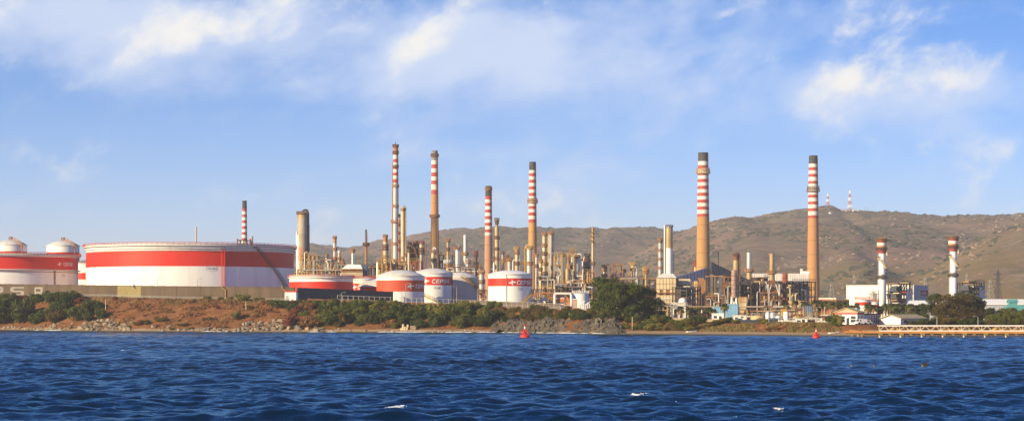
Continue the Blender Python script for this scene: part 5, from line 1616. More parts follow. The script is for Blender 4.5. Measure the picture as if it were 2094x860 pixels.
wp = poly_run([-120, -40, 40, 120, 200, 255, 297, 360, 430, 500, 560, 603], 47)
wp = [(x, 752 + (i - 5) * 0 if False else y) for i, (x, y) in enumerate(wp)]
W0 = thing('dyke_wall', 'long brown concrete dyke wall carrying big painted letters', 'wall', (wp[0][0], wp[0][1], 0), 0)
ox, oy = wp[0]


def wall_z(px):  # rows of wall top / foot in the photo, turned into heights at the wall
    return np.interp(px, [-120, 0, 300, 603], [579, 581, 585, 588]), np.interp(px, [-120, 0, 300, 603], [612, 613, 616, 622])


PXW = np.arange(-120, 604, 24.1)
for i in range(len(PXW) - 1):
    pa, pb = PXW[i], PXW[i + 1]
    a = at(pa, 47); b = at(pb, 47)
    zt = (Z(wall_z(pa)[0], a[1]) + Z(wall_z(pb)[0], b[1])) / 2; zb = gz((a[0] + b[0]) / 2, (a[1] + b[1]) / 2) - .5
    ang = math.atan2(b[1] - a[1], b[0] - a[0]); ln = math.hypot(b[0] - a[0], b[1] - a[1])
    m = CONCL if 250 < (pa + pb) / 2 < 300 else CONC
    o = box('wall_panel', W0, (a[0] + b[0]) / 2 - ox, (a[1] + b[1]) / 2 - oy, zb, ln - .06, .5 + (.12 if m is CONCL else 0) + .02 * (i % 2), zt - zb, m, ang)
    o = box('coping', W0, (a[0] + b[0]) / 2 - ox, (a[1] + b[1]) / 2 - oy, zt + .004, ln - .03, .72 + .02 * (i % 2), .22, CONC, ang)
for px in (257 + 17, 455, 577):
    a = at(px, 46.4); z = gz(*a); zt = Z(wall_z(px)[0], a[1])
    tube('wall_pipe', W0, [(a[0] - ox, a[1] - oy, zt + .6), (a[0] - ox, a[1] - oy - .4, zt - .2), (a[0] - ox + 1.2, a[1] - oy - .5, zt - 1.0), (a[0] - ox + 1.2, a[1] - oy - .5, z)], .22, RUSTL if px > 300 else STEEL)
# painted letters C E P S A
def wall_fn(pc, zc):
    a = at(pc - 15, 47); b = at(pc + 15, 47); ang = math.atan2(b[1] - a[1], b[0] - a[0]); c = at(pc, 47)
    ux, uy = math.cos(ang), math.sin(ang)
    def fn(u, v, t):
        off = .30 + .015 * t
        return (c[0] - ox + ux * u + uy * off, c[1] - oy + uy * u - ux * off, zc + v)
    return fn


for ch, pc in (('C', -86), ('E', -43), ('P', -6), ('S', 36), ('A', 79.5)):
    D_ = at(pc, 47)[1]; h = S(18, D_); zc = Z(wall_z(pc)[0] + 22.5, D_)
    fn = wall_fn(pc, zc); k = S(31, D_) / (h / 5 * 4)
    q = [[(u * k - S(15.5, D_), v) for u, v in quad] for quad in letter_quads(ch, 0, 0, h)]
    v, f = sheet_from(q, fn); obj('painted_letter', raw('painted_letter', v, f, LETTER), W0)

# receding wall right of the hut, its shade put into the concrete colour
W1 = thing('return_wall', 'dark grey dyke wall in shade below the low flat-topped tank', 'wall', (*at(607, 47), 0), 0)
a = at(607, 47); b = (X(803, 760), 760.0); ox1, oy1 = a
for i in range(9):
    s0, s1 = i / 9, (i + 1) / 9
    xa, ya = a[0] + (b[0] - a[0]) * s0, a[1] + (b[1] - a[1]) * s0; xb, yb = a[0] + (b[0] - a[0]) * s1, a[1] + (b[1] - a[1]) * s1
    zt = Z(588.5 + 8.5 * (s0 + s1) / 2, (ya + yb) / 2); zb = gz((xa + xb) / 2, (ya + yb) / 2) - .5
    ang = math.atan2(yb - ya, xb - xa)
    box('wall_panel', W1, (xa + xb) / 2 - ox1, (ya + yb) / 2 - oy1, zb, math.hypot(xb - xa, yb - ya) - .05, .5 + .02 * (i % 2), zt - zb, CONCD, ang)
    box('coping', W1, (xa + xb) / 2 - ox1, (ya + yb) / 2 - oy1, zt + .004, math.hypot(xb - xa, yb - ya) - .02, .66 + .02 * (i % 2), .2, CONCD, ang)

# coast road: a strip of asphalt with kerb
j = Join(); pr = [at(p, 38.5) for p in range(-160, 1330, 15)]; pr2 = [at(p, 44.5) for p in range(-160, 1330, 15)]
for i in range(len(pr) - 1):
    q = [pr[i], pr[i + 1], pr2[i + 1], pr2[i]]
    zz = [max(gz(*p), float(interp(TOPZ, p[0]))) + .10 for p in q]
    v = [(p[0], p[1], z) for p, z in zip(q, zz)] + [(p[0], p[1], z - .6) for p, z in zip(q, zz)]
    j.add(v, [(0, 1, 2, 3), (0, 4, 5, 1), (2, 6, 7, 3)])
o = j.build('coast_road', ASPH); tag(o, kind='structure')


def railing_run(label, p0, p1, d, step, h, bars, t, m, name, cat, mp=None):
    a = at(p0, d); o = thing(name, label, cat, (a[0], a[1], 0), 0)
    pts = [at(p, d) for p in np.arange(p0, p1 + .1, step)]
    L = [(x - a[0], y - a[1], max(gz(x, y), float(interp(TOPZ, x)) - .2)) for x, y in pts]
    for x, y, z in L: box('post', o, x, y, z - .4, t * 1.5, t * 1.5, h + .4, mp or m)
    for k in bars:
        jj = Join()
        for i in range(len(L) - 1): jj.bar((L[i][0], L[i][1], L[i][2] + h * k), (L[i + 1][0], L[i + 1][1], L[i + 1][2] + h * k), t)
        jj.build('rail', m, o)
    return o


railing_run('pale guard rail along the road under the brown dyke wall', -40, 600, 37.6, 15, .9, (.55, .95), .11, GALV, 'guard_rail', 'guard rail')
railing_run('tall wire fence along the road above the shrubs', 690, 1215, 37.4, 10.8, 2.6, (.08, .5, .97), .09, GALV, 'wire_fence', 'fence', CREAM)
railing_run('rusty pipe run at the foot of the dark grey wall', 600, 1000, 46, 20, 1.0, (.6, .95), .26, RUST, 'ground_pipe_run', 'pipe')

# low kerb wall at the top of the bank
j = Join(); pr = [at(p, 36.9) for p in range(-160, 860, 12)]
o = thing('kerb_wall', 'low concrete kerb along the seaward edge of the road', 'kerb', (pr[0][0], pr[0][1], 0), 0)
for i in range(len(pr) - 1):
    (xa, ya), (xb, yb) = pr[i], pr[i + 1]
    za = float(interp(TOPZ, (xa + xb) / 2)); ang = math.atan2(yb - ya, xb - xa)
    box('kerb_stone', o, (xa + xb) / 2 - pr[0][0], (ya + yb) / 2 - pr[0][1], za - .6, math.hypot(xb - xa, yb - ya) - .08, .4, .85, CONC, ang)

# white hut with red roof edge
x, y = at(596, 43); g = gz(x, y)
T = thing('hut', 'small white hut with red roof edge at the end of the brown wall', 'hut', (x, y, g), R(-10))
w = S(24, y)
box('wall', T, 0, 0, -.4, w, 2.6, S(19, y) + .4, WHITE); box('roof', T, 0, 0, S(19, y) + .01, w + .4, 3.0, .35, RED)
box('door', T, -w * .3, -1.33, 0, .9, .08, 2.0, GREYC)
for k in range(4): box('wall_joint', T, -w * .4 + w * .27 * k, -1.32, 0, .07, .06, S(18, y), SHEETG)

# earth mound the lone tank stands on
def mound():
    x0, y0 = X(1052, 728), 728.0; v = []; f = []; nx, ny = 60, 16
    for i in range(nx + 1):
        for k in range(ny + 1):
            u, w_ = i / nx * 2 - 1, k / ny * 2 - 1
            e = max(0, 1 - max(abs(u) ** 6, abs(w_) ** 4)); x = x0 + u * 17.5; y = y0 + w_ * 12
            v.append((x, y, gz(x, y) - .3 + 2.9 * min(1, e * 2.2) + .15 * float(fbm(np.array([x / 3]), np.array([y / 3]), 3, 2)[0])))
    for i in range(nx):
        for k in range(ny):
            a = i * (ny + 1) + k; f.append((a, a + ny + 1, a + ny + 2, a + 1))
    return raw('earth_mound', v, f, mat('mound_earth', (.27, .20, .14), .95, (.19, .14, .10), .4), True)


tag(obj('earth_mound', mound()), kind='structure')


# ---- lamp posts
def lamp(label, px, d, rtop, arm=1, D=None):
    x, y = at(px, d) if D is None else (X(px, D), D)
    g = gz(x, y); h = Z(rtop, y) - g
    T = thing('lamp_post', label, 'lamp post', (x, y, g), 0, 'lamp posts')
    lathe('pole', T, [(.13, 0), (.07, h - .5), (.05, h - .2)], GALV, 8)
    tube('arm', T, [(0, 0, h - .5), (arm * .25, 0, h - .1), (arm * .6, 0, h), (arm * 1.0, 0, h)], .05, GALV, 6)
    box('lamp_head', T, arm * 1.2, 0, h - .1, .55, .3, .14, GALV)


for px, r, a, lab in ((84, 567, -1, 'lamp post behind the brown wall before the edge tank'), (276, 567, 1, 'lamp post above the pale patch in the brown wall'), (322, 570, 1, 'lamp post in front of the huge tank, right of the pale patch'), (404, 569, 1, 'lamp post in front of the middle of the huge tank')): lamp(lab, px, 50, r, a)
for px, r, a, lab in ((698, 597, 1, 'lamp post in front of the dark grey wall'), (822, 597, -1, 'short dark lamp post before the faded-band tank'), (829.5, 579, 1, 'tall lamp post before the faded-band tank logo'), (934, 585, -1, 'lamp post in front of the plain pinkish tank'), (977, 588, 1, 'lamp post between pinkish tank and mound tank'), (1100, 594, 1, 'lamp post at the edge of the earth mound')): lamp(lab, px, 45, r, a)
lamp('lamp post behind the jetty at the foot of the round tree', 1916, 22, 645, -1)
lamp('lamp post behind the jetty at the dark side of round tree', 2000, 22, 646, -1)
lamp('lamp post beside the white office gable', 1699, 45, 634, 1)
lamp('tall lamp post among the palms left of the office', 1669, 70, 627, 1)
lamp('double-height lamp among furnaces behind the white cylinders', 1585, 110, 614, 1)
# bare poles on the slopes
for px, d, r0, lab in ((503, 20, 617, 'thin bare pole standing on the bare bank'), (216, 22, 612, 'thin pole beside the last shrub on the left bank'), (1164, 12, 640, 'thin pole on the dark bank above the rock ledge'), (1293, 10, 648, 'pale post in front of the dark side of the round tree')):
    x, y = at(px, d); g = gz(x, y)
    T = thing('marker_pole', lab, 'pole', (x, y, g), 0); lathe('shaft', T, [(.12, -.3), (.09, Z(r0, y) - g), (.02, Z(r0, y) - g + .1)], CREAM, 8); lathe('footing', T, [(.3, -.3), (.3, .25), (.12, .3)], CONCD, 8)

# ---- ruins
x, y = at(1224, 9); g = gz(x, y)
T = thing('ruined_tower', 'ruined stone lookout with window hole on the rock ledge', 'ruin', (x, y, g), 0)
w = S(11, y); hh = Z(650, y) - g
for (a, b, c, d_, e, f_) in ((-w * .4, 0, -.5, w * .3, 2, hh + .5), (w * .42, 0, -.5, w * .22, 2, hh + .3), (0, .1, -.5, w * .55, 1.8, hh * .45), (0, .1, hh * .75, w * .55, 1.8, hh * .3), (-w * .7, .3, -1, w * .5, 2.2, hh * .4), (w * .1, -.6, -1.5, w * 1.3, 1.5, 2.0)):
    box('masonry_block', T, a, b, c, d_, e, f_, RUIN, random.uniform(-.06, .06))
x, y = at(838, 3.0); g = gz(x, y)
T = thing('broken_wall', 'small pale broken wall with jagged end on the beach', 'ruin', (x, y, g), R(-8))
box('masonry_block', T, 1.0, 0, -.3, S(11, y), .6, S(8, y) + .3, RUIN); 
for a, h in ((-1.0, 1.9), (-1.7, 1.2), (-2.3, 2.0), (-2.8, .8)): box('masonry_block', T, a, 0, -.3, .55, .6, h, CREAM, 0, 0, random.uniform(-.25, .25))

# ================================================================== plants
def leaf_cloud(blobs, n, size, seed, shell=.55):
    """leaf faces on and inside a set of ellipsoids (cx,cy,cz,rx,ry,rz)"""
    r = np.random.default_rng(seed)
    vol = np.array([b[3] * b[5] for b in blobs]); pick = r.choice(len(blobs), n, p=vol / vol.sum())
    B = np.array(blobs)[pick]
    d = r.normal(size=(n, 3)); d /= np.linalg.norm(d, axis=1, keepdims=True)
    rad = shell + (1 - shell) * r.random(n) ** .6
    lump = .80 + .40 * vnoise(d[:, 0] * 3 + pick * 7.1, d[:, 2] * 3 + d[:, 1] * 2, seed)
    c = B[:, :3] + d * B[:, 3:] * (rad * lump)[:, None]
    keep = c[:, 2] > 0.0
    c = c[keep]; d = d[keep]; n = len(c)
    nn = d + r.normal(size=(n, 3)) * .75; nn /= np.linalg.norm(nn, axis=1, keepdims=True)
    u = np.cross(nn, r.normal(size=(n, 3))); u /= np.linalg.norm(u, axis=1, keepdims=True); w = np.cross(nn, u)
    s = size * r.uniform(.6, 1.35, n)[:, None]
    v = np.stack([c - u * s, c - w * s * .62, c + u * s, c + w * s * .62], 1).reshape(-1, 3)
    q = np.arange(n * 4).reshape(-1, 4)
    return v, q


def leaf_mesh(name, blobs, n, size, seed, m, shell=.55):
    v, q = leaf_cloud(blobs, n, size, seed, shell)
    me = mesh_np(name, [(v, q)], m, False)
    return me


def rand_blobs(r, n, w, h, d=None):
    out = []
    for i in range(n):
        a = r.uniform(0, 6.28); k = r.random() ** .5 * .62
        s = r.uniform(.34, .52)
        out.append((k * w * math.cos(a), k * (d or w) * math.sin(a), h * r.uniform(.30, .74), w * s, (d or w) * s, h * r.uniform(.24, .36)))
    out.append((0, 0, h * .42, w * .72, (d or w) * .72, h * .42))
    return out


SHR = {}
STEM = mat('shrub_stem', (.10, .075, .05), .95, (.07, .05, .035), 2.0)


def stem_mesh(seed):
    r = random.Random(seed); j = Join()
    for k in range(5):
        a = k * 1.26 + r.uniform(-.3, .3); j.tube([(0, 0, -.15), (.12 * math.cos(a), .12 * math.sin(a), .2), (.38 * math.cos(a), .38 * math.sin(a), .62)], [.06, .045, .02], 5)
    return raw('stem', j.v, j.f, STEM, True)


STEMS = [stem_mesh(s) for s in range(2)]
for key, m in (('d', LEAFD), ('m', LEAFM), ('y', LEAFY), ('b', LEAFB), ('r', LEAFR), ('o', LEAFO)):
    SHR[key] = [leaf_mesh('foliage', rand_blobs(random.Random(s * 13 + ord(key)), 8, 1.0, 1.0), 2600, .062, s * 5 + ord(key), m) for s in range(3)]
ADJ = {'d': 'dark green', 'm': 'green', 'y': 'yellow-green', 'b': 'dry brown', 'r': 'reddish brown', 'o': 'olive brown'}
ORD = 'first second third fourth fifth sixth seventh eighth ninth tenth eleventh twelfth thirteenth fourteenth fifteenth sixteenth seventeenth eighteenth nineteenth twentieth'.split()


def ordinal(i):
    if i < 20: return ORD[i]
    t = ('twenty', 'thirty', 'forty', 'fifty', 'sixty')[(i + 1) // 10 - 2]
    return t + '-' + ORD[(i + 1) % 10 - 1] if (i + 1) % 10 else t[:-1] + 'ieth'


def shrub_rows(lst, where, group):
    """lst of (px, row of its foot, width px, height px, kind, distance inland)"""
    seen = {}
    for (px, d, w, h, k) in sorted(lst):
        i = seen.get(k, 0); seen[k] = i + 1
        x, y = at(px, d); g = gz(x, y)
        size = 'big' if w > 34 else ('small' if w < 15 else 'rounded')
        T = thing('shrub', f'{ADJ[k]} {size} shrub {where}, {ordinal(i)} {ADJ[k].split()[0]} from the left', 'shrub', (x, y, g - .25), random.uniform(-.5, .5), group)
        f = obj('foliage', SHR[k][random.randrange(3)], T); f.scale = (S(w, y) / 2 * 1.12, S(w, y) / 2 * random.uniform(.8, 1.1), S(h, y) * 1.12); f.rotation_euler = (0, 0, random.uniform(0, 6.28))
        s = obj('stem', STEMS[random.randrange(2)], T); s.scale = (S(w, y) / 2, S(w, y) / 2, S(h, y))


left = [(10, 9, 84, 52, 'd'), (44, 11, 76, 46, 'd'), (25, 20, 60, 34, 'd'), (90, 12, 50, 24, 'd'), (76, 31, 42, 20, 'd'), (20, 28, 38, 22, 'm'), (110, 28, 54, 26, 'd'), (142, 28, 54, 26, 'd'), (125, 22, 50, 24, 'd'), (100, 17, 34, 16, 'y'), (72, 8, 34, 26, 'd'), (110, 9, 54, 24, 'o'),
        (158, 12, 50, 30, 'm'), (135, 15, 20, 14, 'y'), (188, 20, 50, 26, 'd'), (180, 11, 26, 20, 'd'), (208, 13, 30, 24, 'm'), (45, 30, 40, 14, 'r'), (58, 27, 34, 14, 'r'), (6, 30, 20, 16, 'r'), (165, 30, 30, 12, 'r'), (4, 17, 22, 20, 'y'),
        (483, 13, 22, 15, 'm'), (496, 33, 36, 14, 'y'), (470, 34, 14, 8, 'y'), (452, 34, 14, 7, 'y'), (424, 34, 18, 8, 'y'), (522, 34, 12, 7, 'y'), (536, 34, 14, 8, 'y'), (574, 24, 62, 17, 'd'), (603, 22, 40, 15, 'd'),
        (352, 3, 14, 6, 'm'), (390, 3, 14, 6, 'm'), (264, 5, 12, 6, 'm'), (285, 8, 26, 12, 'b'), (300, 9, 18, 10, 'o'), (280, 25, 12, 7, 'r'), (330, 13, 26, 9, 'o'), (235, 33, 12, 7, 'r'), (303, 26, 10, 5, 'o'),
        (354, 22, 12, 4, 'o'), (406, 24, 12, 6, 'b'), (446, 23, 14, 7, 'r'), (440, 25, 12, 7, 'b'), (432, 12, 16, 8, 'o'), (418, 13, 14, 7, 'b'), (376, 9, 40, 5, 'o'), (526, 15, 12, 6, 'o'), (512, 22, 20, 8, 'o'), (397, 30, 14, 6, 'b')]
shrub_rows(left, 'on the bank below the brown wall', 'shrubs on the bank under the brown dyke wall')
rr = random.Random(21); mid = []
for k in range(118):
    px = 596 + 410 * ((k * .618034) % 1.0) + rr.uniform(-6, 6); dd = 4 + 24.5 * ((k + .5) / 118) ** .9
    if 765 < px < 820 and dd < 9: continue
    x_, y_ = at(px, dd); room = (HOR - (gz(x_, y_) - CAMZ) * FPX / y_) - (613 if px < 820 else 619)
    h = min(rr.uniform(11, 30), max(5, room + rr.uniform(-4, 3)))
    kt = rr.choice('bbrromd') if px < 668 and dd < 24 else rr.choice('ddddmmoyy' if dd > 12 else 'ddddomm')
    mid.append((px, dd, max(12, h * rr.uniform(1.2, 2.1)), h, kt))
mid += [(795, 6, 40, 17, 'b'), (806, 5, 22, 12, 'y'), (880, 15, 26, 18, 'y'), (915, 17, 40, 20, 'o'), (930, 20, 30, 12, 'y'), (975, 10, 22, 18, 'y'), (960, 11, 22, 16, 'm'), (628, 26, 34, 10, 'm'), (655, 26, 40, 10, 'm'), (720, 26, 30, 9, 'm'), (755, 26, 34, 9, 'm')]
shrub_rows(mid, 'in the thicket below the tanks', 'shrubs of the thicket below the tanks')
r3 = []
for px in range(1000, 1220, 14): r3.append((px + rr.uniform(-5, 5), rr.uniform(18, 22), rr.uniform(26, 40), rr.uniform(9, 15), rr.choice('oobdd')))
for px in range(1005, 1200, 17): r3.append((px + rr.uniform(-5, 5), rr.uniform(12, 16), rr.uniform(30, 44), rr.uniform(13, 18), rr.choice('ddod')))
r3 += [(1020, 26, 24, 14, 'm'), (1005, 27, 26, 16, 'm'), (1095, 24, 34, 13, 'd'), (1180, 24, 30, 10, 'b'), (1210, 22, 24, 12, 'y')]
shrub_rows(r3, 'above the grey rock ledge', 'shrubs above the grey rock ledge')
r4 = []
for px in range(1290, 1480, 12): r4.append((px + rr.uniform(-4, 4), rr.uniform(14, 22), rr.uniform(24, 36), rr.uniform(11, 18), rr.choice('dodmo')))
for px in range(1250, 1440, 16): r4.append((px + rr.uniform(-4, 4), rr.uniform(11, 13), rr.uniform(22, 34), rr.uniform(9, 13), rr.choice('ddoy')))
r4 += [(1330, 10, 40, 16, 'y'), (1302, 12, 20, 12, 'y'), (1490, 26, 26, 14, 'd'), (1505, 20, 22, 9, 'y'), (1560, 20, 26, 12, 'y'), (1700, 30, 26, 20, 'd'), (1716, 14, 26, 22, 'y'), (1708, 13, 20, 18, 'm')]
for px in range(1580, 1720, 11): r4.append((px + rr.uniform(-4, 4), rr.uniform(11, 15), rr.uniform(14, 24), rr.uniform(5, 8), rr.choice('bboy')))
shrub_rows(r4, 'behind the sandy beach', 'shrubs behind the sandy beach')
r5 = []
for px in range(2026, 2110, 11): r5.append((px + rr.uniform(-4, 4), rr.uniform(34, 44), rr.uniform(26, 36), rr.uniform(20, 28), rr.choice('ddm')))
for px in range(2050, 2110, 13): r5.append((px, 22, 24, 13, rr.choice('yom')))
for px in range(1870, 2030, 13): r5.append((px + rr.uniform(-3, 3), rr.uniform(26, 30), rr.uniform(22, 30), rr.uniform(10, 16), rr.choice('dod')))
for px in range(1830, 1900, 12): r5.append((px, 105, 30, 24, 'd'))
shrub_rows(r5, 'beyond the jetty', 'shrubs beyond the jetty')


def tree(label, px, D, blobs_px, trunk_h, m, n, size, seed, lean=0, group=None, name='broadleaf_tree', m2=None, n2=0, blobs2=None):
    """blobs_px: (dx px, row, rx px, rz px, dy m)"""
    x = X(px, D); g = gz(x, D)
    T = thing(name, label, 'tree', (x, D, g), 0, group)
    def conv(lst): return [(S(b[0], D), b[4], Z(b[1], D) - g, S(b[2], D), S(b[2], D) * .85, S(b[3], D)) for b in lst]
    def clumps(lst, sd):
        q = random.Random(sd); out = []
        for b in lst:
            out.append((b[0], b[1], b[2], b[3] * .8, b[4] * .8, b[5] * .8))
            for _ in range(9):
                a = q.uniform(0, 6.28); el = q.uniform(-.4, 1.3); s = q.uniform(.26, .44)
                out.append((b[0] + b[3] * .85 * math.cos(a) * math.cos(el), b[1] + b[4] * .85 * math.sin(a) * math.cos(el), b[2] + b[5] * .85 * math.sin(el), b[3] * s, b[4] * s, b[5] * s * 1.1))
        return out
    B = conv(blobs_px)
    obj('crown', leaf_mesh('crown', clumps(B, seed), n, size, seed, m, .45), T)
    if blobs2: obj('crown', leaf_mesh('crown', clumps(conv(blobs2), seed + 5), n2, size, seed + 1, m2, .45), T)
    j = Join(); th = trunk_h
    j.tube([(0, 0, -.4), (.1, 0, th * .5), (lean * .5, 0, th), (lean, 0, th * 1.5)], [.7, .5, .42, .25], 10)
    for b in B: j.tube([(lean * .4, 0, th * .8), ((lean + b[0]) * .5, b[1] * .5, (th + b[2]) * .5), (b[0], b[1], b[2])], [.28, .18, .06], 6)
    j.build('trunk', BARK, T, True)
    return T


tree('large dense dark green tree standing on the rock ledge by itself', 1280, 622,
     [(-55, 578, 17, 11, 0), (-48, 600, 27, 20, -3), (-55, 625, 24, 18, -2), (-28, 585, 28, 15, 1), (-18, 605, 34, 22, -3), (-30, 635, 30, 18, -4), (8, 596, 32, 16, 1), (20, 620, 38, 24, 0), (2, 640, 36, 20, -3), (42, 606, 26, 16, 2), (54, 630, 28, 22, 2), (48, 652, 30, 14, 0), (10, 656, 40, 10, -2), (-40, 652, 30, 9, -4), (68, 648, 16, 14, 3)], 4, LEAFD, 42000, .22, 5)
tree('large round brownish tree with pale limbs behind the jetty', 1955, 640,
     [(-20, 618, 30, 13, -2), (5, 612, 30, 12, -1), (30, 622, 26, 14, 2), (-5, 632, 38, 15, -3), (34, 640, 26, 16, 1), (-28, 645, 26, 12, -2), (12, 650, 34, 11, -3), (48, 650, 18, 12, 2)], 3.5, LEAFO, 20000, .20, 8,
     m2=LEAFD, n2=11000, blobs2=[(-42, 612, 22, 11, 2), (-50, 632, 18, 14, 3), (48, 622, 18, 14, 4), (56, 640, 16, 16, 4), (22, 606, 22, 9, 4), (40, 655, 24, 8, 3)])
for px, D, w, h, rt, mm, lab in ((1884, 690, 14, 26, 622, LEAFD, 'narrow dark tree just left of the big brownish tree'), (1835, 740, 12, 20, 624, LEAFD, 'small dark tree among the palms behind the grey shed'), (1826, 745, 10, 18, 627, LEAFD, 'small dark tree behind the palms and the office wing'),
                               (2060, 700, 26, 20, 630, LEAFM, 'spreading green tree in front of the teal roof'), (1698, 640, 12, 10, 648, LEAFD, 'compact dark bush-like tree by the office gable'), (2088, 690, 20, 22, 634, LEAFM, 'green tree cut by the photo edge by the teal roof'), (1920, 720, 22, 22, 628, LEAFM, 'light green tree in front of the low shed roof')):
    tree(lab, px, D, [(-w * .3, rt + h * .5, w * .7, h * .45, 0), (w * .35, rt + h * .4, w * .65, h * .4, 1), (0, rt + h * .3, w * .6, h * .35, -1), (0, rt + h * .8, w * .8, h * .35, 0)], 1.6, mm, 2600, .26, px)


# ---- palms
def palm_parts(seed, nf=34):
    r = random.Random(seed)
    j = Join()
    for k in range(nf):
        a = r.uniform(0, 6.28); up = r.uniform(-.35, 1.15); L = r.uniform(.85, 1.1); pts = []
        for i in range(6):
            s = i / 5; pts.append((math.cos(a) * L * s * math.cos(up) * (1 - .1 * s), math.sin(a) * L * s * math.cos(up) * (1 - .1 * s), L * s * math.sin(up) - .75 * s * s * L * .7))
        side = Vector((-math.sin(a), math.cos(a), 0))
        for i in range(5):
            w0 = (.06, .22, .30, .27, .18, .03)[i]; w1 = (.06, .22, .30, .27, .18, .03)[i + 1]
            p, q = Vector(pts[i]), Vector(pts[i + 1]); dz = Vector((0, 0, -.5))
            for sg in (-1, 1):
                for u0, u1 in ((0, .42), (.58, 1)):        # leaflets with gaps
                    pa, pb = p.lerp(q, u0), p.lerp(q, u1); wa = w0 + (w1 - w0) * u0; wb = w0 + (w1 - w0) * u1
                    j.add([pa, pb, pb + side * sg * wb + dz * wb, pa + side * sg * wa + dz * wa], [(0, 1, 2, 3)])
    crown = raw('fronds', j.v, j.f, PALMG)
    j = Join()
    for k in range(22):
        a = r.uniform(0, 6.28); L = r.uniform(.5, .95); side = Vector((-math.sin(a), math.cos(a), 0)) * .1
        p = Vector((.06 * math.cos(a), .06 * math.sin(a), -.02)); q = Vector((.34 * math.cos(a), .34 * math.sin(a), -.35 * L)); s = Vector((.30 * math.cos(a), .30 * math.sin(a), -L))
        j.add([p, q + side, s, q - side], [(0, 1, 2, 3)])
    skirt = raw('dead_skirt', j.v, j.f, PALMD)
    return crown, skirt


PALMS = [palm_parts(s) for s in range(4)]
v, f = lathe_data([(.13, -.05), (.10, .1), (.08, .5), (.075, 1.0), (.05, 1.02)], 10)
PTR = raw('trunk', v, f, BARK, True)


def palm(label, px, rt, rb, D, wpx):
    x = X(px, D); g = gz(x, D)
    T = thing('palm_tree', label, 'palm', (x, D, g), random.uniform(0, 6), 'palm trees')
    wpx = wpx * 1.9; cr = S(wpx, D) / 2; H = max(2.0, Z(rt, D) - g - cr * .45)
    t = obj('trunk', PTR, T); t.scale = (cr * .8 + .3, cr * .8 + .3, H)
    c, s = PALMS[random.randrange(4)]
    o = obj('fronds', c, T, (0, 0, H)); o.scale = (cr,) * 3
    o = obj('dead_skirt', s, T, (0, 0, H)); o.scale = (cr * 1.35, cr * 1.35, cr * 1.5)


pl = [(1360, 619, 700, 15), (1378, 621, 705, 13), (1391, 624, 690, 13), (1409, 626, 690, 13), (1425, 628, 692, 14), (1449, 626, 695, 15), (1460, 630, 700, 11)]
for i, (px, rt, D, w) in enumerate(pl): palm(f'{ordinal(i)} palm from the round tree in the row before the boilers', px, rt, 650, D, w)
palm('single palm in front of the light blue sheds', 1482, 619, 655, 700, 14)
pl = [(1609, 617, 760, 11), (1626, 612, 770, 13), (1643, 613, 770, 13), (1651, 618, 765, 12), (1667, 612, 770, 13), (1676, 612, 775, 15), (1688, 613, 772, 15), (1700, 613, 770, 14), (1724, 616, 760, 11)]
for i, (px, rt, D, w) in enumerate(pl): palm(f'{ordinal(i)} palm counted from the furnaces in the row at the thick stack foot', px, rt, 650, D, w)
pl = [(1714, 617, 690, 11), (1727, 615, 690, 13), (1739, 622, 685, 11), (1752, 618, 690, 12), (1775, 619, 685, 14), (1786, 621, 690, 13), (1800, 624, 690, 14), (1812, 618, 695, 13), (1825, 618, 680, 18), (1840, 618, 700, 14), (1850, 620, 700, 13), (1862, 619, 680, 16), (1876, 622, 685, 18), (1888, 624, 690, 15)]
for i, (px, rt, D, w) in enumerate(pl): palm(f'{ordinal(i)} palm counted from the left in the row behind the white office', px, rt, 650, D, w)
pl = [(2014, 629, 680, 14), (2026, 627, 685, 18), (2042, 633, 680, 14), (2074, 640, 640, 13)]
for i, (px, rt, D, w) in enumerate(pl): palm(f'{ordinal(i)} palm counted from the big brownish tree towards the teal roof', px, rt, 650, D, w)


# dry grass along the beach top: one mass of blades
def grass():
    r = np.random.default_rng(4); n = 9000
    px = np.concatenate([r.uniform(1430, 1720, n), r.uniform(0, 600, n // 3)]); d = np.concatenate([r.uniform(9, 21, n), r.uniform(28, 36, n // 3)])
    y = np.full(len(px), 600.)
    for _ in range(25): y = .5 * y + .5 * (interp(SHORE, (px - 1047) * y / FPX) + d)
    x = (px - 1047) * y / FPX; k = vnoise(x / 5, y / 5, 8) > .35; x = x[k]; y = y[k]; z = ground_z(x, y); n = len(x)
    a = r.uniform(0, 3.14, n); w = .14; h = r.uniform(.25, .7, n)
    dx, dy = np.cos(a) * w, np.sin(a) * w; lx = r.normal(0, .2, n)
    v = np.stack([np.stack([x - dx, y - dy, z - .05], -1), np.stack([x + dx, y + dy, z - .05], -1), np.stack([x + lx + dx * .3, y + dy * .3, z + h], -1), np.stack([x + lx - dx * .3, y - dy * .3, z + h], -1)], 1).reshape(-1, 3)
    return mesh_np('dry_grass', [(v, np.arange(n * 4).reshape(-1, 4))], GRASSM, False)


tag(obj('dry_grass', grass()), 'dry yellowish grass behind the beach and along the road', 'grass', kind='stuff')

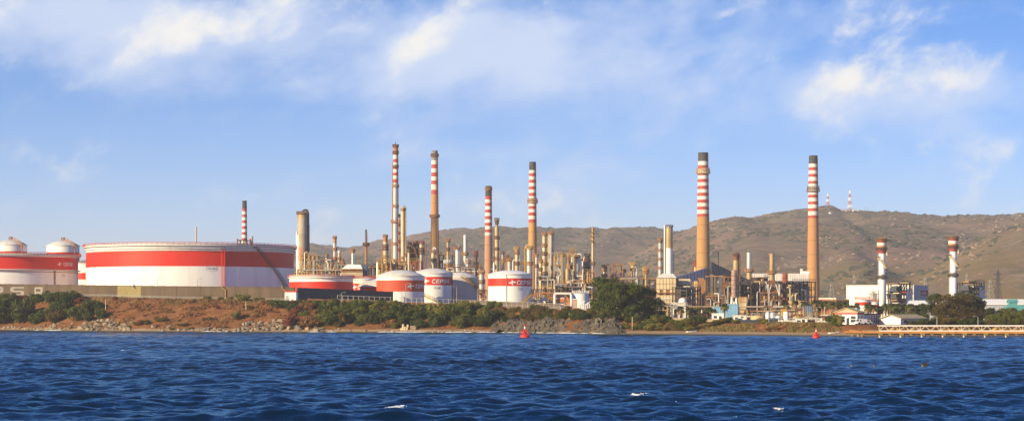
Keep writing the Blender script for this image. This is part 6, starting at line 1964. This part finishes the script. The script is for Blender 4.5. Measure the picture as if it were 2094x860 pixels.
def bank_scrub():
    r = np.random.default_rng(9); n = 5200
    px = r.uniform(200, 640, n); d = r.uniform(5, 36, n); y = np.full(n, 690.)
    for _ in range(25): y = .5 * y + .5 * (interp(SHORE, (px - 1047) * y / FPX) + d)
    x = (px - 1047) * y / FPX; k = (vnoise(x / 4, y / 3, 18) > .5) & (r.random(n) < vnoise(x / 14, y / 9, 28) * 1.3); x = x[k]; y = y[k]; z = ground_z(x, y); n = len(x)
    vs = []; m = 6
    for q in range(m):
        a = r.uniform(0, 6.28, n); w = r.uniform(.12, .3, n); h = r.uniform(.15, .55, n); ox_, oy_ = r.normal(0, .3, n), r.normal(0, .3, n)
        dx, dy = np.cos(a) * w, np.sin(a) * w
        vs.append(np.stack([np.stack([x + ox_ - dx, y + oy_ - dy, z - .05], -1), np.stack([x + ox_ + dx, y + oy_ + dy, z - .05], -1), np.stack([x + ox_ * 1.4 + dx, y + oy_ * 1.4 + dy, z + h], -1), np.stack([x + ox_ * 1.4 - dx, y + oy_ * 1.4 - dy, z + h * .8], -1)], 1).reshape(-1, 3))
    v = np.concatenate(vs)
    return mesh_np('bank_scrub', [(v, np.arange(len(v)).reshape(-1, 4))], LEAFB, False)


tag(obj('bank_scrub', bank_scrub()), 'low dry scrub tufts over the bare red-brown bank', 'scrub', kind='stuff')

# ================================================================== right-hand buildings
D = 1000; x = X(1868, D); g = gz(x, D)
T = thing('power_station_hall', 'big white windowless hall with red stripe and a red logo board', 'hall', (x, D, g), R(-25))
w1, w2, h = 33.5, 29.5, Z(583, D) - g
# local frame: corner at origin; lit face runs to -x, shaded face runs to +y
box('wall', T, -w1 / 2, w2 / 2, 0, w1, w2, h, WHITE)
SH = box('painted_shade_side', T, .08, w2 / 2, .02, .12, w2 - .1, h - .04, SHEETG)  # grey sheet over the white wall, painting in the shade of this face
box('parapet', T, -w1 / 2, w2 / 2, h + .004, w1 + .3, w2 + .3, .35, WHITE2)
box('red_stripe', T, -w1 * .18, -.06, Z(602, D) - g, w1 * .34, .12, S(9, D), RED)
sb = box('logo_board', T, .28, w2 * .73, Z(604, D) - g, .2, w2 * .5, S(12, D), mat('crimson_board', (.34, .02, .05), .5, (.28, .02, .045), .6))


def side_fn(u, v, t): return (.40 + .03 * t, u, v)


sign_on(T, side_fn, S(3.8, D), w2 * .56, w2 * .64, Z(598, D) - g, .1)
D = 905; x = X(1862, D); g = gz(x, D)
T = thing('low_shed', 'low blue-grey shed with a white roof edge below the big hall', 'shed', (x, D, g), R(-20))
gabled(T, 8, 5, 0, 18, 12, Z(622, D) - g, 1.6, SHEETG, WHITE, over=.5)
for k in range(8): box('cladding_rib', T, .2 + 2.2 * k, -1.08, 0, .15, .12, Z(622, D) - g - .3, SHEETB)
D = 880; x = X(2062, D); g = gz(x, D)
T = thing('long_warehouse', 'long blue-grey warehouse with bright white roof at the photo edge', 'warehouse', (x, D, g), R(-12))
gabled(T, 0, 0, 0, S(128, D), 16, Z(622, D) - g, Z(612, D) - Z(622, D), SHEETG, WHITE, over=.6)
for k in range(16): box('cladding_rib', T, -S(61, D) + S(122, D) * k / 15, -8.1, 0, .2, .14, Z(623, D) - g, SHEETB)
box('door', T, S(-12, D), -8.12, 0, 4, .16, 4, STEELB)
D = 800; x = X(2076, D); g = gz(x, D)
T = thing('teal_pavilion', 'teal roofed pavilion with raised lantern in front of long warehouse', 'pavilion', (x, D, g), 0)
w = S(56, D); zt = Z(635, D) - g
box('wall', T, 0, 0, 0, w * .8, 7, zt - .3, TEAL)
obj('roof', raw('roof', [(-w * .55, -5, zt), (w * .55, -5, zt), (w * .55, 5, zt), (-w * .55, 5, zt), (-w * .25, -1.5, zt + 2.2), (w * .4, -1.5, zt + 2.2), (w * .4, 1.5, zt + 2.2), (-w * .25, 1.5, zt + 2.2)], [(0, 1, 5, 4), (1, 2, 6, 5), (2, 3, 7, 6), (3, 0, 4, 7), (4, 5, 6, 7), (3, 2, 1, 0)], TEAL), T)
box('lantern', T, -w * .1, 0, zt + 2.21, w * .3, 3, 1.2, TEAL); gabled(T, -w * .1, 0, zt + 3.42, w * .3, 3.2, .05, .8, TEAL, TEAL, over=.3, names=('lantern_eave', 'lantern_roof'))
for k in range(5): box('window', T, -w * .32 + w * .16 * k, -3.56, zt * .3, w * .09, .12, zt * .45, GLASS)
# brick building by thick stack
D = 850; x = X(1709, D); g = gz(x, D)
T = thing('brick_building', 'red-brown brick building with flat white roof beside the thick stack', 'building', (x, D, g), R(-28))
box('wall', T, -3.6, 4, 0, 7.2, 8, Z(611, D) - g, BRICKR); box('roof', T, -3.6, 4, Z(611, D) - g + .01, 7.6, 8.4, .5, WHITE2)
for k in range(2): box('window', T, -5.4 + 3.4 * k, -.05, (Z(611, D) - g) * .55, 1.2, .16, 1.6, GLASS)
D = 840; x = X(1722, D); g = gz(x, D)
T = thing('brown_warehouse', 'dark brown flat warehouse right of the brick building', 'building', (x, D, g), R(8))
box('wall', T, 0, 3, 0, S(26, D), 8, Z(613, D) - g, RUST); box('roof', T, 0, 3, Z(613, D) - g + .01, S(27, D), 8.4, .4, TAN)
for k in range(5): box('wall_pier', T, -S(12, D) + S(6, D) * k, -1.1, 0, .5, .3, Z(613.5, D) - g, STEEL)
D = 830; x = X(1640, D); g = gz(x, D)
T = thing('concrete_block_house', 'plain pinkish-cream block house in front of the thick stack base', 'building', (x, D, g), R(-20))
box('wall', T, -2, 3, 0, S(36, D), 6, Z(616, D) - g, mat('peach_plaster', (.55, .36, .22), .85, (.46, .29, .17), .5)); box('roof', T, -2, 3, Z(616, D) - g + .01, S(37, D), 6.4, .35, TAN); box('door', T, -3, -.06, 0, 1.4, .14, 2.4, STEEL)
# small red and white tanks by the hall
D = 930
for px, w_, rt, lab in ((1764, 15, 612, 'low white tank with red lower band in front of the big hall'), (1788, 9, 617, 'small red-banded tank between the hall and the white stack')):
    T, tx, tR, tg = tank(lab, px, D, w_, Z(rt, D), [(None, WHITE, 'upper_shell'), (Z(rt + 5, D), RED, 'red_band'), (Z(rt + 12, D), WHITE, 'lower_shell')], 'cone', roof_h=S(2.5, D), n=32, group='small tanks by the hall')
# white cylinders
D = 690
for i, (px, w_, rt, rb_, kind, lab) in enumerate(((1570, 9, 637, 657, 'v', 'white upright cylinder, shortest of the pair left of the sphere'), (1578.5, 11, 638, 658, 'v', 'white upright cylinder directly left of the white sphere'), (1607.5, 12, 636, 658, 'v', 'white upright cylinder right of the white sphere, under yellow crane'))):
    x = X(px, D + i * .5); g = gz(x, D); T = thing('upright_cylinder', lab, 'tank', (x, D + i * .5, g), 0, 'white cylinders'); r_ = S(w_, D) / 2; z1 = Z(rt, D) - g
    lathe('shell', T, [(r_, .5), (r_, z1 - .4)], WHITE, 24); lathe('cap', T, [(r_ + .005, z1 - .4), (r_ * .8, z1 - .1), (.02, z1)], WHITE2, 24)
    for a in range(4): box('leg', T, r_ * .8 * math.cos(a * 1.57 + .8), r_ * .8 * math.sin(a * 1.57 + .8), -.2, .25, .25, .8, GALV)
x = X(1591, D); g = gz(x, D); T = thing('white_sphere', 'white spherical gas holder between the upright cylinders', 'tank', (x, D, g), 0)
r_ = S(5.6, D); zc = Z(650, D) - g
lathe('sphere', T, [(max(.01, r_ * math.cos(a)), zc + r_ * math.sin(a)) for a in np.linspace(-1.57, 1.57, 13)], WHITE, 24)
for a in range(5): cyl('leg', T, r_ * .75 * math.cos(a * 1.256), r_ * .75 * math.sin(a * 1.256), -.2, zc - r_ * .4, .13, GALV, 8)
lathe('hatch', T, [(.3, zc + r_ - .1), (.3, zc + r_ + .25), (.01, zc + r_ + .3)], GALV, 10)
x = X(1603, 705); g = gz(x, 705); T = thing('yellow_gantry', 'yellow-orange gantry block behind the upright cylinder', 'gantry', (x, 705, g), 0)
box('cabin', T, 0, 0, Z(645, 705) - g, S(12, 705), 2, S(14, 705), YELL)
for s in (-1, 1): box('leg', T, s * S(5, 705), 0, 0, .4, .4, Z(645, 705) - g, YELL)
x = X(1630, 640); g = gz(x, 640); T = thing('yellow_mast', 'yellow painted steel mast near the beach sheds', 'mast', (x, 640, g), 0)
box('pillar', T, 0, 0, 0, .55, .55, Z(648, 640) - g, YELL); box('head', T, 0, 0, Z(648, 640) - g, 1.0, .8, .6, YELL); box('footing', T, 0, 0, -.3, 1.2, 1.2, .6, CONCD)
x = X(1551, 700); g = gz(x, 700); T = thing('low_round_basin', 'low round cream basin in front of the furnaces', 'basin', (x, 700, g), 0)
lathe('wall', T, [(S(16, 700), 0), (S(16, 700), Z(645, 700) - g), (S(15.2, 700), Z(645, 700) - g), (S(15.2, 700), .5), (.02, .5)], CREAM, 36); ring_rail(S(15.8, 700), Z(645, 700) - g, .9, 20).build('railing', GALV, T)
# light blue sheds
for px, D, w_, rt, lab, mm in ((1499, 735, 22, 622, 'light blue shed with flat roof under the drum on legs', BLUEP), (1474, 745, 30, 628, 'long light blue shed left of the drum on legs', BLUEP), (1652, 760, 18, 625, 'dark blue container among the palms by the thick stack', BLUED)):
    x = X(px, D); g = gz(x, D); T = thing('shed', lab, 'shed', (x, D, g), R(-12))
    box('wall', T, 0, 0, 0, S(w_, D), 3.5, Z(rt, D) - g, mm); box('roof', T, 0, 0, Z(rt, D) - g + .01, S(w_, D) + .4, 3.9, .2, mm)
    for k in range(5): box('wall_rib', T, -S(w_, D) * .42 + S(w_, D) * .21 * k, -1.78, .1, .12, .1, Z(rt, D) - g - .2, SHEETB)
    box('door', T, S(w_, D) * .3, -1.8, 0, .9, .1, 2.0, WHITE2)
for px, D, w_, rt, rb_, lab, mm in ((1468, 690, 24, 640, 656, 'white flat-roofed cabin behind the row of palms', WHITE), (1512, 685, 26, 644, 658, 'white flat-roofed cabin behind the parked white car', WHITE2), (1388, 720, 30, 618, 640, 'pale block with white dome cap behind the palms', WHITE2), (1638, 625, 22, 668, 676, 'white container with a dark opening by the beach', WHITE),
                               (1660, 628, 16, 666, 676, 'grey-brown container next to the white beach container', TAN), (1582, 615, 20, 664, 674, 'blue-grey container near the beach grass', BLUED), (1668, 690, 26, 651, 660, 'open white pipe shelter right of the cylinders', WHITE2), (1158, 716, 22, 625, 634, 'blue-grey skip beside the orange-banded building', BLUED)):
    x = X(px, D); g = gz(x, D); T = thing('cabin', lab, 'cabin', (x, D, g - .1), R(-9)); h = max(1.5, Z(rt, D) - g)
    box('wall', T, 0, 0, 0, S(w_, D), 2.6, h, mm); box('roof', T, 0, 0, h + .01, S(w_, D) + .3, 2.9, .16, WHITE2 if mm is not BLUED else BLUED)
    box('door', T, S(w_, D) * .22, -1.32, .05, .9, .08, min(2.0, h * .85), STEEL)
    box('window', T, -S(w_, D) * .2, -1.32, h * .45, 1.1, .08, h * .3, GLASS)
    for k in (-1, 1): box('corner_post', T, k * S(w_, D) * .495, -1.3, 0, .12, .14, h, WHITE2)
    if 'dome cap' in lab: lathe('dome_cap', T, [(1.4, h + .2), (1.4, h + .9), (1.0, h + 1.5), (.02, h + 1.8)], LOGOW, 20, (S(8, D), 0, 0))
# long low walls
for p0, p1, D, rt, lab, mm in ((1346, 1470, 672, 655, 'long low cream wall behind the row of palms', CREAM), (1490, 1580, 640, 661, 'dark low wall behind the beach grass', STEELB), (1575, 1700, 650, 657, 'pale low fence wall before the cylinders', WHITE2)):
    x = X((p0 + p1) / 2, D); g = gz(x, D); T = thing('low_wall', lab, 'wall', (x, D, 0), 0); n = 10; w_ = S(p1 - p0, D)
    for k in range(n):
        xx = -w_ / 2 + w_ * (k + .5) / n; g2 = gz(x + xx, D); box('wall_panel', T, xx, 0, g2 - .3, w_ / n - .05, .25, max(.9, Z(rt, D) - g2) + .3, mm)
        box('pier', T, xx - w_ / n / 2, 0, g2 - .3, .35, .4, max(.9, Z(rt, D) - g2) + .45, mm)

# white two-storey office with red roof edge
D = 592; x = X(1753, D); g = gz(x, D) - .1
T = thing('office', 'white two-storey office with red band under its roof, gable to the bay', 'office building', (x, D, g), R(-35))
H = S(21, D)
gw = S(41, D) / math.cos(R(35)); gl = 4.6
box('wall', T, -gw / 2, gl / 2, 0, gw, gl, H, WHITE)
w0 = gabled(T, -gw / 2, gl / 2, H + .55, gw, gl, .05, 1.15, mat('peach_gable', (.64, .42, .28), .8, (.56, .36, .24), .6), ROOFT, over=.35, ridge='y', names=('gable', 'roof'))
box('red_band', T, -gw / 2, gl / 2, H + .005, gw + .12, gl + .12, .5, mat('pale_red_band', (.55, .12, .10), .6, (.48, .10, .08), .8))
def win(xc, z, w_, h_, y=-.06, side=False):
    if not side:
        o = box('window', T, xc, y, z, w_, .14, h_, GLASS); box('window_frame', T, xc, y - .03, z - .12, w_ + .25, .12, .12, WHITE2)
    else:
        o = box('window', T, .06, xc, z, .14, w_, h_, GLASS); box('window_frame', T, .09, xc, z - .12, .12, w_ + .25, .12, WHITE2)
for z in (.7, H * .58):
    for k in (-.66, -.18): win(gw * k, z, 1.5, .8)
win(-gw * .42, .02, .8, 1.9)
for z in (.7, H * .58):
    for k in (1.2, 3.3): win(k, z, .9, .9, side=True)
# recessed link and long wing, running off behind
D2 = D
box('link_wall', T, -3.2, gl + .81, 0, 5.2, 1.6, H * .97, WHITE); box('link_red_band', T, -3.2, gl + .81, H * .97 + .005, 5.3, 1.58, .4, RED)
box('stair_tower', T, -3.6, gl + .9, H * .97 + .41, 2.6, 2.2, 1.5, WHITE)
wl = 8.0
box('wing_wall', T, -2.6, gl + 1.64 + wl / 2, 0, 6.2, wl, H * .95, WHITE); box('wing_red_band', T, -2.6, gl + 1.64 + wl / 2, H * .95 + .005, 6.35, wl + .14, .45, mat('maroon_band', (.22, .035, .05), .6, (.18, .03, .04), .8))
for z in (.55, H * .52):
    for k in range(5):
        yy = gl + 1.64 + wl * (k + .5) / 5
        box('window', T, 0.52, yy, z, .14, .95, 1.15, GLASS); box('window_frame', T, 0.55, yy, z - .1, .14, 1.15, .1, WHITE2); box('mullion', T, 0.60, yy, z, .05, .07, 1.15, WHITE2)
D = 598; x = X(1822, D); g = gz(x, D) - .1
T = thing('hipped_shed', 'white shed with broad tan tiled roof beside the office wing', 'shed', (x, D, g), R(-38))
w1, d1, h1 = 3.6, 15.5, S(13, D)
gabled(T, 0, d1 / 2, 0, w1 * 1.7, d1, h1, 1.0, WHITE, ROOFT, over=.6, ridge='y')
for k in range(5): box('window', T, w1 * .85 + .05, 3 + 2.6 * k, h1 * .35, .14, 1.5, h1 * .35, GLASS)
box('porch_wall', T, w1 * .85 + 1.0, 6, 0, 2, 5, h1 * .5, mat('pink_brick', (.42, .19, .12), .85, (.34, .15, .1), .8)); box('porch_roof', T, w1 * .85 + 1.0, 6, h1 * .5 + .01, 2.3, 5.3, .15, ROOFT)

# ================================================================== jetty with pipes
D = 508.0; x0 = X(1768, D); x1 = X(2210, D)
T = thing('jetty', 'long jetty with orange pipe, white lattice walkway and concrete piles', 'jetty', (x0, D, 0), 0)
L_ = x1 - x0
box('deck', T, L_ / 2, 1.6, Z(677, D), L_, 3.0, .28, TAN)
tube('orange_pipe', T, [(-5, -.6, Z(679.5, D) + .1), (0, -.4, Z(679.5, D)), (L_, -.4, Z(679.8, D))], .33, PIPEO, 10)
tube('lower_pipe', T, [(0, .5, Z(682, D)), (L_, .5, Z(682, D))], .22, PIPEO, 8)
tube('upper_pipe', T, [(0, .3, Z(677.3, D)), (L_, .3, Z(677.3, D))], .14, CREAM, 8)
zb, zt = Z(675.6, D), Z(665.5, D); xt0 = S(30, D); bay = S(21, D); n = int((L_ - xt0) / bay)
for zz, nm in ((zb, 'lower_chord'), (zt, 'upper_chord')): bar(nm, T, (xt0, .2, zz), (L_, .2, zz), .24, WHITE)
bar('upper_chord', T, (xt0, 2.6, zt), (L_, 2.6, zt), .2, WHITE)
box('walkway_roof', T, (xt0 + L_) / 2, 1.4, zt + .12, L_ - xt0, 2.5, .08, CREAM)
for i in range(n):
    xa = xt0 + bay * i
    bar('diagonal', T, (xa, .2, zb), (xa + bay / 2, .2, zt), .2, CREAM); bar('diagonal', T, (xa + bay / 2, .2, zt), (xa + bay, .2, zb), .2, CREAM)
    if i % 2 == 0: bar('strut', T, (xa, .2, zb), (xa, .2, zt), .2, CREAM)
    box('pipe_rack_box', T, xa + bay * .5, 1.6, zb + .1, bay * .86, 1.6, (.8, .6, .95, .7)[i % 4], (RUST, YELL, RUSTL, TAN, RUST)[i % 5])
npile = int(L_ / S(43, D)) + 1
for i in range(npile):
    xa = S(30, D) + S(43, D) * i
    box('pile_cap', T, xa + .2, .6, Z(683.6, D) - .12, .95, 3.2, .5, CONCL)
    for dx, y in ((0, -.6), (.42, 2.0)): cyl('pile', T, xa + dx, y, -2.5, Z(683.5, D), .24, CREAM, 10)
    box('pipe_saddle', T, xa + S(21, D), .1, Z(684, D), .7, 1.0, .2, CREAM)
    cyl('thin_pile', T, xa + S(23, D), 2.4, -2.5, Z(682.5, D), .13, CREAM, 8); cyl('thin_pile', T, xa + S(12, D), 2.4, -2.5, Z(682.5, D), .12, CREAM, 8)
# shore end of the pipe line
xa, ya = at(1738, 8)
T = thing('shore_pipeline', 'orange pipeline on low supports leading from beach to jetty', 'pipeline', (xa, ya, 0), 0)
pts = [(0, 0, gz(xa, ya) + .7), (X(1752, 530) - xa, 530 - ya, Z(676.5, 530)), (X(1762, 512) - xa, 508 - ya, Z(679.5, 508) + .1)]
tube('pipe', T, pts, .2, PIPEO, 10)
for s in (.1, .35, .6, .85):
    p = Vector(pts[0]).lerp(Vector(pts[1]), s) if s < .5 else Vector(pts[1]).lerp(Vector(pts[2]), (s - .5) * 2)
    box('support', T, p.x, p.y + .4, -.5, .4, 1.4, p.z + .3, CONCL)


# ================================================================== buoys, birds, vehicles
def buoy(label, px, row, hpx):
    D = CAMZ * FPX / (row - HOR); x = X(px, D); k = S(hpx, D) / 3.6
    T = thing('buoy', label, 'buoy', (x, D, 0), .5, 'red channel buoys')
    def lz(prof): return [(r * k, z * k) for r, z in prof]
    lathe('float', T, lz([(.02, -.5), (1.15, -.4), (1.3, 0), (1.3, .5), (1.15, .75), (.3, .8), (.02, .8)]), BUOYR, 24)
    for a in range(4):
        b = a * math.pi / 2 + .4; bar('cage_leg', T, (.8 * k * math.cos(b), .8 * k * math.sin(b), .75 * k), (.28 * k * math.cos(b), .28 * k * math.sin(b), 2.3 * k), .13 * k, BUOYR)
    lathe('guard_ring', T, lz([(1.0, 1.45), (1.18, 1.45), (1.18, 1.65), (1.0, 1.65), (1.0, 1.45)]), BUOYR, 20)
    for a in range(6):
        b = a * 1.047; bar('guard_post', T, (1.08 * k * math.cos(b), 1.08 * k * math.sin(b), .7 * k), (1.1 * k * math.cos(b), 1.1 * k * math.sin(b), 1.5 * k), .16 * k, BUOYR)
    lathe('tower', T, lz([(.34, .8), (.28, 2.2), (.36, 2.25), (.36, 2.4), (.02, 2.4)]), BUOYR, 14)
    lathe('lantern', T, lz([(.2, 2.4), (.22, 2.9), (.1, 3.0), (.02, 3.02)]), WHITE, 12)
    lathe('topmark', T, lz([(.02, 3.0), (.24, 3.05), (.24, 3.5), (.02, 3.6)]), BUOYR, 12)


buoy('red buoy with caged lantern floating before the grey rock ledge', 1073.5, 690, 28)
buoy('red buoy floating off the beach near the jetty', 1669, 691, 21)
BIRD = mat('bird_white', (.75, .74, .72), .8, (.6, .58, .56), 3.0); BIRDD = mat('bird_dark', (.05, .045, .04), .8, (.08, .07, .06), 3.0)
for px, row, up, lab in ((1745, 749, 0, 'small seabird sitting on the water, the leftmost of three'), (1790, 748, 0, 'small seabird sitting on the water, the middle one'), (1890, 756, 1, 'dark and white seabird taking off with raised wing')):
    D = CAMZ * FPX / (row - HOR); x = X(px, D); z = float(sea_z(np.array([x]), np.array([D]))[0]) + .08 + .25 * up
    T = thing('seabird', lab, 'bird', (x, D, z), R(160), 'seabirds on the bay')
    j = Join(); j.tube([(-.34, 0, .06), (-.2, 0, .08), (0, 0, .07), (.18, 0, .12), (.27, 0, .24), (.33, 0, .30), (.42, 0, .29), (.5, 0, .27)], [.01, .07, .12, .10, .05, .055, .03, .006], 10); j.build('body', BIRDD, T, True); box('white_breast', T, .16, 0, .06, .14, .17, .10, BIRD)
    for s in (-1, 1):
        a = [(.12, s * .08, .14), (-.22, s * .08, .12), (-.18, s * (.16 if not up else .38), .13 if not up else .40), (-.42, s * (.1 if not up else .62), .12 if not up else .52), (.06, s * (.17 if not up else .42), .12 if not up else .44)]
        b = [(p[0], p[1], p[2] + .02) for p in a]
        obj('wing', raw('wing', a + b, [(0, 1, 2, 4), (1, 3, 2), (5, 9, 7, 6), (6, 7, 8), (0, 5, 6, 1), (4, 9, 5, 0), (1, 6, 8, 3)], BIRDD), T)


def vehicle(label, px, D, lenm, hm, m, rz=0.0, van=True, d=None, zoff=0.0, cat='van', name='van'):
    x, y = (X(px, D), D) if d is None else at(px, d)
    g = max(gz(x, y), 0) + zoff
    T = thing(name, label, cat, (x, y, g), rz); L = lenm; h = hm; w = 1.9
    if van: side = [(-L / 2, .35), (L / 2, .35), (L / 2, h * .5), (L * .36, h * .55), (L * .24, h * .97), (L * .18, h), (-L * .46, h), (-L / 2, h * .9)]
    else: side = [(-L / 2, .3), (L / 2, .3), (L / 2, h * .5), (L * .25, h * .6), (L * .10, h * .98), (-L * .25, h), (-L * .42, h * .64), (-L / 2, h * .6)]
    n = len(side); v = [(a, -w / 2, b) for a, b in side] + [(a, w / 2, b) for a, b in side]
    f = [tuple(range(n)), tuple(range(2 * n - 1, n - 1, -1))] + [(i, n + i, n + (i + 1) % n, (i + 1) % n)[::-1] for i in range(n)]
    obj('body', raw('body', v, f, m), T)
    for s in (-1, 1):
        for xx in (-L * .3, L * .3):
            o = hcyl('wheel', T, xx, s * (w / 2 - .05), .33, .24, .33, RUBBER, 'y', 14); hcyl('wheel_rim', o, 0, 0, .5, .1, .5, GALV, 'x') if False else None
        box('side_window', T, L * (.19 if van else -.02), s * (w / 2 + .01), h * .58, L * (.12 if van else .38), .05, h * .28, GLASS)
    a0, a1 = (side[3], side[4]); obj('windscreen', raw('windscreen', [(a0[0] - .02, -w * .42, a0[1] + .04), (a0[0] - .02, w * .42, a0[1] + .04), (a1[0] + .03, w * .42, a1[1] - .02), (a1[0] + .03, -w * .42, a1[1] - .02)], [(0, 1, 2, 3)], GLASS), T)
    T.children[0]
    for s in (-1, 1): box('headlight', T, L / 2 + .01, s * w * .36, h * .36, .05, .3, .16, LOGOW)
    return T


vehicle('white van on the coast road behind the thicket', 949, 0, 4.6, 1.9, WHITE, R(180), d=41, zoff=.12)
vehicle('dark car on the coast road beside the round tree', 1206, 0, 3.8, 1.4, STEELB, R(0), van=False, d=41, zoff=.12, cat='car', name='parked_car')
vehicle('white car parked before the white cabin and dark wall', 1512, 648, 4.2, 1.45, WHITE, R(180), van=False, cat='car', name='parked_car')
vehicle('small white van parked at the corner of the office', 1760, 583, 3.2, 1.6, WHITE, R(200), cat='van')
vehicle('white pickup-like car by the recess of the office', 1771, 588, 3.0, 1.3, WHITE2, R(200), van=False, cat='car', name='parked_car')
# small rowing boat hauled up
for px, lab in ((1413, 'small upturned pale boat lying on the beach'), (1704, 'small white boat pulled up on sand by the yellow bush')):
    x, y = at(px, 7 if px < 1500 else 5); g = gz(x, y); T = thing('rowing_boat', lab, 'boat', (x, y, g), R(15))
    j = Join(); secs = [(-1.6, .1, .35), (-1.0, .55, .42), (0, .68, .42), (1.0, .5, .45), (1.8, .05, .6)]; v = []; f = []
    for xx, ww, hh_ in secs: v += [(xx, -ww, hh_), (xx, -ww * .6, .05), (xx, ww * .6, .05), (xx, ww, hh_)]
    for i in range(4):
        for k in range(3): f.append((i * 4 + k, (i + 1) * 4 + k, (i + 1) * 4 + k + 1, i * 4 + k + 1))
    obj('hull', raw('hull', v, f, WHITE), T); box('thwart', T, 0, 0, .34, .25, 1.2, .05, WOOD); box('thwart', T, .9, 0, .36, .22, .9, .05, WOOD)


# ================================================================== pylons and masts
def lattice_tower(label, x, y, g, H, wb, m1, m2, arms, t, name='pylon', cat='pylon', secs=9):
    T = thing(name, label, cat, (x, y, g), R(20), 'power pylons' if name == 'pylon' else 'radio masts')
    for i in range(secs):
        z0, z1 = H * i / secs, H * (i + 1) / secs; a, b = wb * (1 - .88 * i / secs) / 2, wb * (1 - .88 * (i + 1) / secs) / 2
        j = Join(); c0 = [(-a, -a), (a, -a), (a, a), (-a, a)]; c1 = [(-b, -b), (b, -b), (b, b), (-b, b)]
        for k in range(4):
            j.bar((*c0[k], z0), (*c1[k], z1), t); j.bar((*c0[k], z0), (*c1[(k + 1) % 4], z1), t * .7); j.bar((*c0[(k + 1) % 4], z0), (*c1[k], z1), t * .7); j.bar((*c1[k], z1), (*c1[(k + 1) % 4], z1), t * .7)
        j.build('lattice_section', m1 if i % 2 else m2, T)
    for z, w in arms: bar('cross_arm', T, (-w / 2, 0, H * z), (w / 2, 0, H * z), t * 1.5, m1)
    lathe('tip', T, [(t, H - .2), (t * .6, H * 1.04), (.02, H * 1.05)], m1, 8)
    return T


PY = mat('pylon_grey', (.30, .28, .26), .6, (.24, .22, .20), .5)
for px, rt, rb_, D, lab in ((2025, 572, 612, 1300, 'power pylon on the plain behind the long warehouse, the shorter one'), (2041, 553, 615, 1350, 'taller power pylon beside the shorter one near photo edge'), (1892, 567, 590, 1450, 'faint power pylon showing above the big white hall'), (1700, 580, 612, 1250, 'power pylon right behind the thick stack base'), (1747, 562, 590, 1500, 'faint power pylon above the left end of hall'), (1977, 560, 590, 1480, 'faint power pylon behind the stack near round tree')):
    x = X(px, D); g = gz(x, D) if D < 1420 else hz(x, D)
    lattice_tower(lab, x, D, g, Z(rt, D) - g, 6, PY, PY, ((.72, 9), (.82, 8), (.92, 6)), .17)
for px, rt, D, lab in ((1693, 394, 3250, 'red and white radio mast on the hill crest nearest the stack'), (1738, 388, 3240, 'taller red and white radio mast above the hilltop buildings')):
    x = X(px, D); g = hz(x, D)
    lattice_tower(lab, x, D, g - 1, Z(rt, D) - g, 7, mat('mast_red', (.45, .10, .08), .6, (.38, .08, .06), .5), WHITE, (), .34, 'radio_mast', 'mast', 7)
for px, rt, D, lab in ((1768, 424, 3240, 'thin low aerial on the hill crest, first of two'), (1774, 423, 3242, 'thin low aerial on the hill crest, second of two')):
    x = X(px, D); g = hz(x, D); T = thing('aerial', lab, 'mast', (x, D, g), 0); lathe('pole', T, [(.4, -1), (.25, Z(rt, D) - g), (.02, Z(rt, D) - g + .2)], PY, 6); bar('stay', T, (4, 0, 0), (0, 0, (Z(rt, D) - g) * .8), .2, PY)
for px, D, w_, h_, lab in ((1727, 3150, 20, 5, 'long white station building on the hilltop under the masts'), (1748, 3160, 9, 5, 'small white hilltop building right of the long one'), (1756, 3170, 6, 6, 'tiny white block on the hill crest by the mast'), (2012, 3000, 7, 5, 'lone white house on the brown hillside'), (1698, 3050, 5, 3, 'tiny white house low on the mast hill'), (1794, 3000, 4, 2.5, 'tiny white cottage right of the mast hill'), (1494, 2750, 8, 4, 'white farmhouse on the dark middle slope')):
    x = X(px, D); g = hz(x, D); T = thing('hill_house', lab, 'house', (x, D, g), R(15)); W_ = S(w_, D); H_ = S(h_, D)
    gabled(T, 0, 0, -1, W_, W_ * .5 + 2, H_ + .5, H_ * .3, WHITE, WHITE2, over=.5); box('door', T, W_ * .2, -(W_ * .5 + 2) / 2 - .05, 0, 1.2, .15, 2.2, STEEL)


# ================================================================== haze over the bay
def build_haze():
    j = Join(); j.box(0, 3350, -6, 14000, 7800, 262)
    m = bpy.data.materials.new('air_haze'); m.use_nodes = True
    nt = m.node_tree; nt.nodes.clear()
    out = nt.nodes.new('ShaderNodeOutputMaterial'); v = nt.nodes.new('ShaderNodeVolumePrincipled')
    v.inputs['Color'].default_value = (.90, .91, 1.0, 1)
    v.inputs['Density'].default_value = 0.000100
    v.inputs['Anisotropy'].default_value = 0.0
    nt.links.new(v.outputs[0], out.inputs['Volume'])
    o = j.build('haze', m)
    tag(o, 'thin pale haze hanging over the bay and hills', 'haze', kind='stuff')


build_haze()
